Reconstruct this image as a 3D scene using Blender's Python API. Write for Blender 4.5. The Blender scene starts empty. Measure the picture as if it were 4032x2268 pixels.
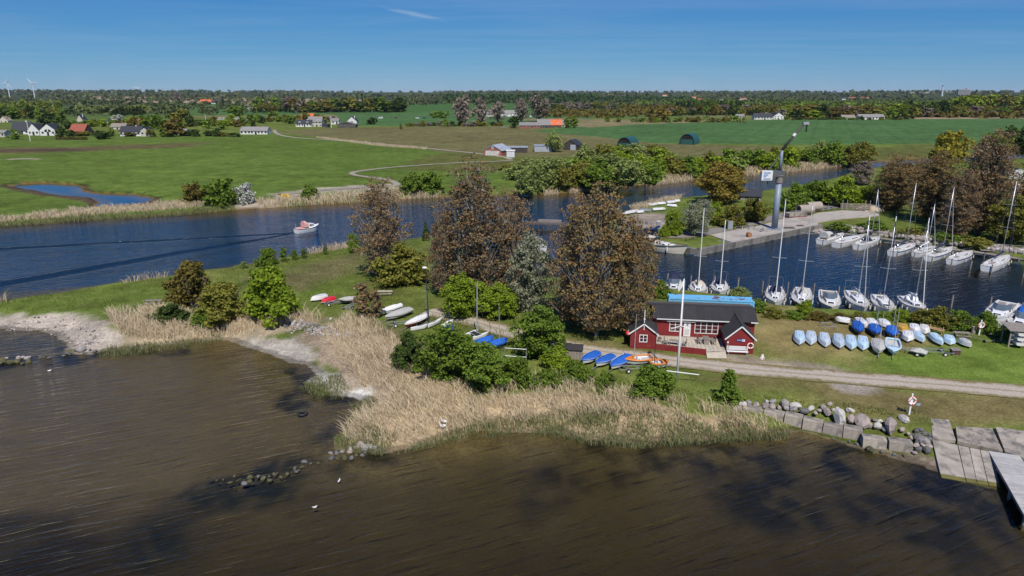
import bpy, math, random
import numpy as np
from mathutils import Vector, Matrix

R = math.radians
SC = bpy.context.scene
COL = SC.collection
# ---------------------------------------------------------------- camera
H = 33.0                      # drone height above the water, metres
F = 2688.0                    # focal length in photo pixels (24 mm on 36 mm)
CX, CY = 2016.0, 1134.0
PITCH = math.atan((1134 - 368) / F)
cd = bpy.data.cameras.new('camera'); cam = bpy.data.objects.new('camera', cd); COL.objects.link(cam)
cam.location = (0, 0, H); cam.rotation_euler = (math.pi / 2 - PITCH, 0, 0)
cd.sensor_width = 36; cd.lens = 24.0; cd.clip_start = 0.5; cd.clip_end = 60000
SC.camera = cam
# ---------------------------------------------------------------- sky, sun, exposure
SUN_EL, SUN_AZ = 52.0, 172.0   # azimuth clockwise from +Y (the view direction); the sun stands behind the camera
w = bpy.data.worlds.new('World'); SC.world = w; w.use_nodes = True
wn, wl = w.node_tree.nodes, w.node_tree.links
bg = wn['Background']; bg.inputs[1].default_value = 0.10
sky = wn.new('ShaderNodeTexSky'); sky.sky_type = 'NISHITA'; sky.sun_disc = False
sky.sun_elevation = R(SUN_EL); sky.sun_rotation = R(SUN_AZ)
sky.altitude = 2000; sky.air_density = 1.0; sky.dust_density = 0.0; sky.ozone_density = 6.0
# thin cirrus: streaky noise on a flat layer high above, plus one small wisp
tc = wn.new('ShaderNodeTexCoord'); sep = wn.new('ShaderNodeSeparateXYZ'); wl.new(tc.outputs['Generated'], sep.inputs[0])
def wmath(op, a, b=None, c=None):
    n = wn.new('ShaderNodeMath'); n.operation = op
    for i, q in enumerate((a, b, c)):
        if q is None: continue
        if isinstance(q, (int, float)): n.inputs[i].default_value = q
        else: wl.new(q, n.inputs[i])
    return n.outputs[0]
ssep = wn.new('ShaderNodeSeparateXYZ'); wl.new(sky.outputs[0], ssep.inputs[0]); scmb = wn.new('ShaderNodeCombineXYZ')
for i_, (k_, g_) in enumerate(((0.33, 1.30), (0.45, 0.85), (0.61, 0.40))):      # film response of the sky: deep, saturated blue
    wl.new(wmath('MULTIPLY', wmath('POWER', wmath('MULTIPLY', ssep.outputs[i_], 0.105), g_), k_ * 10.0), scmb.inputs[i_])
zz = wmath('MAXIMUM', sep.outputs[2], 0.02)
cxx = wmath('DIVIDE', sep.outputs[0], zz); cyy = wmath('DIVIDE', sep.outputs[1], zz)
cmb = wn.new('ShaderNodeCombineXYZ'); wl.new(cxx, cmb.inputs[0]); wl.new(cyy, cmb.inputs[1])
mp = wn.new('ShaderNodeMapping'); wl.new(cmb.outputs[0], mp.inputs[0]); mp.inputs['Rotation'].default_value = (0, 0, R(-20)); mp.inputs['Scale'].default_value = (0.16, 0.42, 1)
nz = wn.new('ShaderNodeTexNoise'); wl.new(mp.outputs[0], nz.inputs['Vector']); nz.inputs['Scale'].default_value = 1.0; nz.inputs['Detail'].default_value = 7; nz.inputs['Roughness'].default_value = 0.62; nz.inputs['Distortion'].default_value = 0.8
st = wn.new('ShaderNodeMapRange'); wl.new(nz.outputs[0], st.inputs[0]); st.inputs[1].default_value = 0.42; st.inputs[2].default_value = 0.85; st.inputs[4].default_value = 0.22
wx = wmath('ADD', cxx, 1.27); wy = wmath('ADD', cyy, -9.6)      # where the wisp floats on that layer
wr = wmath('MULTIPLY', wmath('ADD', wmath('MULTIPLY', wx, .31), wmath('MULTIPLY', wy, .95)), 0.95)
wq = wmath('MULTIPLY', wmath('ADD', wmath('MULTIPLY', wx, .95), wmath('MULTIPLY', wy, -.31)), 5.5)
wd = wmath('SQRT', wmath('ADD', wmath('POWER', wr, 2), wmath('POWER', wq, 2)))
n2 = wn.new('ShaderNodeTexNoise'); wl.new(cmb.outputs[0], n2.inputs['Vector']); n2.inputs['Scale'].default_value = 3.2; n2.inputs['Detail'].default_value = 6
wm = wn.new('ShaderNodeMapRange'); wl.new(wmath('ADD', wd, wmath('MULTIPLY', n2.outputs[0], 1.1)), wm.inputs[0]); wm.inputs[1].default_value = 1.5; wm.inputs[2].default_value = 0.4; wm.inputs[3].default_value = 0; wm.inputs[4].default_value = 0.5
cov = wmath('MINIMUM', wmath('ADD', st.outputs[0], wm.outputs[0]), 0.6)
mixc = wn.new('ShaderNodeMixRGB'); wl.new(cov, mixc.inputs[0]); wl.new(scmb.outputs[0], mixc.inputs[1]); mixc.inputs[2].default_value = (4.2, 5.3, 6.8, 1)
wl.new(mixc.outputs[0], bg.inputs[0])
sd = bpy.data.lights.new('sun', 'SUN'); sd.energy = 4.8; sd.angle = R(0.53); sd.color = (1.0, 0.95, 0.87)
sun = bpy.data.objects.new('sun', sd); COL.objects.link(sun)
sv = Vector((math.sin(R(SUN_AZ)) * math.cos(R(SUN_EL)), math.cos(R(SUN_AZ)) * math.cos(R(SUN_EL)), math.sin(R(SUN_EL))))
sun.rotation_euler = sv.to_track_quat('Z', 'Y').to_euler(); sun.location = (0, -50, 120)
SC.view_settings.view_transform = 'Standard'; SC.view_settings.look = 'None'
SC.view_settings.exposure = 0.0; SC.view_settings.gamma = 1.0; SC.view_settings.use_curve_mapping = False
SC.render.engine = 'CYCLES'; SC.cycles.use_denoising = True
SC.cycles.max_bounces = 6; SC.cycles.diffuse_bounces = 2; SC.cycles.glossy_bounces = 3; SC.cycles.transmission_bounces = 4; SC.cycles.transparent_max_bounces = 8
SC.cycles.caustics_reflective = False; SC.cycles.caustics_refractive = False

# ---------------------------------------------------------------- survey: photo pixels to points on the ground
CR = {'D': (0, 0, 4032 / 2576), 'C1': (2400, 600, .3494), 'C2': (3200, 600, .3451), 'C3': (2900, 1050, .276), 'C4': (3450, 1050, .2761),
      'C5': (2400, 1050, .345), 'C6': (1100, 1000, .276), 'C7': (1600, 1050, .3494), 'C8': (3000, 1450, .4006), 'F1': (0, 280, .3882),
      'F2': (1000, 280, .3882), 'F3': (2000, 280, .3882), 'F4': (3000, 280, .4006), 'L1': (0, 600, .4278), 'L2': (0, 1000, .5047),
      'L3': (700, 1500, .53), 'M4': (1000, 600, .427), 'M5': (1950, 480, .276), 'M6': (1600, 600, .4831)}
SP, KP = math.sin(PITCH), math.cos(PITCH)
def ray(c, x, y):
    o = CR[c]; u = (o[0] + x * o[2] - CX) / F; v = -(o[1] + y * o[2] - CY) / F
    return u, KP + v * SP, -SP + v * KP
def G(c, x, y, z=0.0):
    dx, dy, dz = ray(c, x, y); t = (z - H) / dz
    return Vector((dx * t, dy * t, z))
def GD(c, x, y, dist):                       # the point of that sight line at a known distance
    dx, dy, dz = ray(c, x, y); t = dist / dy
    return Vector((dx * t, dist, H + dz * t))
def px(p):
    zz = p[2] - H; f = p[1] * KP - zz * SP
    return CX + F * p[0] / f, CY - F * (p[1] * SP + zz * KP) / f
def hgt(c, x, y, z0, ytop):                  # height of an upright thing from its base pixel and top row
    b = G(c, x, y, z0); o = CR[c]; yt = o[1] + ytop * o[2]; lo, hi = 0, 300
    for _ in range(50):
        m = (lo + hi) / 2
        if px((b.x, b.y, z0 + m))[1] > yt: lo = m
        else: hi = m
    return lo

# ---------------------------------------------------------------- materials
MATS = {}
def rgb(c): return (c[0], c[1], c[2], 1)
def M(name, col, rough=.6, var=.18, scale=3.0, bump=0.0, bscale=20.0, metal=0.0, col2=None, thr=.5, spec=.5, soft=.12):
    """principled paint/wood/stone with procedural mottling; col2 = a second colour in patches (rust, moss, bare wood)"""
    if name in MATS: return MATS[name]
    m = bpy.data.materials.new(name); m.use_nodes = True; n, l = m.node_tree.nodes, m.node_tree.links
    p = n['Principled BSDF']; p.inputs['Roughness'].default_value = rough; p.inputs['Metallic'].default_value = metal
    p.inputs['Specular IOR Level'].default_value = spec
    t = n.new('ShaderNodeTexCoord'); a = n.new('ShaderNodeTexNoise'); l.new(t.outputs['Object'], a.inputs['Vector'])
    a.inputs['Scale'].default_value = scale; a.inputs['Detail'].default_value = 6; a.inputs['Roughness'].default_value = .6
    r = n.new('ShaderNodeMapRange'); l.new(a.outputs[0], r.inputs[0]); r.inputs[1].default_value = .25; r.inputs[2].default_value = .75
    r.inputs[3].default_value = 1 - var; r.inputs[4].default_value = 1 + var
    oi = n.new('ShaderNodeObjectInfo'); r2 = n.new('ShaderNodeMapRange'); l.new(oi.outputs['Random'], r2.inputs[0]); r2.inputs[3].default_value = 1 - var * .6; r2.inputs[4].default_value = 1 + var * .6
    mm = n.new('ShaderNodeMath'); mm.operation = 'MULTIPLY'; l.new(r.outputs[0], mm.inputs[0]); l.new(r2.outputs[0], mm.inputs[1])
    x = n.new('ShaderNodeMixRGB'); x.blend_type = 'MULTIPLY'; x.inputs[0].default_value = 1; l.new(mm.outputs[0], x.inputs[2])
    if col2 is None: x.inputs[1].default_value = rgb(col)
    else:
        b = n.new('ShaderNodeTexNoise'); l.new(t.outputs['Object'], b.inputs['Vector']); b.inputs['Scale'].default_value = scale * .7; b.inputs['Detail'].default_value = 8; b.inputs['Roughness'].default_value = .7
        q = n.new('ShaderNodeMapRange'); l.new(b.outputs[0], q.inputs[0]); q.inputs[1].default_value = thr; q.inputs[2].default_value = thr + soft
        y = n.new('ShaderNodeMixRGB'); l.new(q.outputs[0], y.inputs[0]); y.inputs[1].default_value = rgb(col); y.inputs[2].default_value = rgb(col2); l.new(y.outputs[0], x.inputs[1])
    l.new(x.outputs[0], p.inputs['Base Color'])
    if bump:
        c = n.new('ShaderNodeTexNoise'); l.new(t.outputs['Object'], c.inputs['Vector']); c.inputs['Scale'].default_value = bscale; c.inputs['Detail'].default_value = 4
        bp = n.new('ShaderNodeBump'); bp.inputs['Strength'].default_value = min(1, bump); bp.inputs['Distance'].default_value = .05; l.new(c.outputs[0], bp.inputs['Height']); l.new(bp.outputs[0], p.inputs['Normal'])
    MATS[name] = m; return m
def LEAF(name, cols, tr=.3, rv=.25, gain=1.0):
    """foliage: each leaf clump takes one of the colours, each tree shifts a little"""
    if name in MATS: return MATS[name]
    m = bpy.data.materials.new(name); m.use_nodes = True; n, l = m.node_tree.nodes, m.node_tree.links; n.remove(n['Principled BSDF'])
    g = n.new('ShaderNodeNewGeometry'); cr = n.new('ShaderNodeValToRGB'); l.new(g.outputs['Random Per Island'], cr.inputs[0])
    el = cr.color_ramp.elements
    while len(el) < len(cols): el.new(.5)
    for i, c in enumerate(cols): el[i].position = i / (len(cols) - 1); el[i].color = rgb([min(.75, q * gain) for q in c])
    oi = n.new('ShaderNodeObjectInfo'); r2 = n.new('ShaderNodeMapRange'); l.new(oi.outputs['Random'], r2.inputs[0]); r2.inputs[3].default_value = 1 - rv; r2.inputs[4].default_value = 1 + rv
    x = n.new('ShaderNodeMixRGB'); x.blend_type = 'MULTIPLY'; x.inputs[0].default_value = 1; l.new(cr.outputs[0], x.inputs[1]); l.new(r2.outputs[0], x.inputs[2])
    d = n.new('ShaderNodeBsdfDiffuse'); t = n.new('ShaderNodeBsdfTranslucent'); l.new(x.outputs[0], d.inputs[0]); l.new(x.outputs[0], t.inputs[0])
    mx = n.new('ShaderNodeMixShader'); mx.inputs[0].default_value = tr; l.new(d.outputs[0], mx.inputs[1]); l.new(t.outputs[0], mx.inputs[2])
    l.new(mx.outputs[0], n['Material Output'].inputs[0]); MATS[name] = m; return m

# ---------------------------------------------------------------- mesh collecting
class MB:
    def __init__(s): s.v = []; s.f = []; s.m = []
    def add(s, vs, fs, mi=0, mat=None):
        o = len(s.v)
        s.v += [tuple(mat @ Vector(q)) for q in vs] if mat is not None else [tuple(q) for q in vs]
        s.f += [tuple(i + o for i in f) for f in fs]; s.m += [mi] * len(fs); return s
    def box(s, x0, x1, y0, y1, z0, z1, mi=0, mat=None):
        return s.add([(x0, y0, z0), (x1, y0, z0), (x1, y1, z0), (x0, y1, z0), (x0, y0, z1), (x1, y0, z1), (x1, y1, z1), (x0, y1, z1)],
                     [(3, 2, 1, 0), (4, 5, 6, 7), (0, 1, 5, 4), (1, 2, 6, 5), (2, 3, 7, 6), (3, 0, 4, 7)], mi, mat)
    def cbox(s, x, y, z, a, b, c, rz=0, mi=0):
        return s.box(-a / 2, a / 2, -b / 2, b / 2, 0, c, mi, Matrix.Translation((x, y, z)) @ Matrix.Rotation(rz, 4, 'Z'))
    def bar(s, p, q, a, b=None, mi=0):        # rectangular beam from p to q
        p, q = Vector(p), Vector(q); b = b or a; d = q - p; L = d.length
        if L < 1e-6: return s
        return s.box(-a / 2, a / 2, -b / 2, b / 2, 0, L, mi, Matrix.Translation(p) @ d.to_track_quat('Z', 'Y').to_matrix().to_4x4())
    def tube(s, pts, r, n=6, mi=0, cap=True):
        pts = [Vector(p) for p in pts]; k = len(pts); rr = r if isinstance(r, (list, tuple)) else [r] * k; vs = []; fs = []
        for i, p in enumerate(pts):
            d = pts[min(i + 1, k - 1)] - pts[max(i - 1, 0)]
            q = d.to_track_quat('Z', 'Y')
            for j in range(n):
                a = 2 * math.pi * j / n; vs.append(p + q @ Vector((rr[i] * math.cos(a), rr[i] * math.sin(a), 0)))
        for i in range(k - 1):
            for j in range(n): fs.append((i * n + j, i * n + (j + 1) % n, (i + 1) * n + (j + 1) % n, (i + 1) * n + j))
        if cap: fs += [tuple(range(n))[::-1], tuple(range((k - 1) * n, k * n))]
        return s.add(vs, fs, mi)
    def prism(s, poly, z0, z1, mi=0, mat=None):
        k = len(poly); vs = [(p[0], p[1], z0) for p in poly] + [(p[0], p[1], z1) for p in poly]
        a = sum(poly[i][0] * poly[(i + 1) % k][1] - poly[(i + 1) % k][0] * poly[i][1] for i in range(k))
        if a < 0: vs = [(p[0], p[1], z0) for p in poly[::-1]] + [(p[0], p[1], z1) for p in poly[::-1]]
        return s.add(vs, [tuple(range(k))[::-1], tuple(range(k, 2 * k))] + [(i, (i + 1) % k, k + (i + 1) % k, k + i) for i in range(k)], mi, mat)
    def ext(s, prof, x0, x1, mi=0, mat=None):  # profile in (y,z) pulled along x
        k = len(prof); vs = [(x0, p[0], p[1]) for p in prof] + [(x1, p[0], p[1]) for p in prof]
        return s.add(vs, [tuple(range(k))[::-1], tuple(range(k, 2 * k))] + [(i, (i + 1) % k, k + (i + 1) % k, k + i) for i in range(k)], mi, mat)
    def ball(s, c, r, n=8, k=6, mi=0, mat=None):
        r = r if isinstance(r, (list, tuple)) else (r, r, r); vs = []; fs = []
        for i in range(k + 1):
            t = math.pi * i / k
            for j in range(n):
                a = 2 * math.pi * j / n; vs.append((c[0] + r[0] * math.sin(t) * math.cos(a), c[1] + r[1] * math.sin(t) * math.sin(a), c[2] + r[2] * math.cos(t)))
        for i in range(k):
            for j in range(n): fs.append((i * n + j, (i + 1) * n + j, (i + 1) * n + (j + 1) % n, i * n + (j + 1) % n))
        return s.add(vs, fs, mi, mat)
    def ring(s, c, R_, r, ax='y', n=20, k=8, mi=None, mat=None):
        vs = []; fs = []; ms = []
        for i in range(n):
            a = 2 * math.pi * i / n
            for j in range(k):
                b = 2 * math.pi * j / k; q = R_ + r * math.cos(b); x, y, z = q * math.cos(a), r * math.sin(b), q * math.sin(a)
                if ax == 'z': x, y, z = x, z, y
                if ax == 'x': x, y, z = y, x, z
                vs.append((c[0] + x, c[1] + y, c[2] + z))
        for i in range(n):
            for j in range(k): fs.append((i * k + j, i * k + (j + 1) % k, ((i + 1) % n) * k + (j + 1) % k, ((i + 1) % n) * k + j)); ms.append(mi(i) if callable(mi) else (mi or 0))
        o = len(s.m); s.add(vs, fs, 0, mat); s.m[o:] = ms; return s
    def mesh(s, name, mats, smooth=False):
        me = bpy.data.meshes.new(name); me.from_pydata(s.v, [], s.f)
        for m in (mats if isinstance(mats, (list, tuple)) else [mats]): me.materials.append(m)
        if len(me.materials) > 1: me.polygons.foreach_set('material_index', s.m)
        if smooth: me.polygons.foreach_set('use_smooth', [True] * len(me.polygons))
        me.update(); return me
    def build(s, name, mats, parent=None, loc=(0, 0, 0), rz=0.0, smooth=False):
        return link(name, s.mesh(name, mats, smooth), parent, loc, rz)
def link(name, me, parent=None, loc=(0, 0, 0), rz=0.0, scale=(1, 1, 1)):
    o = bpy.data.objects.new(name, me); COL.objects.link(o); o.location = loc; o.rotation_euler = (0, 0, rz); o.scale = scale
    if parent: o.parent = parent
    return o
def tag(o, label, cat, group=None):
    o['label'] = label; o['category'] = cat
    if group: o['group'] = group
    return o
def thing(name, label, cat, loc=(0, 0, 0), rz=0.0, group=None):
    return tag(link(name, None, None, loc, rz), label, cat, group)
def struct(o, kind='structure', label=None):
    o['kind'] = kind
    if label: o['label'] = label
    return o
def tree_copy(o, parent=None, loc=None, rz=None):
    c = o.copy(); COL.objects.link(c); c.parent = parent
    if loc is not None: c.location = loc
    if rz is not None: c.rotation_euler = (0, 0, rz)
    for ch in list(o.children): tree_copy(ch, c)
    return c
_O = 'first second third fourth fifth sixth seventh eighth ninth tenth eleventh twelfth thirteenth fourteenth fifteenth sixteenth seventeenth eighteenth nineteenth'.split()
_T = {20: ('twentieth', 'twenty'), 30: ('thirtieth', 'thirty'), 40: ('fortieth', 'forty'), 50: ('fiftieth', 'fifty'), 60: ('sixtieth', 'sixty'), 70: ('seventieth', 'seventy')}
def ordw(i):
    if i < 20: return _O[i - 1]
    t = i // 10 * 10
    return _T[t][0] if i == t else _T[t][1] + '-' + _O[i - t - 1]
def order_labels(objs, text):               # text holds {n}: place counted from the left in the picture
    objs = sorted(objs, key=lambda o: px(o.location)[0])
    for i, o in enumerate(objs): o['label'] = text.format(n=ordw(i + 1))
# ================================================================ TERRAIN AND WATER
def poly(pts, z=0.0, c='D'): return np.array([G(c, x, y, z)[:2] for x, y in pts])
BAY = poly([(3600, 1560), (2950, 1370), (2700, 1270), (2510, 1150), (2365, 1195), (2300, 1165), (2260, 1150), (2180, 1132), (2100, 1108), (2010, 1082), (1980, 1090),
       (1850, 1100), (1720, 1108), (1600, 1115), (1480, 1105), (1390, 1085), (1290, 1086), (1200, 1086), (1110, 1106), (1050, 1126), (960, 1138), (850, 1128), (848, 1100), (862, 1072),
       (893, 1040), (930, 1010), (880, 998), (800, 990), (765, 965), (800, 945), (770, 918), (730, 912), (680, 890), (600, 865), (548, 852), (500, 857), (400, 873),
       (260, 884), (230, 892), (165, 886), (175, 862), (150, 845), (100, 832), (0, 826), (-300, 818), (-900, 850)])
CHN = poly([(-900, 850), (-900, 800), (0, 768), (120, 752), (200, 738), (300, 720), (420, 704), (560, 682), (640, 670), (720, 655), (800, 642), (870, 630), (960, 618), (1040, 606), (1100, 600),
       (1150, 612), (1180, 640), (1230, 668), (1300, 690), (1450, 712), (1560, 718), (1640, 728), (1760, 744), (1880, 757), (1960, 777), (2060, 786), (2200, 792), (2330, 795), (2450, 804),
       (2480, 826), (2576, 852), (2900, 900), (3600, 1000), (3600, 1560)])
LAND1 = np.vstack([BAY, CHN[1:-1]])
LAND2 = poly([(1425, 578), (1500, 552), (1545, 546), (1590, 533), (1650, 513), (1720, 502), (1800, 495), (1880, 490), (1960, 478), (2040, 466), (2110, 448), (2150, 432), (2200, 425), (2400, 410), (2800, 388),
       (4300, 388), (4300, 900), (2900, 728), (2576, 668), (2450, 640), (2330, 622), (2200, 602), (2060, 578), (2045, 583), (1755, 643), (1735, 640), (1600, 610), (1500, 603), (1430, 600)])
SHORE3 = poly([(-900, 610), (0, 566), (100, 560), (200, 551), (400, 540), (570, 528), (640, 525), (700, 521), (800, 515), (900, 509), (1000, 500), (1050, 497), (1130, 494), (1240, 493), (1310, 489), (1400, 486),
       (1460, 478), (1600, 466), (1700, 455), (1750, 450), (1830, 444), (1900, 437), (2000, 430), (2080, 420), (2170, 409), (2400, 393), (2900, 372), (4300, 372)])
LAND3 = np.vstack([SHORE3, [(40000, 400), (40000, 40000), (-40000, 40000), (-40000, 150)]])
POND = poly([(15, 467), (100, 460), (190, 465), (215, 471), (208, 480), (260, 488), (340, 489), (396, 500), (370, 512), (280, 520), (232, 521), (242, 507), (225, 498), (150, 493), (90, 482), (30, 473)])

def seg_d(P, poly_, closed=True):
    d = np.full(len(P), 1e9); k = len(poly_)
    for i in range(k if closed else k - 1):
        a, b = poly_[i], poly_[(i + 1) % k]; e = b - a; L = max(e @ e, 1e-9)
        t = np.clip(((P - a) @ e) / L, 0, 1); q = P - a - t[:, None] * e
        np.minimum(d, np.einsum('ij,ij->i', q, q), out=d)
    return np.sqrt(d)
def inside(P, poly_):
    r = np.zeros(len(P), bool); k = len(poly_); x, y = P[:, 0], P[:, 1]
    for i in range(k):
        a, b = poly_[i], poly_[(i + 1) % k]
        if a[1] == b[1]: continue
        r ^= ((a[1] > y) != (b[1] > y)) & (x < (b[0] - a[0]) * (y - a[1]) / (b[1] - a[1]) + a[0])
    return r
def sdist(P, poly_): return np.where(inside(P, poly_), 1, -1) * seg_d(P, poly_)
def sm(a, b, x): t = np.clip((x - a) / (b - a), 0, 1); return t * t * (3 - 2 * t)
def vnoise(P, s, seed=0):
    Q = P / s; i = np.floor(Q).astype(np.int64); f = Q - i; f = f * f * (3 - 2 * f)
    def h(ix, iy):
        n = (ix * 374761393 + iy * 668265263 + seed * 974634) & 0x7fffffff; n = ((n ^ (n >> 13)) * 1274126177) & 0x7fffffff
        return ((n ^ (n >> 16)) & 0xffff) / 65535.0
    a, b, c, d = h(i[:, 0], i[:, 1]), h(i[:, 0] + 1, i[:, 1]), h(i[:, 0], i[:, 1] + 1), h(i[:, 0] + 1, i[:, 1] + 1)
    return (a + (b - a) * f[:, 0]) * (1 - f[:, 1]) + (c + (d - c) * f[:, 0]) * f[:, 1]
def fbm(P, s, seed=0, o=3):
    r = 0; a = .5
    for k in range(o): r = r + a * vnoise(P, s / 2 ** k, seed + k); a *= .5
    return r / (1 - .5 ** o)
def terrain(P, detail=False):
    """height of the ground (or sea bed) at points P"""
    wob = (fbm(P, 6, 3) - .5) * np.clip(np.hypot(P[:, 0], P[:, 1]) / 110, .6, 1.5)
    Q = P + np.stack([(fbm(P, 3.0, 5) - .5) * 1.1, (fbm(P, 3.0, 9) - .5) * 1.1], 1)
    z = np.full(len(P), -1e9); dd = np.full(len(P), -1e9)
    i1 = inside(Q, LAND1); b = seg_d(Q, BAY, False); c = seg_d(Q, CHN, False); s1 = np.where(i1, 1, -1)
    z1 = np.where(i1, 1.25 * np.minimum(sm(-.3, 6.5, b), sm(0, 2.2, c)), -1.7 * sm(0, 20, np.minimum(b, c)) * 1.0)
    d1 = s1 * np.minimum(b, c)
    s2 = sdist(Q, LAND2); z2 = np.where(s2 > 0, 1.25 * sm(0, 2.0, s2), -2.2 * sm(0, 7, -s2))
    s3 = sdist(Q, LAND3); sp = sdist(Q, POND); s3 = np.where(inside(Q, POND), -np.abs(sp), np.minimum(s3, np.abs(sp)))
    z3 = np.where(s3 > 0, .5 * sm(0, 4, s3) + .9 * sm(150, 320, P[:, 1]), -2.4 * sm(0, 9, -s3))
    dist = np.maximum(np.maximum(d1, s2), s3)
    land = dist > 0
    z = np.where(land, np.where(s3 > 0, z3, np.where(s2 > 0, z2, z1)), np.maximum(np.maximum(z1, z2), z3))
    z = np.where(inside(Q, POND), -.25 * sm(0, 5, np.abs(sp)), z)
    r = np.hypot(P[:, 0], P[:, 1])
    far = sm(1500, 9500, r)
    z = z + far * (44 + 30 * (fbm(P, 3200, 21) - .5)) * (r > 1500)
    z = z + np.where(land & (r < 400), (fbm(P, 2.2, 31) - .5) * .16 * sm(.5, 3, dist), 0)
    return z, dist
def gz(x, y):
    r = math.hypot(x, y)
    if y > 330 and r < 1500: return 1.4
    if y > 330:
        P = np.array([[x, y]], float); return float(1.4 + sm(1500, 9500, r) * (44 + 30 * (fbm(P, 3200, 21)[0] - .5)))
    return float(terrain(np.array([[x, y]], float))[0][0])
def on(c, x, y, guess=1.2):                  # ground point seen at that pixel
    p = G(c, x, y, guess)
    for _ in range(2): p = G(c, x, y, gz(p.x, p.y))
    return p

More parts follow.
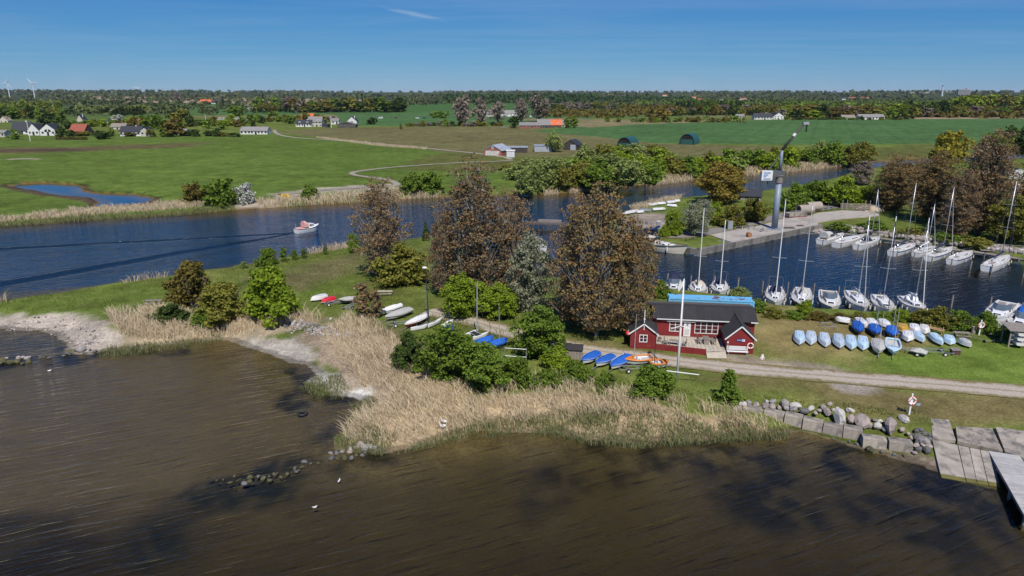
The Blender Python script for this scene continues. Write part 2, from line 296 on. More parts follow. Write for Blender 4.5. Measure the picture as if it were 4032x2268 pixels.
# cover colours
GRASS, GRASS2, DRY, SAND, GRAVEL, STRAW = (.102, .158, .026), (.138, .146, .038), (.155, .128, .05), (.36, .31, .24), (.33, .285, .23), (.33, .25, .145)
CROP, MEADOW, SOIL, MUD, FALLOW = (.064, .132, .042), (.094, .142, .026), (.30, .22, .15), (.085, .062, .04), (.135, .125, .052)
PAINT = [  # polygon in picture points, colour, edge softness m, noise m, type (0 grass .. 1 bare)
    # far side of the channel
    ([(-400, 345), (700, 335), (1290, 400), (1330, 470), (1040, 500), (600, 530), (-400, 590)], MEADOW, 4, 8, 0),
    ([(690, 332), (860, 322), (1310, 318), (1520, 345), (1660, 362), (1990, 372), (1990, 395), (1280, 398), (1000, 372)], FALLOW, 4, 8, .25),
    ([(1100, 385), (1300, 395), (1990, 398), (2300, 365), (2700, 360), (2700, 400), (1700, 440), (1000, 430)], (.10, .11, .03), 6, 10, .1),
    ([(1335, 332), (1500, 312), (2050, 300), (2900, 296), (2900, 357), (2300, 363), (2100, 366), (1650, 362), (1500, 345)], CROP, 3, 3, 0),
    ([(1480, 300), (1860, 306), (1640, 312), (1480, 322), (1440, 318)], (.20, .17, .085), 5, 10, .4),
    ([(2290, 296), (2900, 293), (2900, 298.5), (2290, 300)], SOIL, 3, 3, 1),
    ([(840, 284), (1340, 281), (1500, 300), (1330, 316), (860, 318)], CROP, 4, 4, 0),
    ([(980, 264), (1300, 258), (1560, 272), (1500, 281), (980, 282)], (.055, .118, .032), 6, 8, 0),
    ([(400, 262), (980, 263), (980, 284), (640, 292), (400, 282)], CROP, 6, 6, 0),
    ([(200, 249), (700, 251), (980, 255), (700, 262), (320, 260)], SOIL, 8, 8, 1),
    ([(1490, 270), (1900, 274), (1900, 290), (1480, 296)], (.085, .125, .036), 6, 8, 0),
    ([(1300, 300), (1440, 297), (1500, 303), (1380, 312)], (.19, .16, .09), 6, 8, .5),
    # marsh with mud
    ([(-200, 376), (180, 372), (420, 362), (520, 360), (480, 372), (300, 379), (100, 388), (-200, 392)], (.112, .098, .040), 4, 9, .5),
    ([(-200, 380), (120, 376), (260, 374), (200, 382), (-200, 387)], MUD, 2, 4, 1),
    ([(15, 402), (95, 400), (100, 402), (20, 404)], SAND, 1, 1, 1),
    ([(10, 461), (215, 461), (240, 480), (405, 493), (408, 506), (380, 520), (225, 520), (215, 505), (80, 488), (0, 470)], MUD, 1.5, 1.5, .8),
    # far bank: sand at the water, landing place
    ([(585, 505), (700, 500), (700, 526), (580, 530)], SAND, 1.5, 2, 1),
    ([(570, 522), (1060, 488), (1060, 502), (570, 532)], (.24, .19, .11), 1.5, 2, .8),
    ([(680, 488), (800, 472), (1000, 462), (1010, 474), (820, 484), (700, 498)], SAND, 2, 3, 1),
    # peninsula with the crane
    ([(1560, 552), (1600, 540), (1690, 538), (1690, 570), (1640, 585), (1560, 588)], (.29, .24, .19), 1.5, 2, 1),
    # near land
    ([(1700, 758), (1905, 765), (2100, 800), (2400, 850), (2350, 900), (2000, 905), (1880, 905), (1880, 800)], (.200, .162, .066), 3, 4, .25),
    ([(1720, 960), (1900, 940), (2300, 985), (2620, 1000), (2620, 1075), (2300, 1045), (2100, 1020), (1880, 985)], (.185, .152, .062), 3, 4, .25),
    ([(2200, 900), (2620, 830), (2620, 980), (2300, 950)], (.118, .172, .030), 3, 4, 0),
    ([(1440, 855), (1700, 900), (1920, 915), (1900, 945), (1600, 905), (1420, 880)], (.22, .17, .09), 2, 3, .4),
    ([(2070, 960), (2190, 968), (2185, 1000), (2080, 985)], GRAVEL, 1, 2, 1),
    ([(1830, 900), (2000, 912), (2120, 935), (2060, 945), (1850, 920)], (.27, .225, .165), 1.5, 2.5, .9),
    ([(640, 700), (900, 640), (880, 690), (760, 730)], (.15, .135, .06), 3, 4, .2),
    ([(860, 820), (1010, 830), (1080, 900), (1000, 880), (900, 850)], (.15, .12, .06), 2, 3, .4),
    # beaches
    ([(-200, 788), (190, 792), (270, 815), (330, 850), (330, 872), (230, 900), (140, 900), (180, 862), (100, 836), (-200, 830)], (.40, .345, .28), 1, 1.5, 1),
    ([(330, 800), (700, 790), (860, 815), (880, 830), (760, 830), (560, 848), (300, 860)], (.34, .275, .185), 1, 2, .8),
    ([(545, 845), (640, 838), (740, 850), (800, 880), (790, 905), (850, 930), (960, 960), (960, 1010), (880, 1000), (770, 925), (640, 885), (545, 860)], (.42, .375, .31), .8, 1.2, 1),
    ([(860, 820), (990, 870), (1080, 930), (1180, 1000), (1400, 990), (1700, 1030), (1990, 1060), (1990, 1100), (1500, 1115), (1100, 1120), (840, 1140), (860, 1060), (960, 1010), (880, 900)], (.36, .275, .165), .8, 1.2, .8),
    ([(740, 845), (860, 822), (980, 880), (1020, 990), (930, 1000), (880, 950), (800, 900)], (.33, .26, .18), .8, 1.5, .8),
    ([(755, 925), (800, 918), (850, 935), (810, 948), (760, 940)], (.62, .60, .53), .5, .8, 1),
    ([(868, 972), (925, 962), (935, 985), (885, 990)], (.62, .60, .53), .5, .8, 1),
    ([(1990, 1060), (2370, 1140), (2380, 1210), (2200, 1150), (2000, 1095)], (.27, .215, .155), .5, .8, 1),
]
BED = [  # sea bed: weed and shallows
    ([(-200, 935), (300, 905), (600, 890), (760, 940), (890, 1050), (830, 1110), (560, 1190), (300, 1260), (-200, 1290)], (.165, .132, .086), 5.0, 3.0),
    ([(300, 1330), (420, 1240), (560, 1200), (720, 1155), (860, 1100), (900, 1060), (900, 1090), (850, 1160), (1000, 1140), (900, 1180), (700, 1260), (500, 1310), (340, 1350)], (.012, .018, .016), 1.6, 3.0),
    ([(735, 940), (770, 945), (800, 975), (870, 990), (900, 1010), (870, 1040), (830, 1010), (760, 995), (745, 1030), (725, 1020), (750, 985)], (.012, .016, .014), .7, 2.5),
    ([(-100, 905), (200, 890), (480, 888), (200, 912), (-100, 930)], (.008, .012, .014), .7, 2.5),
    ([(1390, 1190), (1500, 1150), (1650, 1140), (1800, 1125), (1990, 1110), (2000, 1180), (1800, 1190), (1640, 1240), (1420, 1230)], (.017, .018, .014), 2.6, 4.5),
    ([(1880, 1240), (1960, 1190), (2100, 1170), (2250, 1175), (2380, 1215), (2620, 1250), (2620, 1400), (2400, 1380), (2150, 1330), (1990, 1330), (1890, 1300)], (.014, .017, .016), 2.6, 4.5),
    ([(2000, 1110), (2120, 1115), (2300, 1170), (2365, 1215), (2300, 1230), (2120, 1160)], (.012, .014, .010), .8, 2.5),
    ([(-50, 850), (120, 850), (165, 870), (130, 895), (-50, 905)], (.05, .055, .055), 2.0, 2.0),
]
def make_ground():
    th = np.radians(np.linspace(-66, 66, 560)); rr = list(np.arange(27, 62, .36)) + list(np.arange(62, 135, .42))
    while rr[-1] < 36000: rr.append(rr[-1] * 1.0135 if rr[-1] < 3000 else rr[-1] * 1.035)
    rr = np.array(rr); A, B = np.meshgrid(th, rr); P = np.stack([(B * np.sin(A)).ravel(), (B * np.cos(A)).ravel()], 1)
    z, dist = terrain(P); n, k = len(rr), len(th); r = np.hypot(P[:, 0], P[:, 1])
    col = np.empty((len(P), 4)); g = fbm(P, 11, 40)[:, None]
    col[:, :3] = np.array(GRASS) * (1 - g) + np.array(GRASS2) * g; col[:, 3] = 0
    g2 = fbm(P, 380, 50)[:, None]; fm = sm(700, 1500, r)[:, None]
    wd_ = sm(1700, 2600, r)[:, None]; fc = np.where(g2 > .66, np.array(SOIL) * .7, np.where(g2 > .45, np.array(CROP) * .8, np.array((.07, .10, .035)))) * (1 - wd_) + np.array((.042, .058, .024)) * wd_; col[:, :3] = col[:, :3] * (1 - fm) + fc * fm
    for pts, c, soft, ns, ty in PAINT:
        pg = poly(pts, 1.0); lo, hi = pg.min(0) - 3 * ns - soft, pg.max(0) + 3 * ns + soft
        s = np.where(((P > lo) & (P < hi)).all(1))[0]
        if not len(s): continue
        Q = P[s]; m = sm(-soft, soft, sdist(Q, pg) + (fbm(Q, ns * 1.6, 7) - .5) * 2.2 * ns)[:, None]
        col[s, :3] = col[s, :3] * (1 - m) + np.array(c) * m; col[s, 3] = col[s, 3] * (1 - m[:, 0]) + ty * m[:, 0]
    # waterline: wet strip, then the sea bed
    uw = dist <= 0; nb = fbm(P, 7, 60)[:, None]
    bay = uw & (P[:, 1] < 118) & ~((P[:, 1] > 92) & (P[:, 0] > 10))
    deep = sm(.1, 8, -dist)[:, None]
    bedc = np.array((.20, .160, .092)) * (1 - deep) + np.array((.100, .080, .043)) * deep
    fardeep = sm(3, 28, -dist)[:, None]; bedc = bedc * (1 - fardeep) + np.array((.034, .028, .013)) * fardeep  # darker with depth: light lost in murky water, put into the bed colour
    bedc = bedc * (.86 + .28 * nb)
    ch = sm(1.0, 7.0, -dist)[:, None]; chc = np.array((.16, .10, .035)) * (1 - ch) + np.array((.008, .056, .235)) * ch  # blue light scattered in the deep channel, painted into the bed colour
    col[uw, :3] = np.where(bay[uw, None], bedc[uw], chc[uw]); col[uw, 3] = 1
    hb = uw & (P[:, 1] < 175) & (P[:, 1] > 92) & (P[:, 0] > 10); col[hb, :3] = np.array((.009, .030, .095))  # harbour bed painted with the scattered blue of its water too
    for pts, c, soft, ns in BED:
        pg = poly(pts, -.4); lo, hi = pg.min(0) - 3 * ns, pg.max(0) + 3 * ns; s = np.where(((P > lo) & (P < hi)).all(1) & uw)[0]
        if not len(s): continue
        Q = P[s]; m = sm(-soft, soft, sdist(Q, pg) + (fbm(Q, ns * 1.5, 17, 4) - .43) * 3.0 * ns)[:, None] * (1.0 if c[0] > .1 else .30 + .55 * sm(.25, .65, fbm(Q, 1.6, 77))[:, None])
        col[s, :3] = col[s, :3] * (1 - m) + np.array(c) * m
    wet = ((dist > 0) & (dist < .9) & (r < 400)); col[wet, :3] *= .55
    z = np.where(r > 3000, z - 0, z)
    f = np.arange(n * k).reshape(n, k); q = np.stack([f[:-1, :-1], f[:-1, 1:], f[1:, 1:], f[1:, :-1]], -1).reshape(-1, 4)[:, ::-1]
    me = bpy.data.meshes.new('ground'); me.vertices.add(len(P)); me.vertices.foreach_set('co', np.column_stack([P, z]).ravel())
    me.loops.add(q.size); me.loops.foreach_set('vertex_index', q.ravel().astype(np.int32)); me.polygons.add(len(q)); me.polygons.foreach_set('loop_start', np.arange(0, q.size, 4, dtype=np.int32))
    me.polygons.foreach_set('use_smooth', np.ones(len(q), bool))
    me.update(); me.validate()
    at = me.color_attributes.new('cover', 'FLOAT_COLOR', 'POINT'); at.data.foreach_set('color', col.ravel().astype(np.float32))
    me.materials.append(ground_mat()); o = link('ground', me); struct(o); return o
def ground_mat():
    m = bpy.data.materials.new('ground_cover'); m.use_nodes = True; n, l = m.node_tree.nodes, m.node_tree.links; p = n['Principled BSDF']
    p.inputs['Roughness'].default_value = 1.0; p.inputs['Specular IOR Level'].default_value = .03
    a = n.new('ShaderNodeAttribute'); a.attribute_name = 'cover'; g = n.new('ShaderNodeNewGeometry')
    def noise(sc, det, ro=.6):
        t = n.new('ShaderNodeTexNoise'); l.new(g.outputs['Position'], t.inputs['Vector']); t.inputs['Scale'].default_value = sc; t.inputs['Detail'].default_value = det; t.inputs['Roughness'].default_value = ro; return t.outputs[0]
    def rng(x, a0, a1, b0, b1):
        t = n.new('ShaderNodeMapRange'); l.new(x, t.inputs[0]); t.inputs[1].default_value = a0; t.inputs[2].default_value = a1; t.inputs[3].default_value = b0; t.inputs[4].default_value = b1; return t.outputs[0]
    def mul(x, y):
        t = n.new('ShaderNodeMath'); t.operation = 'MULTIPLY'
        for i, q in enumerate((x, y)):
            if isinstance(q, float): t.inputs[i].default_value = q
            else: l.new(q, t.inputs[i])
        return t.outputs[0]
    fine, mid, big = noise(3.2, 8, .75), noise(.45, 6, .65), noise(.06, 5)
    v = mul(mul(rng(fine, .3, .72, .50, 1.55), rng(mid, .3, .7, .74, 1.26)), rng(big, .3, .7, .84, 1.16))
    v = mul(v, rng(noise(.011, 4), .3, .7, .84, 1.16)); v = mul(v, rng(noise(.16, 5, .7), .32, .68, .72, 1.28))
    mpx = n.new('ShaderNodeMapping'); l.new(g.outputs['Position'], mpx.inputs[0]); mpx.inputs['Rotation'].default_value = (0, 0, R(24)); wv = n.new('ShaderNodeTexWave'); l.new(mpx.outputs[0], wv.inputs['Vector']); wv.inputs['Scale'].default_value = .022; wv.inputs['Distortion'].default_value = .4
    sx = n.new('ShaderNodeSeparateXYZ'); l.new(g.outputs['Position'], sx.inputs[0]); farm = mul(rng(sx.outputs[1], 380, 400, 0, 1), rng(sx.outputs[0], 60, 70, 0, 1))
    tl = n.new('ShaderNodeMath'); tl.operation = 'SUBTRACT'; tl.inputs[0].default_value = 1; l.new(mul(farm, rng(wv.outputs['Fac'], .88, .99, 0, .13)), tl.inputs[1]); v = mul(v, tl.outputs[0])
    uwm = n.new('ShaderNodeMix'); l.new(rng(sx.outputs[2], -.02, -.35, 0, .72), uwm.inputs[0]); l.new(v, uwm.inputs[2]); uwm.inputs[3].default_value = 1.0; v = uwm.outputs[0]   # sand under water is even
    x = n.new('ShaderNodeMixRGB'); x.blend_type = 'MULTIPLY'; x.inputs[0].default_value = 1; l.new(a.outputs['Color'], x.inputs[1]); l.new(v, x.inputs[2])
    # straw showing through the grass
    inv = n.new('ShaderNodeMath'); inv.operation = 'SUBTRACT'; inv.inputs[0].default_value = 1; l.new(a.outputs['Alpha'], inv.inputs[1])
    s1 = mul(mul(rng(mid, .50, .78, 0, .50), rng(noise(1.6, 6, .7), .42, .62, 0, 1)), inv.outputs[0])
    y = n.new('ShaderNodeMixRGB'); l.new(s1, y.inputs[0]); l.new(x.outputs[0], y.inputs[1]); y.inputs[2].default_value = (.20, .17, .075, 1)
    l.new(y.outputs[0], p.inputs['Base Color'])
    b = n.new('ShaderNodeBump'); b.inputs['Strength'].default_value = .9; b.inputs['Distance'].default_value = .14; l.new(fine, b.inputs['Height']); l.new(b.outputs[0], p.inputs['Normal'])
    return m
make_ground()

def water_mat():
    m = bpy.data.materials.new('water'); m.use_nodes = True; n, l = m.node_tree.nodes, m.node_tree.links; n.remove(n['Principled BSDF'])
    g = n.new('ShaderNodeNewGeometry'); sp = n.new('ShaderNodeSeparateXYZ'); l.new(g.outputs['Position'], sp.inputs[0])
    def mt(op, *q):
        t = n.new('ShaderNodeMath'); t.operation = op
        for i, x in enumerate(q):
            if isinstance(x, (int, float)): t.inputs[i].default_value = x
            else: l.new(x, t.inputs[i])
        return t.outputs[0]
    def noise(rot, sx, sy, sc, det, ro=.55, dist=0.0):
        mp = n.new('ShaderNodeMapping'); l.new(g.outputs['Position'], mp.inputs[0]); mp.vector_type = 'TEXTURE'; mp.inputs['Rotation'].default_value = (0, 0, R(rot)); mp.inputs['Scale'].default_value = (1 / sx, 1 / sy, 1)
        t = n.new('ShaderNodeTexNoise'); l.new(mp.outputs[0], t.inputs['Vector']); t.inputs['Scale'].default_value = sc; t.inputs['Detail'].default_value = det; t.inputs['Roughness'].default_value = ro; t.inputs['Distortion'].default_value = dist; return t.outputs[0]
    # wind waves run across the bay; short chop everywhere; the harbour is calmer
    swell = mt('MULTIPLY', mt('POWER', noise(24, .13, 1.0, 1.7, 3, .5, .6), 3.5), 3.2); chop = noise(30, .5, 1.0, 2.3, 4, .6); fine = noise(10, 1, 1, 6.5, 3, .6)
    def step_(v, a, b_):
        t = n.new('ShaderNodeMapRange'); t.interpolation_type = 'SMOOTHSTEP'; l.new(v, t.inputs[0]); t.inputs[1].default_value = a; t.inputs[2].default_value = b_; return t.outputs[0]
    hx = mt('MULTIPLY', step_(sp.outputs[0], -10, 40), mt('MULTIPLY', step_(sp.outputs[1], 85, 100), step_(sp.outputs[1], 175, 150)))
    chan = mt('MULTIPLY', step_(sp.outputs[1], 96, 118), step_(sp.outputs[0], 60, 20))
    pond = mt('MULTIPLY', step_(sp.outputs[1], 196, 204), step_(sp.outputs[0], -70, -84))
    calm = mt('MULTIPLY', mt('ADD', mt('SUBTRACT', 1, mt('MULTIPLY', hx, .25)), mt('MULTIPLY', chan, .45)), mt('SUBTRACT', 1, mt('MULTIPLY', pond, .93)))
    hgt_ = mt('ADD', mt('ADD', mt('MULTIPLY', swell, .23), mt('MULTIPLY', chop, .14)), mt('MULTIPLY', fine, .05))
    hgt_ = mt('MULTIPLY', hgt_, calm)
    # wake of the motor boat: two arms of ripples trailing behind it
    B0 = G('M4', 385, 742)
    for q, ph in ((G('L1', 0, 890), 0.0), (G('L1', 0, 1215), 1.0)):
        d = (q - B0); Lw = d.length; d.normalize(); nx, ny = -d.y, d.x
        u = mt('ADD', mt('MULTIPLY', mt('SUBTRACT', sp.outputs[0], B0.x), d.x), mt('MULTIPLY', mt('SUBTRACT', sp.outputs[1], B0.y), d.y))
        v = mt('ADD', mt('MULTIPLY', mt('SUBTRACT', sp.outputs[0], B0.x), nx), mt('MULTIPLY', mt('SUBTRACT', sp.outputs[1], B0.y), ny))
        v = mt('ADD', v, mt('MULTIPLY', mt('SUBTRACT', noise(0, 1, 1, .06, 2), .5), 2.0))
        wid = mt('ADD', .7, mt('MULTIPLY', u, 0.020 if ph else .009))
        env = mt('EXPONENT', mt('MULTIPLY', mt('POWER', mt('DIVIDE', v, wid), 2), -1.0))
        env = mt('MULTIPLY', env, mt('MULTIPLY', mt('GREATER_THAN', u, 0), mt('LESS_THAN', u, Lw * 1.4)))
        hgt_ = mt('ADD', hgt_, mt('MULTIPLY', mt('SINE', mt('MULTIPLY', v, 4.6 if ph else 3.4)), mt('MULTIPLY', env, 2.2)))
    b = n.new('ShaderNodeBump'); b.inputs['Strength'].default_value = 1.0; b.inputs['Distance'].default_value = .30; l.new(hgt_, b.inputs['Height'])
    fr = n.new('ShaderNodeFresnel'); fr.inputs['IOR'].default_value = 1.24; l.new(b.outputs[0], fr.inputs['Normal'])
    gl = n.new('ShaderNodeBsdfGlossy'); gl.inputs['Roughness'].default_value = .06; l.new(b.outputs[0], gl.inputs['Normal']); gl.inputs['Color'].default_value = (.95, .97, 1, 1)
    tr = n.new('ShaderNodeBsdfTransparent'); tr.inputs['Color'].default_value = (.72, .70, .56, 1)
    mx = n.new('ShaderNodeMixShader'); l.new(fr.outputs[0], mx.inputs[0]); l.new(tr.outputs[0], mx.inputs[1]); l.new(gl.outputs[0], mx.inputs[2])
    l.new(mx.outputs[0], n['Material Output'].inputs[0]); return m
mb = MB(); mb.add([(-3000, -3000, 0), (3000, -3000, 0), (3000, 620, 0), (-3000, 620, 0)], [(0, 1, 2, 3)])
struct(mb.build('water', water_mat()))
# sea bed beyond the surveyed fan, behind the camera
mb = MB(); mb.add([(-3000, -3000, -1.9), (3000, -3000, -1.9), (3000, 140, -1.9), (-3000, 140, -1.9)], [(0, 1, 2, 3)])
struct(mb.build('sea_bed', M('bed_murk', (.034, .028, .013), .9, .3, .2)))  # colour carries the dimming of light in deep murky water

# ---------------------------------------------------------------- roads and paths: draped ribbons whose verges break up
def path_mat(name, c, edge, ruts=True):
    m = bpy.data.materials.new(name); m.use_nodes = True; n, l = m.node_tree.nodes, m.node_tree.links; p = n['Principled BSDF']; p.inputs['Roughness'].default_value = .92; p.inputs['Specular IOR Level'].default_value = .15
    g = n.new('ShaderNodeNewGeometry'); u = n.new('ShaderNodeUVMap'); s = n.new('ShaderNodeSeparateXYZ'); l.new(u.outputs[0], s.inputs[0])
    def noise(sc, det=6):
        t = n.new('ShaderNodeTexNoise'); l.new(g.outputs['Position'], t.inputs['Vector']); t.inputs['Scale'].default_value = sc; t.inputs['Detail'].default_value = det; t.inputs['Roughness'].default_value = .7; return t.outputs[0]
    def mt(op, *q):
        t = n.new('ShaderNodeMath'); t.operation = op
        for i, x in enumerate(q):
            if isinstance(x, (int, float)): t.inputs[i].default_value = x
            else: l.new(x, t.inputs[i])
        return t.outputs[0]
    d = mt('ABSOLUTE', mt('SUBTRACT', s.outputs[0], .5))                        # 0 middle .. .5 edge
    e = mt('ADD', d, mt('ADD', mt('MULTIPLY', mt('SUBTRACT', noise(1.3), .5), .45), mt('MULTIPLY', mt('SUBTRACT', noise(.22, 4), .5), .55)))
    k = n.new('ShaderNodeMapRange'); l.new(e, k.inputs[0]); k.inputs[1].default_value = .24; k.inputs[2].default_value = .42
    q = k.outputs[0]
    if ruts:
        mid = n.new('ShaderNodeMapRange'); l.new(mt('ADD', d, mt('MULTIPLY', mt('SUBTRACT', noise(2.0), .5), .16)), mid.inputs[0]); mid.inputs[1].default_value = .07; mid.inputs[2].default_value = .02; mid.inputs[4].default_value = .55
        q = mt('MAXIMUM', q, mid.outputs[0])
    v = n.new('ShaderNodeMapRange'); l.new(noise(4.5, 8), v.inputs[0]); v.inputs[1].default_value = .3; v.inputs[2].default_value = .7; v.inputs[3].default_value = .68; v.inputs[4].default_value = 1.3
    y = n.new('ShaderNodeMixRGB'); l.new(q, y.inputs[0]); y.inputs[1].default_value = rgb(c); y.inputs[2].default_value = rgb(edge)
    x = n.new('ShaderNodeMixRGB'); x.blend_type = 'MULTIPLY'; x.inputs[0].default_value = 1; l.new(y.outputs[0], x.inputs[1]); l.new(v.outputs[0], x.inputs[2]); l.new(x.outputs[0], p.inputs['Base Color'])
    b = n.new('ShaderNodeBump'); b.inputs['Strength'].default_value = .5; b.inputs['Distance'].default_value = .08; l.new(noise(6), b.inputs['Height']); l.new(b.outputs[0], p.inputs['Normal']); return m
def ribbon(name, pts, width, mat, lift=.05, c='D', step=1.2, z=None):
    W = [on(c, x, y) for x, y in pts]; out = []
    for i in range(len(W) - 1):                                                # Catmull-Rom through the surveyed points
        p0, p1, p2, p3 = W[max(i - 1, 0)], W[i], W[i + 1], W[min(i + 2, len(W) - 1)]; k = max(2, int((p2 - p1).length / step))
        for j in range(k):
            t = j / k; out.append(.5 * ((2 * p1) + (-p0 + p2) * t + (2 * p0 - 5 * p1 + 4 * p2 - p3) * t * t + (-p0 + 3 * p1 - 3 * p2 + p3) * t ** 3))
    out.append(W[-1]); vs = []; fs = []; uv = []; NX = 6
    ctr = np.array([[p.x, p.y] for p in out]); tang = np.gradient(ctr, axis=0); tang /= np.linalg.norm(tang, axis=1)[:, None] + 1e-9
    pts2 = np.concatenate([ctr + np.stack([tang[:, 1], -tang[:, 0]], 1) * width * (k / NX - .5) for k in range(NX + 1)])
    zz = terrain(pts2)[0]; nn = len(out); zz = zz.reshape(NX + 1, nn); up = np.maximum(zz, np.maximum(np.roll(zz, 1, 1), np.roll(zz, -1, 1)))
    me = bpy.data.meshes.new(name); co = np.column_stack([pts2, (up + lift).ravel()])
    for k in range(NX):
        for i in range(nn - 1): fs.append((k * nn + i, (k + 1) * nn + i, (k + 1) * nn + i + 1, k * nn + i + 1)); uv += [(k / NX, i), ((k + 1) / NX, i), ((k + 1) / NX, i + 1), (k / NX, i + 1)]
    me.from_pydata([tuple(q) for q in co], [], [f[::-1] for f in fs]); ul = me.uv_layers.new(name='UVMap')
    uvr = [q for i in range(0, len(uv), 4) for q in uv[i:i + 4][::-1]]
    ul.data.foreach_set('uv', np.array(uvr, np.float32).ravel()); me.polygons.foreach_set('use_smooth', [True] * len(fs)); me.materials.append(mat); return struct(link(name, me))
TRACK = path_mat('gravel_track', (.42, .36, .29), (.185, .155, .064))
ribbon('gravel_track', [(1075, 783), (1130, 795), (1200, 812), (1290, 838), (1390, 862), (1480, 880), (1600, 895), (1720, 912), (1860, 928), (2000, 940), (2150, 952), (2300, 964), (2450, 976), (2620, 992)], 4.2, TRACK)
FARP = path_mat('farm_path', (.31, .28, .22), (.14, .13, .055), False)
ribbon('farm_path', [(690, 327), (698, 337), (740, 346), (850, 354), (1000, 366), (1120, 378), (1225, 389), (1275, 397), (1283, 402)], 4.5, FARP, .12, step=3)
ribbon('farm_path', [(1290, 404), (1250, 406), (1150, 410), (1000, 420), (905, 431), (885, 437), (905, 443), (960, 450), (995, 460), (990, 468), (920, 472), (820, 478), (700, 490)], 3.6, FARP, .10, step=2)
ROADM = path_mat('asphalt_lane', (.23, .21, .19), (.16, .14, .06), False)
ribbon('quay_lane', [(1590, 592), (1640, 590), (1690, 594), (1770, 586), (1850, 570), (1930, 552), (2020, 532), (2100, 517), (2180, 500)], 6.0, ROADM, .06)
ribbon('country_road', [(860, 293.5), (1000, 293), (1200, 292), (1340, 291.5)], 7, M('road_far', (.16, .16, .15), .9, .15, .5), .4, step=8)
# ================================================================ VEGETATION
rng = np.random.default_rng(7)
def quads_mesh(name, V, mat):
    """V: (n,4,3) leaf faces"""
    n = len(V); me = bpy.data.meshes.new(name); me.vertices.add(n * 4); me.vertices.foreach_set('co', V.reshape(-1).astype(np.float32))
    me.loops.add(n * 4); me.loops.foreach_set('vertex_index', np.arange(n * 4, dtype=np.int32)); me.polygons.add(n); me.polygons.foreach_set('loop_start', np.arange(0, n * 4, 4, dtype=np.int32))
    me.update(); me.materials.append(mat); return me
PROF = {  # crown radius over height t (0..1)
    'round': lambda t: np.sqrt(np.clip(1 - (2 * t - 1) ** 2, 0, 1)) ** .8,
    'dome': lambda t: np.clip(1 - t ** 2.2, 0, 1) ** .6 * (.82 + .18 * np.sin(np.pi * t)),
    'poplar': lambda t: np.clip(np.sin(np.pi * np.clip(t, 0, 1) ** .92), 0, 1) ** .40 * (1 - .10 * t),
    'cone': lambda t: np.clip(1 - t, 0, 1) ** .8,
    'column': lambda t: np.clip(np.sin(np.pi * t ** .8), 0, 1) ** .5,
}
def crown_pts(r, n, W, Ht, t0, prof, K, rc, shell=.55):
    """clump centres inside the envelope, then leaf positions round them"""
    t = r.random(K * 3); rad = PROF[prof](t); keep = r.random(K * 3) < (rad + .15) / 1.15; t = t[keep][:K]; rad = rad[keep][:K]; K = len(t)
    a = r.random(K) * 2 * np.pi; q = np.where(r.random(K) < .75, r.uniform(shell, 1, K), np.sqrt(r.random(K)) * shell) * rad
    lob = (1 + .20 * np.sin(a * 2 + r.random() * 6 + t * 3) + .16 * np.sin(a * 4 + 2 - t * 5)) * r.uniform(.72, 1.2, K)
    C = np.stack([np.cos(a) * q * lob * W / 2 * .86, np.sin(a) * q * lob * W / 2 * .86, (t0 + (1 - t0) * t * r.uniform(.86, 1.06, K)) * Ht * .97], 1)
    sz = r.uniform(.55, 1.35, K) * rc
    i = r.choice(K, n, p=sz ** 2 / (sz ** 2).sum()); d = r.normal(size=(n, 3)); d /= np.linalg.norm(d, axis=1)[:, None]
    off = d * (sz[i] * r.random(n) ** .45)[:, None]; off[:, 2] *= .72
    return C, C[i] + off, d
def leaves(r, Pt, d, size, asp=1.0, up=.45, jit=.75):
    n = len(Pt); N = d * .6 + np.array([0, 0, up]) + r.normal(size=(n, 3)) * jit; N /= np.linalg.norm(N, axis=1)[:, None] + 1e-9
    T = np.cross(N, r.normal(size=(n, 3))); T /= np.linalg.norm(T, axis=1)[:, None] + 1e-9; B = np.cross(N, T)
    s = (size * r.uniform(.4, 1.55, n))[:, None]; T = T * s * .5; B = B * s * .5 * asp
    return np.stack([Pt - T * .55 - B, Pt + T - B * .3, Pt + T * .45 + B, Pt - T + B * .35], 1)
def limbs(r, C, Ht, tr, k, trunk_top=.8, mi=0, stems=1, lean=0.0):
    m = MB(); base = []
    for s in range(stems):
        bx, by = (r.uniform(-.5, .5) * stems * .25, r.uniform(-.5, .5) * stems * .25) if stems > 1 else (0, 0)
        pts = [Vector((bx, by, -.2))]
        for j in range(1, 7): pts.append(Vector((bx * (1 + j * .5) + r.normal() * Ht * .008 * j ** .5, by * (1 + j * .5) + r.normal() * Ht * .008 * j ** .5, Ht * trunk_top * j / 6)))
        m.tube(pts, [tr * (1 - .145 * j) for j in range(7)], 6, mi); base.append(pts)
    for c in C[r.permutation(len(C))[:k]]:
        pts = base[r.integers(len(base))]; h = max(.06, (c[2] / Ht - .28 - .12 * r.random()) / trunk_top) * 6; h = min(h, 5.4); i = int(h)
        p0 = pts[i].lerp(pts[i + 1], h - i); p1 = Vector(c); mid = p0.lerp(p1, .5) + Vector((r.normal() * .05, r.normal() * .05, -.03)) * (p1 - p0).length
        m.tube([p0, mid, p1], [tr * .30, tr * .17, tr * .05], 4, mi, False)
    return m
PROTO = {}
def proto(cls, v):
    if (cls, v) in PROTO: return PROTO[(cls, v)]
    W, Ht, t0, prof, n, leaf, K, rc, tr, nl, stems = CLS[cls]; r = np.random.default_rng(hash_(cls) + 31 * v)
    C, Pt, d = crown_pts(r, n, W, Ht, t0, prof, K, rc)
    asp = 3.4 if 'bare' in cls else 1.0
    cm = quads_mesh('crown', leaves(r, Pt, d, leaf if asp == 1 else leaf * .5, asp), DUMMY)
    tm = limbs(r, C, Ht, tr, nl, .8, 0, stems).mesh('trunk', DUMMY)
    PROTO[(cls, v)] = (cm, tm, W, Ht); return PROTO[(cls, v)]
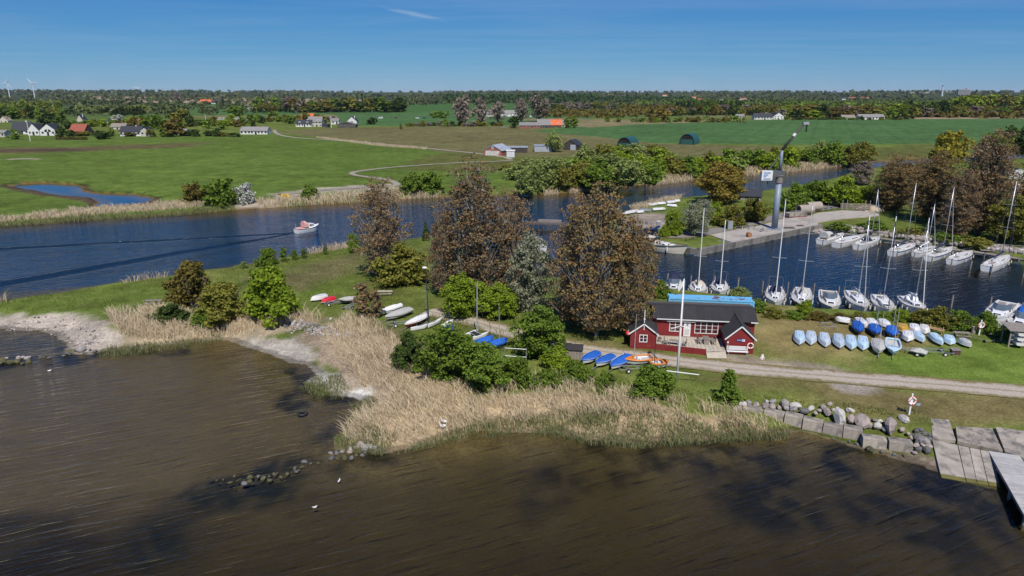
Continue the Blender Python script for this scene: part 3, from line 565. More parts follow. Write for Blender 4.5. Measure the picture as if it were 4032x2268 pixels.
def hash_(s): return sum(ord(c) * (i + 3) for i, c in enumerate(s))
DUMMY = M('bark', (.12, .10, .08), .9, .3, 2)
PALE = M('bark_pale', (.30, .28, .25), .9, .3, 2)
CLS = {  # W, H, crown start, profile, leaves, leaf size, clumps, clump radius, trunk radius, limbs, stems
    'poplar': (9.6, 18.2, .04, 'poplar', 18000, .190, 700, .62, .24, 520, 1),
    'sapling': (2.6, 5.2, .05, 'column', 1500, .22, 60, .38, .07, 40, 2),
    'bush': (5.0, 4.0, .04, 'dome', 7500, .205, 110, .60, .10, 50, 4),
    'scrub': (4.0, 1.7, .02, 'dome', 2600, .20, 60, .45, .05, 40, 5),
    'tree': (7.0, 8.0, .08, 'round', 10500, .245, 150, .82, .16, 70, 2),
    'willow': (8.0, 9.0, .05, 'round', 9000, .225, 190, .75, .16, 110, 3),
    'fir': (3.4, 4.2, .03, 'cone', 3200, .20, 110, .36, .08, 60, 1),
    'midbush': (8.0, 6.5, .03, 'dome', 2300, .52, 85, 1.15, .16, 34, 3),
    'midtree': (9.0, 9.5, .10, 'round', 2300, .55, 90, 1.3, .2, 40, 2),
    'fartree': (10.0, 12.0, .08, 'round', 520, 1.25, 46, 1.6, .3, 10, 1),
    'farbush': (7.0, 4.5, .02, 'dome', 300, .95, 30, 1.1, .15, 5, 2),
    'farfir': (5.0, 13.0, .06, 'cone', 330, 1.1, 46, .9, .22, 4, 1),
    'fartall': (4.0, 15.0, .05, 'column', 360, 1.05, 44, .95, .22, 5, 1),
    'farbare': (11.0, 15.0, .16, 'round', 1500, .80, 90, 1.35, .40, 85, 1),
    'dead': (3.0, 3.4, .25, 'round', 60, .12, 26, .3, .06, 26, 3),
}
GAIN = {'leaf_poplar': 2.9, 'leaf_poplar_olive': 2.9, 'leaf_far_wood': 1.6, 'leaf_forest': 1.7, 'twigs': 1.5, 'leaf_grey_willow': 1.6, 'leaf_willow': 2.4, 'leaf_dark': 1.7, 'leaf_yellow': 1.5, 'leaf_green': 2.3}
def L_(n_, c_, t_=.3, r_=.2): return LEAF(n_, c_, t_, r_, 1.0 if n_ in ('blossom',) else GAIN.get(n_, 2.0))
LM = {
    'poplar': L_('leaf_poplar', [(.046, .031, .021), (.092, .060, .030), (.122, .064, .030), (.095, .075, .030), (.076, .065, .044), (.13, .112, .082)], .32, .12),
    'poplar_g': L_('leaf_poplar_olive', [(.048, .038, .022), (.094, .064, .028), (.125, .068, .03), (.092, .078, .028), (.072, .066, .036)], .32, .12),
    'bright': L_('leaf_bright', [(.060, .098, .010), (.110, .150, .014), (.150, .185, .020), (.085, .125, .012)], .35, .10),
    'green': L_('leaf_green', [(.036, .064, .010), (.066, .100, .014), (.092, .128, .020), (.052, .082, .012)], .32, .12),
    'olive': L_('leaf_olive', [(.065, .068, .014), (.105, .105, .020), (.125, .118, .026), (.085, .088, .018)], .32, .12),
    'dark': L_('leaf_dark', [(.018, .030, .010), (.034, .055, .014), (.050, .074, .018), (.028, .045, .012)], .28, .15),
    'brownbush': L_('leaf_brown_bush', [(.050, .042, .012), (.085, .068, .018), (.105, .085, .022), (.07, .058, .014)], .3, .1),
    'willow': L_('leaf_willow', [(.075, .095, .026), (.115, .140, .040), (.145, .165, .060), (.095, .115, .030)], .35, .14),
    'grey': L_('leaf_grey_willow', [(.10, .11, .065), (.17, .18, .115), (.235, .24, .165), (.13, .14, .085)], .3, .08),
    'yellow': L_('leaf_yellow', [(.14, .125, .018), (.21, .185, .026), (.25, .215, .035), (.16, .14, .02)], .35, .08),
    'gold': L_('leaf_golden_brown', [(.095, .075, .018), (.145, .110, .024), (.165, .125, .030), (.115, .095, .02)], .35, .08),
    'white': L_('blossom', [(.42, .42, .38), (.60, .60, .56), (.25, .27, .18), (.55, .54, .50)], .2, .05),
    'bare': L_('twigs', [(.10, .080, .062), (.15, .122, .098), (.19, .160, .130), (.12, .10, .08)], .1, .15),
    'birch': L_('leaf_birch', [(.085, .110, .020), (.135, .155, .032), (.16, .175, .045), (.10, .125, .024)], .35, .2),
    'farwood': L_('leaf_far_wood', [(.030, .046, .018), (.050, .066, .024), (.075, .086, .032), (.045, .058, .022), (.085, .078, .045)], .25, .2),
}
def slot(o, m):
    o.material_slots[0].link = 'OBJECT'; o.material_slots[0].material = m
def plant(name, label, p, w, h, cls, mat, v=None, cat='tree', group=None, bark=None, rz=None, sink=.1):
    cm, tm, W, Ht = proto(cls, random.randrange(3) if v is None else v)
    o = thing(name, label, cat, (p[0], p[1], p[2] - sink), random.uniform(0, 6.28) if rz is None else rz, group); o.scale = (w / W, w / W, h / Ht)
    t = link('trunk', tm, o); slot(t, bark or DUMMY); c = link('crown', cm, o); slot(c, LM[mat]); return o
random.seed(11)
def by_px(name, label, x, yb, wpx, ytop, cls, mat, cat='tree', c='D', z=None, **k):
    """from the picture: foot (x,yb), crown width in picture points, top row"""
    p = on(c, x, yb) if z is None else G(c, x, yb, z); u = (G(c, x + wpx / 2, yb, p.z) - G(c, x - wpx / 2, yb, p.z)).length
    return plant(name, label, p, u, hgt(c, x, yb, p.z, ytop), cls, mat, cat=cat, **k)
# ---- near trees and shrubs
P_ = 'poplar'
for a in [
    ('poplar_tree', 'slender brown leafed poplar left of the two broad ones, by the channel', 965, 700, 150, 438, P_, 'poplar', 0),
    ('poplar_tree', 'tallest brown poplar in the middle clump, behind the catamaran mast', 1195, 745, 225, 398, P_, 'poplar', 1),
    ('poplar_tree', 'brown poplar on the right flank of the middle clump, in front of white boats', 1288, 735, 135, 470, P_, 'poplar', 2),
    ('poplar_tree', 'low brown poplar on the left flank of the middle clump', 1115, 745, 100, 520, P_, 'poplar', 1),
    ('poplar_tree', 'tall brown poplar with pale forked trunk left of the red clubhouse', 1500, 845, 235, 450, P_, 'poplar_g', 2),
    ('poplar_tree', 'shorter brown poplar touching the left gable of the red clubhouse', 1585, 848, 165, 535, P_, 'poplar_g', 0),
    ('poplar_tree', 'brown poplar behind the tall one, between clubhouse and grey willow', 1438, 815, 140, 505, P_, 'poplar', 1),
]: by_px(a[0], a[1], a[2], a[3], a[4], a[5], a[6], a[7], v=a[8], bark=PALE)
for n_, lb, x, yb, wp, yt, cl, mt_ in [
    ('young_poplar', 'young brown poplar bush growing among boat trailers', 915, 802, 50, 700, 'sapling', 'poplar'),
    ('young_poplar', 'small brown sapling right of the young poplar bush', 945, 800, 42, 722, 'sapling', 'poplar'),
    ('grey_willow', 'pale grey leafed willow between the two broad poplars', 1335, 790, 130, 590, 'willow', 'grey'),
    ('grey_willow', 'pale grey willow on the harbour side of the tall clubhouse poplar', 1590, 735, 100, 600, 'willow', 'grey'),
    ('green_tree', 'bright green tree in front of the middle poplar, left of a mast', 1165, 795, 120, 690, 'tree', 'bright'),
    ('green_tree', 'bright green tree in front of the middle poplar, right of a mast', 1252, 800, 110, 715, 'tree', 'bright'),
    ('olive_bush', 'olive bush at the foot of the slender poplar', 1012, 713, 145, 618, 'bush', 'olive'),
    ('brown_bush', 'rounded olive brown bush near the lone picnic table', 486, 768, 140, 656, 'bush', 'brownbush'),
    ('olive_bush', 'low yellow olive bush between the brown and the bright green one', 560, 800, 150, 712, 'bush', 'olive'),
    ('green_bush', 'bright green rounded bush left of the upturned white dinghy', 685, 800, 170, 668, 'bush', 'bright'),
    ('dark_scrub', 'low dark shrub at the edge of the dry reeds', 430, 808, 110, 766, 'scrub', 'dark'),
    ('dark_scrub', 'low green shrub below the bare white tree', 520, 812, 100, 775, 'scrub', 'green'),
    ('bare_shrub', 'small dead white tree standing in the olive bush', 497, 792, 48, 742, 'dead', 'bare'),
    ('green_bush', 'small dark bush at the channel edge, the largest of a row', 676, 668, 56, 622, 'bush', 'green'),
    ('thin_shrub', 'thin grey green shrub beside the dark bush at the channel', 716, 658, 26, 618, 'sapling', 'green'),
    ('thin_shrub', 'second thin shrub at the channel edge', 742, 654, 20, 622, 'sapling', 'green'),
    ('thin_shrub', 'third thin shrub at the channel edge beside the reeds', 766, 650, 20, 622, 'sapling', 'green'),
    ('thin_shrub', 'small shrub standing in the reeds at the channel', 820, 640, 16, 615, 'sapling', 'green'),
    ('thin_shrub', 'tiny round shrub on the bank left of the dark bush', 614, 676, 20, 655, 'sapling', 'willow'),
    ('green_bush', 'dense bush touching the slender poplar at the water', 890, 634, 40, 582, 'bush', 'green'),
    ('fir_sapling', 'small dark conifer between the slender and the broad poplar', 1072, 605, 26, 555, 'fir', 'dark'),
    ('green_tree', 'large green hawthorn in front of the track by the blue covered dinghies', 1358, 898, 150, 775, 'tree', 'green'),
    ('green_tree', 'dark green thicket tree below the blue tarpaulins', 1130, 955, 150, 815, 'tree', 'green'),
    ('green_bush', 'dark green bush in the thicket above the reeds, its centre', 1215, 975, 140, 860, 'tree', 'green'),
    ('dark_bush', 'dull dark bush on the left of the thicket', 1030, 925, 110, 838, 'bush', 'dark'),
    ('green_bush', 'green bush on the right end of the thicket', 1300, 965, 100, 890, 'bush', 'green'),
    ('green_bush', 'bright green shrub beside the small wooden sheds', 1400, 925, 90, 868, 'bush', 'bright'),
    ('green_bush', 'green shrub below the small wooden sheds', 1450, 960, 90, 905, 'bush', 'green'),
    ('green_bush', 'low green shrub left of the blue covered boats row', 1380, 968, 80, 928, 'scrub', 'green'),
    ('green_bush', 'rounded green bush in front of the orange dinghies', 1642, 993, 122, 912, 'bush', 'green'),
    ('fir_bush', 'conical green bush right of the flagpole', 1828, 1010, 82, 918, 'fir', 'green'),
    ('green_bush', 'small shrub between thicket and orange dinghies', 1525, 978, 60, 935, 'scrub', 'green'),
    ('green_bush', 'green bush at the harbour edge left of the blue container', 1662, 745, 60, 705, 'bush', 'green'),
    ('green_bush', 'green bush with pale blossom right of the blue container', 1860, 752, 70, 722, 'bush', 'willow'),
    ('green_bush', 'leafy shrub hiding the bow of the black hulled sailboat', 2025, 790, 48, 752, 'bush', 'bright'),
    ('hedge_bush', 'clipped round hedge beside the lifebuoy post at the dock', 2478, 838, 62, 782, 'bush', 'green'),
    ('green_bush', 'bush beside the boat rack at the picture edge', 2540, 850, 60, 812, 'bush', 'green'),
]: by_px(n_, lb, x, yb, wp, yt, cl, mt_, cat='bush' if 'bush' in n_ or 'shrub' in n_ or 'scrub' in n_ else 'tree')
row = []
for x, yb, wp, yt, mt_ in [(1905, 782, 55, 752, 'green'), (1945, 797, 60, 772, 'olive'), (1995, 800, 60, 780, 'green'), (2060, 803, 60, 783, 'brownbush'), (2110, 806, 56, 786, 'brownbush'), (2165, 806, 56, 784, 'olive'), (2215, 806, 56, 780, 'green'),
      (2262, 806, 56, 775, 'bright'), (2310, 812, 60, 778, 'olive'), (2358, 824, 90, 772, 'olive'), (2410, 830, 80, 780, 'green'), (2445, 832, 50, 792, 'green')]:
    row.append(by_px('harbour_bush', '', x, yb, wp, yt, 'bush', mt_, cat='bush', group='bushes along the harbour edge'))
order_labels(row, '{n} bush from the left in the low row along the near harbour edge')
# ---- peninsula with the crane and its right hand trees
for n_, lb, x, yb, wp, yt, cl, mt_ in [
    ('golden_tree', 'golden brown leafed tree at the channel left of the crane', 1815, 512, 132, 410, 'tree', 'gold'),
    ('grey_willow', 'grey green willow between the car and the crane', 1752, 592, 92, 498, 'willow', 'grey'),
    ('green_bush', 'bright green bush right behind the dark blue car', 1692, 592, 58, 528, 'bush', 'bright'),
    ('green_bush', 'bright green bush at the bend of the quay lane', 1670, 596, 30, 566, 'bush', 'bright'),
    ('green_bush', 'green bush beside the grey willow on the quay', 1790, 560, 70, 505, 'bush', 'bright'),
    ('green_bush', 'brownish bush left of the crane post', 1840, 572, 80, 515, 'bush', 'olive'),
    ('green_bush', 'bush directly left of the crane post', 1895, 555, 80, 495, 'bush', 'olive'),
    ('green_bush', 'bush right of the crane post', 1995, 530, 80, 462, 'bush', 'green'),
    ('green_bush', 'taller bush behind the lane right of the crane', 2045, 512, 90, 448, 'bush', 'green'),
    ('green_bush', 'bright green bush where the lane reaches the boat yard', 2120, 518, 110, 446, 'bush', 'bright'),
    ('green_bush', 'dense bright bush at the right end of the yard', 2180, 512, 80, 462, 'bush', 'bright'),
    ('bare_shrub', 'grey half bare tree at the channel bend', 2168, 465, 70, 405, 'willow', 'bare'),
    ('brown_tree', 'brown leafed tree at the left of the right hand wood', 2245, 530, 150, 385, 'poplar', 'poplar_g'),
    ('brown_tree', 'brown leafed tree second in the right hand wood', 2340, 560, 150, 375, 'poplar', 'poplar_g'),
    ('brown_tree', 'tallest brown tree of the right hand wood', 2462, 590, 175, 318, 'poplar', 'poplar'),
    ('brown_tree', 'brown tree low between the masts at right', 2400, 600, 120, 420, 'poplar', 'poplar'),
    ('brown_tree', 'brown tree cut off by the right picture edge', 2585, 580, 130, 380, 'poplar', 'poplar'),
    ('brown_tree', 'brown tree behind the second one in the right hand wood', 2300, 500, 130, 400, 'poplar', 'poplar_g'),
    ('green_tree', 'yellow green tree under the tallest brown one at right', 2545, 615, 130, 500, 'tree', 'olive'),
    ('yellow_willow', 'round yellow willow behind the right hand wood', 2375, 425, 90, 330, 'midtree', 'yellow'),
    ('dark_tree', 'dark round tree at the right picture edge', 2560, 395, 85, 318, 'midtree', 'dark'),
    ('green_tree', 'light green tree behind the tallest brown one', 2500, 400, 70, 335, 'midtree', 'bright'),
    ('green_bush', 'low shrub on the jetty bank left of the rescue post', 2110, 577, 60, 558, 'scrub', 'green'),
    ('green_bush', 'low shrub on the rocky bank between the jetty masts', 2200, 578, 90, 552, 'bush', 'green'),
    ('green_bush', 'shrub on the rocky bank under the brown trees', 2290, 592, 80, 572, 'scrub', 'olive'),
    ('green_bush', 'shrub on the bank above the white boats', 2380, 606, 90, 586, 'scrub', 'green'),
    ('green_bush', 'shrub on the bank near the wooden platform', 2460, 620, 80, 598, 'scrub', 'olive'),
]: by_px(n_, lb, x, yb, wp, yt, cl, mt_, cat='bush' if 'bush' in n_ or 'shrub' in n_ else 'tree')
# ---- far bank of the channel
for n_, lb, x, yb, wp, yt, cl, mt_ in [
    ('dark_bush', 'wide dark bush on the meadow bank above the reeds, its left half', 495, 512, 85, 455, 'midbush', 'brownbush'),
    ('dark_bush', 'wide dark bush on the meadow bank, its right half', 560, 515, 100, 448, 'midbush', 'green'),
    ('blossom_bush', 'white flowering bush beside the wide dark one', 617, 512, 58, 460, 'midbush', 'white'),
    ('green_bush', 'round green bush right of the yellow sign', 780, 501, 50, 463, 'midbush', 'green'),
    ('green_bush', 'left of two joined green bushes on the far bank', 1037, 487, 74, 430, 'midbush', 'green'),
    ('green_bush', 'right of two joined green bushes on the far bank', 1085, 485, 76, 424, 'midbush', 'green'),
    ('green_tree', 'tree between the metal sheds on the far bank', 1393, 382, 50, 332, 'midtree', 'willow'),
]: by_px(n_, lb, x, yb, wp, yt, cl, mt_, cat='bush' if 'bush' in n_ else 'tree')
row = []
r = random.Random(5)
for i in range(26):                         # willow thicket opposite the harbour
    x = 1292 + i * 14.6 + r.uniform(-6, 6); f = (i * 7 % 3)
    yb = [425, 452, 482][f] - max(0, (x - 1330)) * .055 + r.uniform(-4, 4); yt = yb - r.uniform(52, 84) * [.8, .95, 1][f]
    row.append(by_px('bank_willow', '', x, yb, r.uniform(62, 98), max(yt, 412 if x < 1335 else 398 if x < 1470 else 362), r.choice(['midbush', 'midtree', 'midtree']), r.choice(['willow', 'willow', 'green', 'bright', 'olive']), group='willow thicket opposite the harbour'))
order_labels(row, '{n} tree from the left in the green thicket opposite the harbour')
row = []
for i in range(22):                         # bush row along the far bank to the right
    x = 1655 + i * 25 + r.uniform(-7, 7); yb = 446 - (x - 1655) * .078 + r.uniform(-10, 1); yt = yb - r.uniform(34, 58)
    row.append(by_px('bank_bush', '', x, yb, r.uniform(52, 78), yt, 'midbush', r.choice(['green', 'bright', 'bright', 'willow', 'green', 'olive'] if i < 19 else ['olive', 'grey']), cat='bush', group='bush row on the far bank'))
order_labels(row, '{n} bush from the left in the row along the far channel bank')

# ---- reeds and rough grass: nobody could count them
def blades(name, label, polys, dens, h, wd, mat, lean=(.25, .1), c='D', jit=.40, base=None):
    V = []; r = np.random.default_rng(hash_(label))
    for pts in polys:
        pg = poly(pts, .5, c); lo, hi = pg.min(0), pg.max(0); n = int(dens * np.prod(hi - lo)); P = r.uniform(lo, hi, (n, 2))
        P = P[inside(P, pg)]; P = P[vnoise(P, 1.6, 3) + .5 * vnoise(P, 5, 4) + r.normal(0, .18, len(P)) > .48]; z, dd = terrain(P); z = np.maximum(z, -.12); n = len(P)
        hh = h * r.uniform(.5, 1.15, n) * (.42 + .55 * vnoise(P, 4, 8) + .40 * vnoise(P, 1.3, 18)); a = r.uniform(0, 2 * np.pi, n); ln = np.stack([r.normal(lean[0], jit, n), r.normal(lean[1], jit, n)], 1) * hh[:, None]
        w2 = np.stack([np.cos(a), np.sin(a)], 1) * wd * r.uniform(.6, 1.3, n)[:, None]
        b = np.column_stack([P, z - .05]); m = np.column_stack([P + ln * .3, z + hh * .62]); t = np.column_stack([P + ln, z + hh])
        W3 = np.column_stack([w2, np.zeros(n)])
        V.append(np.stack([b - W3 * .5, b + W3 * .5, m + W3 * .5, m - W3 * .5], 1)); V.append(np.stack([m - W3 * .5, m + W3 * .5, t + W3 * .18, t - W3 * .18], 1))
    o = link(name, quads_mesh(name, np.concatenate(V), mat)); struct(o, 'stuff', label); return o
REED = LEAF('reed_straw', [(.46, .36, .22), (.62, .50, .33), (.72, .61, .44), (.52, .41, .26)], .25, .05)
REEDG = LEAF('reed_green', [(.13, .165, .06), (.19, .22, .085), (.25, .255, .115), (.34, .30, .17)], .35, .05)
TUFT = LEAF('grass_tuft', [(.075, .125, .022), (.115, .165, .03), (.15, .17, .045), (.22, .19, .085)], .3, .05)
blades('reed_bed', 'dry straw coloured reeds along the near shore in front of the thicket', [
    [(862, 1072), (900, 1040), (985, 1012), (925, 985), (860, 915), (815, 855), (850, 820), (880, 805), (960, 830), (1000, 870), (1080, 930), (1180, 985), (1290, 968), (1400, 962), (1500, 980), (1700, 1020), (1900, 1048), (1985, 1062), (1960, 1078), (1700, 1062), (1400, 1058), (1250, 1066), (1100, 1095), (1000, 1120), (870, 1105)]], 30, 1.25, .05, REED, (-.34, -.08))
blades('reed_bed', 'dry reeds on the small spit left of the rocks', [[(270, 805), (400, 790), (520, 800), (640, 788), (740, 805), (820, 815), (700, 835), (560, 842), (380, 855), (300, 850)]], 26, 1.5, .065, REED, (-.1, 0))
blades('reed_bed', 'green marsh grass fringe at the near waterline', [[(1100, 1090), (1200, 1060), (1400, 1040), (1700, 1048), (1960, 1070), (1990, 1076), (1985, 1096), (1850, 1104), (1720, 1112), (1600, 1119), (1480, 1109), (1390, 1089), (1290, 1090), (1200, 1092), (1110, 1112), (1000, 1132)],
    [(850, 1105), (930, 1080), (1000, 1100), (960, 1136), (860, 1128)]], 55, .85, .05, REEDG, (-.1, 0))
blades('reed_bed', 'two low green grass islets in the shallow bay', [[(755, 970), (790, 945), (860, 950), (880, 975), (860, 998), (800, 996)], [(880, 1010), (930, 988), (960, 1002), (950, 1020), (900, 1036)]], 60, .55, .045, REEDG, (-.1, 0))
blades('reed_bed', 'green marsh grass along the left spit waterline', [[(240, 890), (270, 870), (400, 858), (500, 845), (560, 835), (560, 850), (500, 862), (400, 878), (260, 893)]], 30, .8, .06, REEDG, (-.1, 0))
blades('reed_bed', 'tall dry reeds on the far bank below the pond', [[(-60, 558), (60, 548), (210, 530), (330, 522), (575, 507), (580, 516), (420, 530), (210, 543), (0, 560), (-60, 566)]], 13, 1.6, .11, REED, (-.12, 0))
blades('reed_bed', 'green grass fringe under the far bank reeds', [[(-60, 563), (200, 545), (420, 532), (585, 518), (590, 526), (420, 540), (200, 553), (-60, 571)]], 10, 1.1, .12, REEDG, (-.1, 0))
blades('reed_bed', 'dry reeds in patches along the far bank towards the harbour', [[(640, 510), (800, 500), (1000, 482), (1110, 480), (1110, 493), (900, 506), (660, 520)], [(1365, 478), (1400, 475), (1405, 486), (1370, 488)], [(1430, 480), (1480, 463), (1490, 476), (1440, 483)], [(1615, 458), (1650, 444), (1745, 442), (1740, 452), (1620, 466)], [(1870, 432), (2000, 420), (2180, 400), (2180, 409), (2000, 430), (1880, 440)]], 7, 1.9, .13, REED, (-.1, 0))
blades('reed_bed', 'dry reeds on the near channel bank beside the slender poplar', [[(775, 648), (860, 628), (880, 618), (885, 630), (790, 650)], [(-60, 775), (20, 765), (22, 772), (-60, 785)], [(1585, 532), (1700, 500), (1720, 503), (1600, 540)], [(300, 722), (420, 706), (425, 709), (300, 725)]], 16, 1.6, .08, REED, (-.05, 0))
blades('grass_tufts', 'long green grass in tufts over the near land', [
    [(-60, 775), (300, 727), (560, 690), (880, 636), (1080, 620), (1085, 780), (1000, 790), (760, 760), (740, 800), (400, 800), (250, 795), (-60, 790)]], 8, .38, .05, TUFT, (-.05, 0))
blades('grass_tufts', 'rough green grass between thicket, track and boulders', [
    [(1040, 900), (1330, 970), (1500, 960), (1640, 990), (1900, 1010), (2200, 1040), (2330, 1050), (2330, 1075), (2200, 1060), (1900, 1035), (1500, 985), (1200, 995), (1060, 930)], [(1075, 800), (1290, 850), (1420, 885), (1420, 930), (1250, 900), (1090, 850)]], 16, .42, .05, TUFT, (-.05, 0))
# ================================================================ CLUBHOUSE AND NEAR STRUCTURES
GZ = 1.25
RED = M('red_boards', (.215, .018, .018), .7, .22, 1.0, .25, 9, col2=(.27, .045, .04), thr=.58); WHITE = M('white_paint', (.74, .74, .72), .5, .06, 2); FELT = M('roof_felt', (.030, .028, .029), .9, .22, .8, .3, 12, col2=(.075, .07, .06), thr=.66)
MOSS = M('mossy_roof', (.085, .070, .052), .95, .3, .9, .4, 6, col2=(.13, .06, .035), thr=.55); GLASS = M('window_glass', (.012, .014, .017), .08, .1, 1, spec=.7); SLAT = M('grey_wood', (.24, .21, .18), .8, .25, 2, .3, 15)
PAVE = M('terrace_paver', (.47, .41, .32), .85, .12, 1.5, .2, 20); CONC = M('concrete', (.31, .27, .22), .9, .3, .9, .5, 8, col2=(.12, .112, .10), thr=.48); STEEL = M('galvanised', (.42, .43, .44), .45, .15, 3, metal=.5)
BLK = M('black_rubber', (.02, .02, .02), .7); ALU = M('mast_alu', (.62, .63, .64), .35, .05, 1, metal=.55); REDP = M('red_plastic', (.62, .03, .03), .5); BLUEP = M('sign_blue', (.02, .05, .22), .5)
A0 = G('C5', 232, 930, GZ); RZ = R(-7.87); MH = Matrix.Translation(A0) @ Matrix.Rotation(RZ, 4, 'Z')
def hl(x, y, z=0): return MH @ Vector((x, y, z))
ch = thing('clubhouse', 'red wooden clubhouse with black felt roofs and white windows', 'building', A0, RZ)
def gable(x0, x1, y0, y1, zb, ze, zr): # walled box with gable at front and back
    m = MB(); xm = (x0 + x1) / 2; k = [(x0, zb), (x1, zb), (x1, ze), (xm, zr), (x0, ze)]
    return m.add([(a, y0, b) for a, b in k] + [(a, y1, b) for a, b in k], [(0, 1, 2, 3, 4), (9, 8, 7, 6, 5)] + [(i, 5 + i, 5 + (i + 1) % 5, (i + 1) % 5) for i in range(5)])
def boards(x0, x1, y, z0, f, name, parent, step=.16):   # cover battens on a wall facing the front
    m = MB(); x = x0 + step
    while x < x1 - .04: m.box(x - .02, x + .02, y - .022, y, z0, f(x)); x += step
    m.build(name, RED, parent)
lw = gable(0, 3.32, 0, 6.9, -.3, 2.15, 3.40).build('left_wing_wall', RED, ch); rw = gable(12.05, 15.37, 0, 4.6, -.3, 2.1, 3.62).build('right_wing_wall', RED, ch)
mw = MB().box(2.9, 16.2, 4.2, 9.9, -.3, 2.95).build('main_wall', RED, ch)
boards(0, 3.32, 0, -.2, lambda x: 2.15 + 1.25 * (1 - abs(x - 1.66) / 1.66), 'wall_battens', lw); boards(12.05, 15.37, 0, -.2, lambda x: 2.1 + 1.52 * (1 - abs(x - 13.71) / 1.66), 'wall_battens', rw); boards(3.35, 12.0, 4.2, .5, lambda x: 2.93, 'wall_battens', mw)
def wing_roof(x0, x1, ze, zr, y0, y1, name, n):
    xm = (x0 + x1) / 2; r0 = MB().tube([(xm, y0 - .25, zr + .13), (xm, y1, zr + .13)], .06, 6).build(name, FELT, ch)
    for s in (-1, 1):
        w_ = (x1 - x0) / 2 + .28; sl = (zr - ze) / ((x1 - x0) / 2)
        for i in range(n):                                     # felt strips lapped along the ridge
            a = y0 - .22 + (y1 - y0 + .22) * i / n; b = y0 - .22 + (y1 - y0 + .22) * (i + 1) / n + .04; t = .05 + .012 * (i % 2)
            MB().add([(xm, a, zr + t), (xm, b, zr + t), (xm + s * w_, b, zr - sl * w_ + t), (xm + s * w_, a, zr - sl * w_ + t), (xm, a, zr + t + .05), (xm, b, zr + t + .05), (xm + s * w_, b, zr - sl * w_ + t + .05), (xm + s * w_, a, zr - sl * w_ + t + .05)],
                     [(0, 1, 2, 3), (7, 6, 5, 4), (0, 4, 5, 1), (1, 5, 6, 2), (2, 6, 7, 3), (3, 7, 4, 0)]).build('roof_sheet', FELT, r0)
        MB().bar((xm, y0 - .235, zr + .03), (xm + s * w_, y0 - .235, zr - sl * w_ + .03), .03, .16).build('fascia', WHITE, r0)
wing_roof(0, 3.32, 2.15, 3.40, 0, 6.6, 'left_wing_roof', 7); wing_roof(12.05, 15.37, 2.1, 3.62, 0, 5.2, 'right_wing_roof', 5)
mr = MB().box(3.0, 16.5, 6.36, 6.44, 4.02, 4.12).build('main_roof', FELT, ch)
def slab(x0, x1, ya, za, yb, zb, t=.06): return MB().add([(x0, ya, za), (x1, ya, za), (x1, yb, zb), (x0, yb, zb), (x0, ya, za + t), (x1, ya, za + t), (x1, yb, zb + t), (x0, yb, zb + t)], [(3, 2, 1, 0), (4, 5, 6, 7), (0, 1, 5, 4), (1, 2, 6, 5), (2, 3, 7, 6), (3, 0, 4, 7)])
for i in range(14):
    a = 3.0 + 13.5 * i / 14; t = .008 * (i % 2)
    slab(a, a + 13.5 / 14 - .012, 3.75, 2.93 + t, 6.4, 4.03 + t).build('roof_sheet', FELT, mr)
slab(2.2, 16.5, 6.44, 4.0, 8.0, 3.82).build('roof_sheet', FELT, mr); slab(2.0, 16.6, 8.02, 3.80, 10.2, 3.45).build('roof_sheet', MOSS, mr)
MB().box(3.5, 13.2, 3.72, 3.75, 2.86, 2.99).build('gutter', WHITE, mr); MB().box(15.6, 16.5, 3.7, 3.75, 2.86, 2.99).build('gutter', WHITE, mr)
def window(x0, x1, z0, z1, y, nx, nz, parent, leaves_=1):
    f = MB(); t = .085
    for a, b, c, d in ((x0 - t, x1 + t, z1, z1 + t), (x0 - t, x1 + t, z0 - t, z0)): f.box(a, b, y - .06, y, c, d)
    for xx in [x0 - t / 2 + (x1 - x0 + t) * i / leaves_ for i in range(leaves_ + 1)]: f.box(xx - t / 2, xx + t / 2, y - .058, y, z0, z1)
    w_ = f.build('window', WHITE, parent)
    b = MB(); nl = nx * leaves_
    for i in range(1, nl):
        if i % nx: xx = x0 + (x1 - x0) * i / nl; b.box(xx - .018, xx + .018, y - .04, y - .01, z0, z1)
    for j in range(1, nz): zz_ = z0 + (z1 - z0) * j / nz; b.box(x0, x1, y - .042, y - .012, zz_ - .018, zz_ + .018)
    b.build('glazing_bar', WHITE, w_)
    for i in range(nl):
        for j in range(nz):
            a, c = x0 + (x1 - x0) * i / nl, z0 + (z1 - z0) * j / nz; MB().box(a + .02, a + (x1 - x0) / nl - .02, y - .012, y - .004, c + .02, c + (z1 - z0) / nz - .02).build('pane', GLASS, w_)
    return w_
window(5.32, 6.72, 1.2, 2.52, 4.2, 1, 3, ch, 2); window(8.62, 11.5, 1.08, 2.62, 4.2, 1, 3, ch, 4); window(1.22, 2.08, 1.0, 1.85, 0, 1, 2, ch, 2)
dr = MB().box(7.12, 8.02, 4.14, 4.2, .5, 2.5).build('door', WHITE, ch)
dm = MB()
for s in (1, -1): dm.bar((7.57 - s * .17, 4.125, 1.95), (7.57 + s * .17, 4.125, 2.28), .05, .01)
dm.ring((7.57, 4.125, 2.33), .07, .02, n=10, k=4).tube([(7.57, 4.125, 1.88), (7.57, 4.125, 2.3)], .02, 4)
dm.build('door_emblem', BLUEP, dr); MB().ball((7.94, 4.1, 1.5), .03).build('door_handle', STEEL, dr)
for i in range(5): MB().box(7.3 + i * .12, 7.34 + i * .12, 4.13, 4.14, .7, 1.5).build('door_groove', SLAT, dr)
MB().bar((4.9, 3.95, 2.62), (8.5, 3.95, 2.62), .09).build('awning_roller', WHITE, ch)
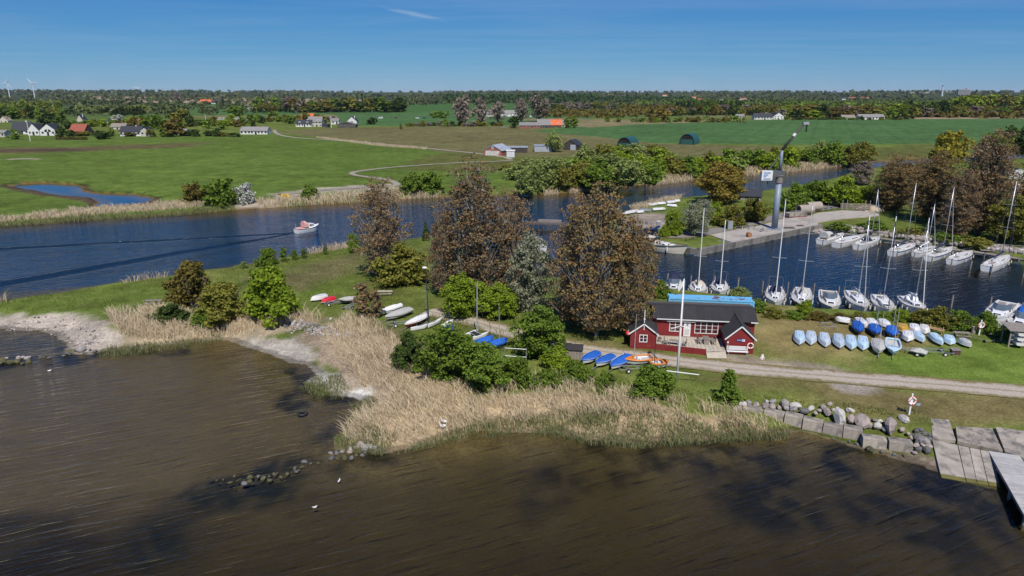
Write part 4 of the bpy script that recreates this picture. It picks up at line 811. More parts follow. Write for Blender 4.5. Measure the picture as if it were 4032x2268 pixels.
# terrace of square pavers, parapet and ramp
tb = MB().prism([(3.34, 4.18), (3.34, -.05), (9.43, -1.2), (9.46, -1.2), (11.9, -.75), (12.03, 4.18)], -.3, .47).build('terrace', CONC, ch)
pvm = MB().box(-.235, .235, -.235, .235, 0, .035).mesh('paver', PAVE); tp = [(3.5, 4.15), (3.5, .1), (9.43, -1.05), (11.95, -.65), (11.95, 4.15)]
pgon = np.array(tp); xs = np.arange(3.75, 12, .5); ys = np.arange(-1.0, 4.1, .5)
for x in xs:
    for y in ys:
        if inside(np.array([[x - .2, y - .22], [x + .2, y + .2], [x + .2, y - .22]]), pgon).all(): link('paver', pvm, tb, (x, y, .472 + random.uniform(0, .008)), random.uniform(-.01, .01))
for i in range(5):
    for j in range(3):
        o = link('paver', pvm, tb, (9.68 + i * .48, -1.0 - j * .48 + i * .06, .40 - j * .145), 0); o.rotation_euler = (.29, 0, 0)
MB().prism([(9.43, -.8), (11.9, -.5), (11.9, -2.0), (9.43, -2.25)], -.3, .02).build('ramp', CONC, ch)
MB().add([(9.44, -.9, .42), (11.88, -.6, .42), (11.88, -1.98, .03), (9.44, -2.22, .03), (9.44, -.9, -.2), (11.88, -.6, -.2), (11.88, -1.98, -.2), (9.44, -2.22, -.2)], [(0, 3, 2, 1), (0, 4, 7, 3), (1, 2, 6, 5), (3, 7, 6, 2)]).build('ramp_slope', PAVE, ch)
MB().prism([(3.33, -.06), (9.42, -1.25), (9.42, -1.12), (3.33, .07)], -.3, .78).build('parapet', RED, ch)
for x in (.02,): MB().box(3.325, 3.4, .05, 4.1, 1.9, 2.05).build('corner_trim', WHITE, ch)
MB().box(3.325, 3.37, .02, .1, -.2, 2.1).build('corner_board', WHITE, ch)
# chimney pipe mast on the left gable, signs
MB().tube([(1.66, -.1, 2.6), (1.66, -.1, 5.3)], .06, 8).tube([(1.66, -.1, 4.0), (1.66, -.1, 4.15)], .12, 8).build('vent_pipe', WHITE, ch); MB().tube([(1.66, -.1, 5.3), (1.66, -.1, 5.45)], .05, 6).build('pipe_cap', REDP, ch)
sg = MB().box(13.25, 14.25, -.05, -.022, 1.62, 1.95).build('wall_sign', BLUEP, ch); MB().box(13.92, 14.24, -.056, -.051, 1.64, 1.93).build('sign_panel', WHITE, sg)
for i in range(3): MB().box(13.33 + i * .19, 13.46 + i * .19, -.056, -.051, 1.74, 1.85).build('sign_pictogram', M('sign_pale', (.35, .5, .7), .5), sg)
MB().ball((14.08, -.058, 1.78), (.06, .004, .08), 8, 4).build('sign_emblem', BLUEP, sg)
MB().box(12.1, 12.3, -.04, -.022, 1.35, 1.55).build('notice', WHITE, ch); MB().box(12.12, 12.28, -.04, -.022, 1.08, 1.28).build('notice', SLAT, ch)
# lifebuoy hung on the right gable, white bench, terrace furniture
def lifebuoy(label, p, rz, R_=.34):
    o = thing('lifebuoy', label, 'lifebuoy', p, rz)
    MB().ring((0, 0, 0), R_, .085, 'y', 24, 8, lambda i: 1 if i % 6 < 1 else 0).build('float_ring', [WHITE, REDP], o, smooth=True)
    MB().ring((0, -.03, 0), R_ + .10, .018, 'y', 16, 4, lambda i: 0).build('grab_line', REDP, o); return o
lifebuoy('red and white lifebuoy hung on the right gable of the clubhouse', hl(14.95, -.12, 1.15), RZ)
b = thing('bench', 'long white slatted bench against the right gable of the clubhouse', 'bench', hl(13.35, -.55, 0), RZ)
for i in range(3): MB().box(-1.3, 1.3, -.25 + i * .16, -.12 + i * .16, .46, .49).build('seat_slat', WHITE, b)
for i in range(4): MB().box(-1.3, 1.3, .26 + i * .03, .28 + i * .03, .56 + i * .13, .66 + i * .13).build('back_slat', WHITE, b)
for x in (-1.1, 1.1): MB().box(x - .03, x + .03, -.22, -.16, -.05, .46).box(x - .03, x + .03, .18, .25, -.05, .46).box(x - .028, x + .028, .24, .36, .46, 1.05).build('leg', STEEL, b)
def garden_table(label, p, rz, w=1.5, d=.8):
    t = thing('terrace_table', label, 'table', p, rz)
    for i in range(6): MB().box(-w / 2, w / 2, -d / 2 + i * d / 6 + .01, -d / 2 + (i + 1) * d / 6 - .01, .70, .74).build('slat', SLAT, t)
    for x in (-w / 2 + .1, w / 2 - .1): MB().box(x - .04, x + .04, -.3, .3, .0, .7).build('leg', SLAT, t)
def garden_bench(label, p, rz, w=1.5):
    t = thing('terrace_bench', label, 'bench', p, rz)
    for i in range(3): MB().box(-w / 2, w / 2, -.22 + i * .15, -.09 + i * .15, .42, .45).build('seat_slat', SLAT, t)
    for i in range(3): MB().box(-w / 2, w / 2, .24, .27, .52 + i * .14, .63 + i * .14).build('back_slat', SLAT, t)
    for x in (-w / 2 + .08, w / 2 - .08): MB().box(x - .035, x + .035, -.2, -.13, 0, .42).box(x - .035, x + .035, .2, .27, 0, .95).build('leg', SLAT, t)
TZ = .515
garden_table('grey wooden table on the right side of the terrace', hl(9.75, 1.9, TZ), RZ + R(90)); garden_bench('grey bench left of the terrace table', hl(8.95, 1.9, TZ), RZ + R(92)); garden_bench('grey bench right of the terrace table', hl(10.65, 1.85, TZ), RZ + R(-88))
garden_table('low grey table behind the parapet on the left of the terrace', hl(5.6, .75, TZ - .15), RZ - R(8), 1.2, .7); garden_bench('grey bench left of the low terrace table', hl(4.6, .9, TZ - .1), RZ + R(80), 1.0); garden_bench('grey bench right of the low terrace table', hl(6.9, .6, TZ - .1), RZ - R(95), 1.0)
g = thing('planter', 'round grey planter in the inner corner of the terrace', 'planter', hl(3.85, 1.6, .5), RZ)
MB().tube([(0, 0, 0), (0, 0, .55)], [.22, .28], 12).build('tub', CONC, g); MB().tube([(0, 0, .5), (0, 0, .57)], .24, 12).build('soil', M('soil', (.06, .045, .03), .95), g)
# blue shipping container behind the house
BLUEC = M('container_blue', (.17, .47, .72), .5, .08, .7, col2=(.17, .055, .035), thr=.57, soft=.03)
ct = thing('shipping_container', 'light blue rusty shipping container behind the clubhouse', 'container', hl(6.0, 14.9, 0), RZ + R(-.8))
MB().box(.1, 12.1, .1, 2.34, .15, 2.5).build('shell', BLUEC, ct)
for i in range(46): MB().box(.16 + i * .259, .30 + i * .259, .055, .1, .2, 2.42).build('wall_rib', BLUEC, ct)
for i in range(40): MB().box(.2 + i * .298, .36 + i * .298, .14, 2.3, 2.5, 2.535).build('roof_rib', BLUEC, ct)
for y in (0.05, 2.34): MB().box(0, 12.2, y - .05, y + .05, 2.44, 2.56).box(0, 12.2, y - .05, y + .05, .0, .16).build('side_rail', BLUEC, ct)
for x in (.06, 12.14):
    for y in (.06, 2.36): MB().box(x - .09, x + .09, y - .09, y + .09, -.02, 2.6).build('corner_post', BLUEC, ct)
# flagpole with yard and lower crossbar
fp_ = G('C5', 768, 1305, GZ); f = thing('flagpole', 'tall white flagpole with crossbars in front of the clubhouse', 'flagpole', fp_, R(-8))
MB().tube([(0, 0, -.3), (0, 0, 5.0), (0, 0, 12.2)], [.15, .12, .055], 10).build('pole', WHITE, f, smooth=True); MB().tube([(-2.3, -.2, 1.35), (2.4, -.2, 1.0)], .06, 8).build('lower_crossbar', WHITE, f)
MB().tube([(-1.1, -.12, 6.3), (0, -.15, 6.75)], .05, 6).tube([(1.1, -.12, 6.35), (0, -.15, 6.75)], .05, 6).build('yard', WHITE, f); MB().ball((0, 0, 12.3), .12).build('truck', M('dark_cap', (.03, .03, .03), .5), f)
MB().tube([(.12, 0, 1.2), (.12, 0, 12.0)], .012, 4).build('halyard', WHITE, f); MB().add([(-.05, 0, 12.0), (-.6, .1, 11.2), (-.5, .05, 10.6), (-.05, 0, 11.3)], [(0, 1, 2, 3), (3, 2, 1, 0)]).build('pennant', WHITE, f)
# small sheds by the track
for lb, x, yb, w_ in (('small grey wooden hut with felt roof beside the track', 1905, 1025, 1.7), ('small dark hut with red side touching the grey one', 1790, 1010, 1.3)):
    p = on('C7', x, yb); s = thing('tool_shed', lb, 'shed', p, R(-8))
    for i in range(9): MB().box(-w_ / 2 + i * w_ / 9 + .008, -w_ / 2 + (i + 1) * w_ / 9 - .008, -.6, -.57, -.1, 1.2).build('board', SLAT, s)
    MB().box(-w_ / 2 + .01, w_ / 2 - .01, -.57, .6, -.1, 1.25).build('wall', SLAT if w_ > 1.5 else RED, s); slab(-w_ / 2 - .1, w_ / 2 + .1, -.75, 1.22, .75, 1.5).build('roof', FELT, s)
# ---- stones
STN = [M('stone_grey', (.27, .25, .235), .9, .28, 1.5, .5, 6), M('stone_pink', (.33, .275, .245), .9, .25, 1.5, .5, 6), M('stone_pale', (.46, .43, .39), .9, .2, 1.5, .5, 6), M('stone_dark', (.13, .125, .12), .9, .3, 1.5, .5, 6), M('stone_weedy', (.085, .082, .035), .9, .3, 1.5, .5, 6, col2=(.22, .20, .14), thr=.58)]
STM = []
for v in range(8):
    r = np.random.default_rng(v); m = MB(); m.ball((0, 0, 0), 1, 8, 5); cuts = r.normal(size=(7, 3)); cuts /= np.linalg.norm(cuts, axis=1)[:, None]; dd = r.uniform(.48, .85, 7); q = []
    for p in m.v:
        p = np.array(p)
        for cn, d_ in zip(cuts, dd):
            e = p @ cn - d_
            if e > 0: p = p - cn * e
        q.append(tuple(p * (1, .85, .78)))
    m.v = q; STM.append(m.mesh('stone', STN[0]))
def stones(name, label, c, lst, mats, zoff=0.0, dz=.25, cat='rocks', k=1.21):
    o = thing(name, label, cat, (0, 0, 0)); r = random.Random(hash_(label)); c0 = None
    for e in lst:
        x, y, s = e[:3]; p = on(c, x, y); p = on(c, x, y + s * .35); u = (G(c, x + s, y, p.z) - G(c, x, y, p.z)).length * k * (1 if k > 1.2 else r.uniform(.6, 1.15))
        if c0 is None: c0 = Vector((p.x, p.y, p.z)); o.location = c0
        q = link('stone', r.choice(STM), o, Vector((p.x, p.y, max(p.z, zoff) + u * dz)) - c0, r.uniform(0, 6.28), (u, u * r.uniform(.75, 1), u * r.uniform(.75, 1.05))); q.rotation_euler = (r.uniform(-.4, .4), r.uniform(-.4, .4), r.uniform(0, 6.28)); slot(q, e[3] if len(e) > 3 else r.choice(mats))
    return o
S0, S1, S2, S3, S4 = STN
rr_ = random.Random(3)
stones('boulder_revetment', 'large pale boulders lying behind the concrete block wall', 'C8', [(30, 365, 45, S1), (105, 320, 36, S0), (105, 375, 42, S1), (225, 345, 52, S0), (325, 365, 52, S2), (235, 385, 30, S0), (310, 400, 42, S0), (415, 415, 46, S3), (485, 395, 42, S2), (530, 440, 26, S1), (605, 390, 42, S0), (640, 430, 52, S1), (665, 350, 30, S1), (760, 485, 92, S2), (880, 495, 46, S1), (990, 510, 88, S1), (870, 410, 46, S2),
    (1110, 510, 30, S0), (1135, 570, 46, S2), (1270, 565, 98, S1), (1380, 600, 36, S1), (1385, 495, 60, S2), (740, 395, 25, S2), (-60, 360, 40, S1), (-130, 345, 38, S0), (-190, 350, 35, S2), (-260, 330, 32, S0), (40, 325, 28, S2), (170, 385, 30, S1), (560, 415, 26, S1), (700, 405, 24, S2), (1060, 560, 34, S1), (1200, 600, 34, S0), (1160, 520, 28, S2)] , [S0, S1, S2])
stones('boulder_revetment', 'heap of broken stones beside the slipway', 'C8', [(1510, 610, 32), (1535, 670, 52, S3), (1580, 715, 60, S0), (1440, 640, 26), (1520, 755, 36, S1), (1585, 755, 30), (1640, 760, 38, S1), (1545, 795, 36), (1500, 828, 26), (1620, 800, 42, S3), (1645, 690, 26), (1645, 650, 28), (1470, 680, 30), (1600, 640, 30, S3), (1560, 600, 26)], [S0, S1, S3])
stones('shore_stones', 'dark weedy stones lying at the waterline below the blocks', 'C8', [(1060, 805, 48, S4), (1100, 820, 30, S4), (930, 745, 22), (1180, 820, 24), (860, 720, 18), (1300, 850, 22), (1400, 862, 20), (700, 690, 16)], [S3, S4])
L = [(80, 940, 45, S1), (200, 985, 58, S2), (330, 970, 66, S1), (145, 945, 42, S2), (40, 890, 46, S0), (740, 930, 30, S2), (845, 1005, 30, S2), (540, 1020, 32), (470, 1000, 42, S0), (620, 1060, 42, S0), (700, 1050, 46, S0), (790, 1090, 32, S1), (800, 1125, 32), (430, 1085, 42), (560, 1085, 46), (350, 1025, 32), (250, 1045, 40), (100, 1025, 40), (20, 985, 42), (900, 920, 30, S2), (970, 1180, 38)]
for i in range(34): L.append((rr_.uniform(0, 820), 0, rr_.uniform(16, 34)))
L = [(e[0], e[1] if e[1] else 930 + e[0] * .16 + rr_.uniform(0, 110), *e[2:]) for e in L]
stones('boulder_revetment', 'band of broken boulders between dry reeds and grass left of the trailers', 'C6', L, [S0, S1, S0, S3])
stones('boulder_revetment', 'small heap of boulders below the bright green bush', 'L2', [(1860, 485, 26), (1890, 470, 24, S3), (1910, 460, 22, S1), (1935, 465, 24), (1850, 465, 16), (1875, 450, 14), (1960, 480, 18), (2110, 500, 14), (2140, 490, 16), (2190, 490, 16)], [S0, S1])
stones('boulder_groyne', 'low heap of squared stones at the tip of the reed spit', 'L3', [(1135, 530, 34, S0), (1180, 530, 34), (1222, 522, 36, S0), (1275, 512, 34, S1), (1320, 492, 34, S0), (1360, 472, 32, S1), (1410, 497, 40, S0), (1475, 497, 40, S0), (1148, 575, 24), (1190, 577, 24), (1240, 567, 36), (1295, 573, 28), (1330, 547, 28), (1370, 552, 26), (1395, 530, 20), (1450, 530, 34), (1530, 527, 14), (1505, 508, 26)], [S4, S3], k=1.1)
stones('boulder_groyne', 'line of weedy squared stones awash in the shallow bay', 'L3', [(920, 640, 36), (870, 655, 26), (880, 685, 22), (985, 612, 26), (1045, 608, 22), (720, 715, 30), (770, 735, 22), (820, 705, 22), (690, 760, 30), (640, 755, 26), (600, 740, 22), (540, 755, 30), (540, 785, 26), (500, 805, 30), (450, 785, 20), (430, 757, 18), (395, 803, 38), (350, 790, 18), (240, 782, 26), (425, 842, 18), (940, 600, 28), (680, 735, 18), (300, 800, 16), (470, 770, 14), (560, 800, 14), (620, 780, 14), (660, 745, 12), (740, 705, 14), (800, 730, 12), (850, 690, 14), (900, 670, 14), (950, 640, 14), (330, 815, 12)], [S4, S4, S3], -.12, .20, k=1.0)
stones('boulder_groyne', 'weedy stones closing off the small pool at the left edge', 'L2', [(55, 832, 26, S0), (150, 822, 26, S1), (185, 815, 24, S0), (215, 817, 30, S0), (30, 852, 38), (90, 857, 30), (135, 852, 30), (230, 842, 30), (10, 870, 30), (180, 862, 26), (320, 805, 26), (385, 802, 36), (350, 800, 28), (590, 747, 26), (640, 742, 38, S0), (700, 737, 30, S0), (530, 772, 36), (740, 757, 28), (800, 752, 26), (660, 765, 26), (500, 790, 22), (860, 740, 22)], [S4, S4, S3], -.06, .26, k=1.0)
# concrete blocks of the shore wall, slipway, pier
wl_ = thing('block_wall', 'row of big grey concrete blocks retaining the near shore', 'wall', G('C8', 390, 592, .1))
c0 = wl_.location.copy(); BK = [((-390, 470), (-200, 490)), ((-195, 482), (0, 505)), ((8, 500), (205, 545)), ((213, 548), (388, 585)), ((394, 594), (590, 634)), ((594, 635), (788, 684)), ((795, 686), (985, 722)), ((990, 778), (1228, 806)), ((1248, 812), (1485, 842))]
for i in range(9): BK.append(((-390 - 195 * (i + 1) + 6, 470 - 19 * (i + 1)), (-390 - 195 * i, 470 - 19 * i)))
for k, (a, b_) in enumerate(BK):
    p, q = G('C8', *a, .1), G('C8', *b_, .1); d = q - p; ln = d.length; rz = math.atan2(d.y, d.x); hh = .95 + .08 * math.sin(k * 2.3)
    m = MB(); m.ext([(0, -.6), (1.3, -.6), (1.3, hh - .05), (.42, hh), (.22, hh - .08), (.02, .1)], 0, ln - .04); o = m.build('block', CONC, wl_, p - c0, rz); o.rotation_euler = (random.uniform(-.03, .03), random.uniform(-.025, .025), rz)
sw = thing('slipway', 'concrete slipway slabs running down into the bay', 'slipway', G('C8', 1660, 500, 1.2)); c0 = sw.location.copy()
CONL = M('slip_concrete', (.32, .285, .235), .9, .3, .8, .5, 7, col2=(.18, .165, .14), thr=.5); ALG = M('slip_algae', (.115, .105, .025), .85, .3, 1.5)
def patch(name, pts, zs, mat, parent, t=.35):
    W = [G('C8', x, y, z) - c0 for (x, y), z in zip(pts, zs)]; k = len(W); m = MB(); m.add([tuple(q) for q in W] + [(q.x, q.y, q.z - t) for q in W], [tuple(range(k))[::-1], tuple(range(k, 2 * k))] + [(i, (i + 1) % k, k + (i + 1) % k, k + i) for i in range(k)])
    return m.build(name, mat, parent)
patch('slab', [(1660, 495), (1840, 505), (1905, 705), (1680, 690)], [1.3, 1.3, .95, .95], CONC, sw); patch('slab', [(1905, 570), (2265, 590), (2370, 815), (1925, 715)], [1.3, 1.3, .8, .9], CONC, sw); patch('slab', [(2295, 575), (2750, 640), (2750, 950), (2390, 815)], [1.3, 1.3, .8, .8], CONC, sw)
for a, b_, c_, d_ in ((1675, 1920, 1755, 1995), (1930, 2035, 2003, 2105), (2043, 2140, 2110, 2215), (2148, 2240, 2222, 2330)):
    ya, yb_ = 702 + (a - 1675) * .21, 702 + (b_ - 1675) * .21; e0, e1 = 1035 + (c_ - 1755) * .16, 1035 + (d_ - 1755) * .16
    patch('slab', [(a, ya), (b_, yb_), (d_, e1), (c_, e0)], [.93, .93, .16, .16], CONL, sw); patch('wet_slab', [(c_ + 2, e0 + 3), (d_ - 1, e1 + 3), (d_ + 45, e1 + 120), (c_ + 30, e0 + 105)], [.15, .15, -.25, -.25], ALG, sw)
pr = thing('pier', 'grey plank footbridge pier at the lower right corner', 'pier', G('C8', 2228, 812, .95)); c0 = pr.location.copy(); PLK = M('pier_planks', (.40, .385, .36), .85, .2, 1.5, .3, 12)
p0, p1, q0, q1 = [G('C8', *e, .95) for e in ((2228, 812), (2535, 860), (2600, 1480), (2930, 1480))]
n = 46
for i in range(n):
    a, b_ = p0.lerp(q0, i / n), p0.lerp(q0, (i + .965) / n); c_, d_ = p1.lerp(q1, (i + .965) / n), p1.lerp(q1, i / n); zz_ = random.uniform(-.006, .006); W = [v - c0 for v in (a, b_, c_, d_)]
    MB().add([(v.x, v.y, zz_) for v in W] + [(v.x, v.y, zz_ - .06) for v in W], [(0, 1, 2, 3), (7, 6, 5, 4), (0, 4, 5, 1), (1, 5, 6, 2), (2, 6, 7, 3), (3, 7, 4, 0)]).build('plank', PLK, pr)
for a, b_ in ((p0, q0), (p1, q1)):
    W0, W1 = a.lerp((p0 + p1) / 2, .08) - c0, b_.lerp((q0 + q1) / 2, .08) - c0; MB().bar(W0 - Vector((0, 0, .2)), W1 - Vector((0, 0, .2)), .14, .22).build('beam', SLAT, pr)
    for t in (.25, .6, .95): w_ = W0.lerp(W1, t); MB().tube([(w_.x, w_.y, -3.2), (w_.x, w_.y, -.1)], .12, 8).build('pile', SLAT, pr)
# lifebuoy posts and signs
def buoy_post(lp, lb, c, x, y, ytop, ry, rz=0.0):
    p = on(c, x, y); h = hgt(c, x, y, p.z, ytop); o = thing('lifebuoy_post', lp, 'post', p, rz); MB().box(-.08, .08, -.06, .06, -.3, h).build('post', WHITE, o); MB().box(-.14, .14, -.09, -.06, h * .55, h * .82).build('ring_hook', WHITE, o)
    lifebuoy(lb, Vector((p.x, p.y - .15 if ry > 0 else p.y + .15, p.z + h * .68)), 0, .36)
buoy_post('white lifebuoy post on the grass edge near the slipway', 'lifebuoy on the white post near the slipway', 'C8', 1445, 455, 248, 1); buoy_post('white lifebuoy post beside the clipped hedge at the dock', 'red and white lifebuoy on the post beside the clipped hedge', 'C4', 1462, 978, 760, 1)
p = on('C8', 1522, 440); o = thing('small_sign', 'small blue grey sign on a thin stake beside the lifebuoy post', 'sign', p); MB().tube([(0, 0, -.2), (0, 0, 1.0)], .025, 6).build('stake', STEEL, o); MB().box(-.2, .2, -.03, -.01, .85, 1.1).build('plate', M('sign_grey_blue', (.25, .33, .42), .5), o)
p = on('M4', 290, 440, .6); o = thing('yellow_sign', 'yellow warning sign with two lines on the far bank', 'sign', p, 0); MB().box(-1.25, 1.25, -.05, .05, .6, 1.9).build('board', M('sign_yellow', (.75, .48, .02), .5, .05), o)
for x in (-1.0, 1.0): MB().box(x - .06, x + .06, .06, .16, -.4, 1.85).build('leg', SLAT, o)
for zz_, w_ in ((1.4, .6), (.9, .85)):
    for i in range(5): MB().box(-w_ + i * w_ * .42, -w_ + i * w_ * .42 + w_ * .3, -.065, -.051, zz_, zz_ + .3).build('lettering', BLK, o)
# marker cone, box, picnic tables
p = on('C3', 365, 1310); o = thing('marker_cone', 'small red and white beacon cone on the grass by the track', 'marker', p); MB().tube([(0, 0, -.05), (0, 0, .62)], [.36, .08], 10).build('cone', M('cone_white', (.66, .62, .58), .7, .2, 3, col2=(.25, .07, .05), thr=.5), o); MB().tube([(0, 0, .62), (0, 0, .78)], .06, 8).build('cap', M('rust', (.16, .06, .035), .9), o)
p = on('C4', 1120, 1250); o = thing('storage_box', 'brown wooden storage box on the grass', 'box', p, R(-5)); BRN = M('brown_wood', (.10, .05, .045), .8, .2, 3); MB().box(-.5, .5, -.32, .32, 0, .6).build('box_body', BRN, o); slab(-.56, .56, -.4, .6, .4, .72).build('lid', SLAT, o)
def picnic(label, p, rz, L_=2.0, mat=SLAT):
    o = thing('picnic_table', label, 'table', p, rz)
    for i in range(5): MB().box(-L_ / 2, L_ / 2, -.36 + i * .145, -.23 + i * .145, .70, .745).build('top_plank', mat, o)
    for s in (-1, 1):
        for j in range(2): a = s * (.62 + j * .15); MB().box(-L_ / 2, L_ / 2, a - .065, a + .065, .42, .46).build('seat_plank', mat, o)
    for x in (-L_ * .36, L_ * .36):
        MB().bar((x, -.8, .38), (x, .8, .38), .05, .1).bar((x, -.34, .66), (x, .34, .66), .05, .1).bar((x, -.62, -.03), (x, -.22, .7), .06, .1).bar((x, .62, -.03), (x, .22, .7), .06, .1).build('trestle', mat, o)
picnic('grey picnic table on the lawn in front of the harbour bushes', on('C4', 1210, 1010), R(-10)); picnic('lone grey picnic table on the left meadow near the rounded bush', on('L2', 1200, 395), R(5), 2.4)
picnic('pale picnic table on the grass left of the tilted black mast', on('C6', 1500, 590), R(3), 2.6, M('pale_wood', (.42, .38, .31), .8, .2, 3))
o = thing('tilted_bench', 'yellow wooden bench tipped on its side among the dinghies', 'bench', on('C4', 850, 940), R(-52)); YW = M('new_wood', (.48, .31, .16), .7, .15, 3)
for i in range(4): MB().box(-1.0, 1.0, -.3 + i * .15, -.17 + i * .15, .45 + i * .05, .49 + i * .05).build('slat', YW, o)
for x in (-.8, .8): MB().bar((x, -.3, -.05), (x, .1, .95), .08).bar((x, .3, -.05), (x, -.2, .55), .08).build('leg', YW, o)
o = thing('waste_bin', 'grey waste bin beside the dock hedge', 'bin', on('C4', 1380, 955)); MB().tube([(0, 0, -.05), (0, 0, .95)], [.26, .3], 10).build('bin_body', CONC, o); MB().tube([(0, 0, .95), (0, 0, 1.02)], .32, 10).build('bin_lid', SLAT, o)
# red ball fender hanging at the left corner of the house
o = thing('red_buoy', 'red round buoy hanging at the left eave of the clubhouse', 'buoy', hl(-.35, .1, 2.0)); MB().ball((0, 0, 0), .3, 12, 8).build('float', REDP, o, smooth=True); MB().tube([(0, 0, .28), (.1, 0, .5)], .03, 5).build('rope', WHITE, o)
# dock at the right edge, boat rack
dk = thing('wooden_dock', 'grey wooden landing dock between hedge and white motor boat', 'dock', G('C4', 1750, 960, 1.15), R(-28)); 
for i in range(12): MB().box(-2.4, 2.6, -1.5 + i * .27, -1.25 + i * .27, .16, .22).build('plank', SLAT, dk)
for x in (-1.9, 2.1): MB().box(x - .08, x + .08, -1.5, 1.75, -.6, .15).build('beam', SLAT, dk)
# ---- harbour quay
QW = [(1600, 608), (1735, 640), (1757, 644), (2048, 583), (2070, 579)]; qw = thing('quay_wall', 'grey concrete quay wall under the crane', 'wall', G('D', 1757, 644, 0)); c0 = qw.location.copy(); QC = M('quay_concrete', (.20, .185, .165), .9, .25, .4, .4, 4, col2=(.11, .105, .095), thr=.5)
for a, b_ in zip(QW[:-1], QW[1:]):
    p, q = G('D', *a, 0), G('D', *b_, 0); d = (q - p); ln = d.length; rz = math.atan2(d.y, d.x); k = max(1, round(ln / 6))
    for i in range(k): MB().box(0, ln / k - .04, 0, .9, -2.2, 1.38 + .01 * (i % 2)).build('wall_section', QC, qw, p + d * (i / k) - c0, rz)
p, q = G('C1', 1815, 955, 0), G('C1', 2350, 845, 0); d = q - p; rz = math.atan2(d.y, d.x); fw = MB(); RST = M('rusty_steel', (.075, .045, .032), .85, .3, 2)
nf = int(d.length / .8)
for i in range(nf): MB().box(i * .8, i * .8 + .45, -.22, -.01, .35, 1.25).build('fender_pile', RST, qw, p - c0, rz)
MB().box(0, d.length, -.3, .0, 1.25, 1.45).build('fender_beam', RST, qw, p - c0, rz); MB().box(0, .7, -.32, -.31, .75, 1.2).build('yellow_plate', MATS['sign_yellow'], qw, p - c0, rz); 
p_ = G('C1', 1680, 985, .7); MB().ball((0, 0, 0), (.45, .05, .5), 12, 6).build('round_sign', M('sign_round', (.45, .5, .62), .5), qw, p_ + Vector((-.02, -.1, 0)) - c0, rz)
ap = [G('C1', x, y, 1.45).xy for x, y in ((1130, 930), (1385, 1012), (1820, 925), (2350, 812))] + [G('C2', x, y, 1.45).xy for x, y in ((60, 800), (200, 772), (400, 748), (620, 735), (760, 720), (740, 690), (560, 668), (330, 660), (60, 690))] + [G('C1', x, y, 1.45).xy for x, y in ((2250, 715), (1960, 748), (1640, 835), (1480, 860))]
struct(MB().prism([tuple(v) for v in ap], .7, 1.46).build('quay_apron', M('apron_concrete', (.40, .36, .31), .9, .2, .35, .3, 5, col2=(.30, .26, .22), thr=.5)))
for a, b_ in (((1950, 850), (2090, 855)), ((2110, 825), (2190, 828))):
    p, q = G('C1', *a, 1.47), G('C1', *b_, 1.47); struct(MB().box(0, (q - p).length, -.9, .9, 0, .03).build('drain_cover', RST, None, p, R(-3)))
# crane
cp = G('C1', 1855, 862, 1.46); cr = thing('harbour_crane', 'tall grey blue mast crane with white sign box standing on the quay', 'crane', cp); GB = M('crane_grey_blue', (.20, .25, .31), .45, .08, .5); DG = M('crane_dark', (.10, .105, .11), .6, .2, 1)
ph = hgt('C1', 1855, 862, 1.46, 345); MB().tube([(0, 0, -.2), (0, 0, ph)], [.76, .66], 24).build('post', GB, cr, smooth=True); MB().tube([(0, 0, 0), (0, 0, .12)], 1.5, 20).build('base_flange', GB, cr)
MB().tube([(0, 0, ph + .02), (0, 0, ph + 1.7)], [.82, .86], 20).tube([(0, 0, ph + 1.7), (0, 0, ph + 1.9)], 1.05, 20).build('slewing_collar', M('collar_brown', (.20, .18, .16), .7), cr)
hp = lambda c, x, y: GD(c, x, y, cp.y) - cp
a, b_ = hp('C1', 1810, 235), hp('C1', 1960, 235); MB().box(a.x, b_.x, -.9, .9, a.z - .75, a.z + .65).build('platform', DG, cr); a, b_ = hp('C1', 1660, 205), hp('C1', 1860, 208); MB().box(a.x, b_.x, -.5, .5, a.z - .3, a.z).build('counter_beam', DG, cr)
MB().box(a.x + .05, a.x + .65, -.53, .53, a.z - .35, a.z + .05).build('beam_end', MATS['sign_yellow'], cr)
a, b_ = hp('C1', 1690, 200), hp('C1', 1800, 305); sb = MB().box(a.x, b_.x, -1.9, -.55, b_.z, a.z).build('sign_box', WHITE, cr)
for i, (z_, w_) in enumerate(((.2, .75), (.42, .5), (.6, .3), (.84, .8))): zt = a.z + (b_.z - a.z) * z_; xx = a.x + (b_.x - a.x) * .16; MB().box(xx, xx + (b_.x - a.x) * .84 * w_, -1.93, -1.91, zt - .13, zt + .1).build('sign_lettering', M('letter_blue', (.08, .2, .45), .5), sb)
for i in range(6): zt = a.z + (b_.z - a.z) * (.1 + i * .16); MB().box(a.x - .14, a.x, -1.8, -1.6, zt - .06, zt + .06).box(b_.x, b_.x + .1, -1.8, -1.6, zt - .06, zt + .06).build('hinge', DG, sb)
h0 = hp('C1', 1768, 305); MB().tube([(h0.x, -1.0, h0.z), (h0.x, -1.0, h0.z - 1.1)], .1, 6).build('hook', BLK, cr)
j0, j1, j2 = hp('C1', 1918, 210), hp('D', 1968, 375), hp('D', 2022, 312); MB().tube([j0, j1], [.42, .30], 10).build('upper_mast', GB, cr, smooth=True); MB().tube([j1 - Vector((.1, 0, .3)), j2], [.34, .26], 8).build('jib', M('jib_brown_grey', (.055, .048, .044), .6), cr, smooth=True)
MB().tube([j1.lerp(j2, .52), j1.lerp(j2, .62)], .36, 8).build('jib_joint', WHITE, cr); MB().tube([hp('C1', 1800, 192), hp('C1', 1922, 25)], [.16, .12], 6).build('stay_strut', DG, cr)
MB().box(j2.x - .2, j2.x + 1.1, -.4, .4, j2.z - .1, j2.z + .45).build('jib_head', STEEL, cr); MB().tube([(j2.x + .75, 0, j2.z - .1), (j2.x + .75, 0, j2.z - 1.8)], .2, 6).build('hook_block', BLK, cr)
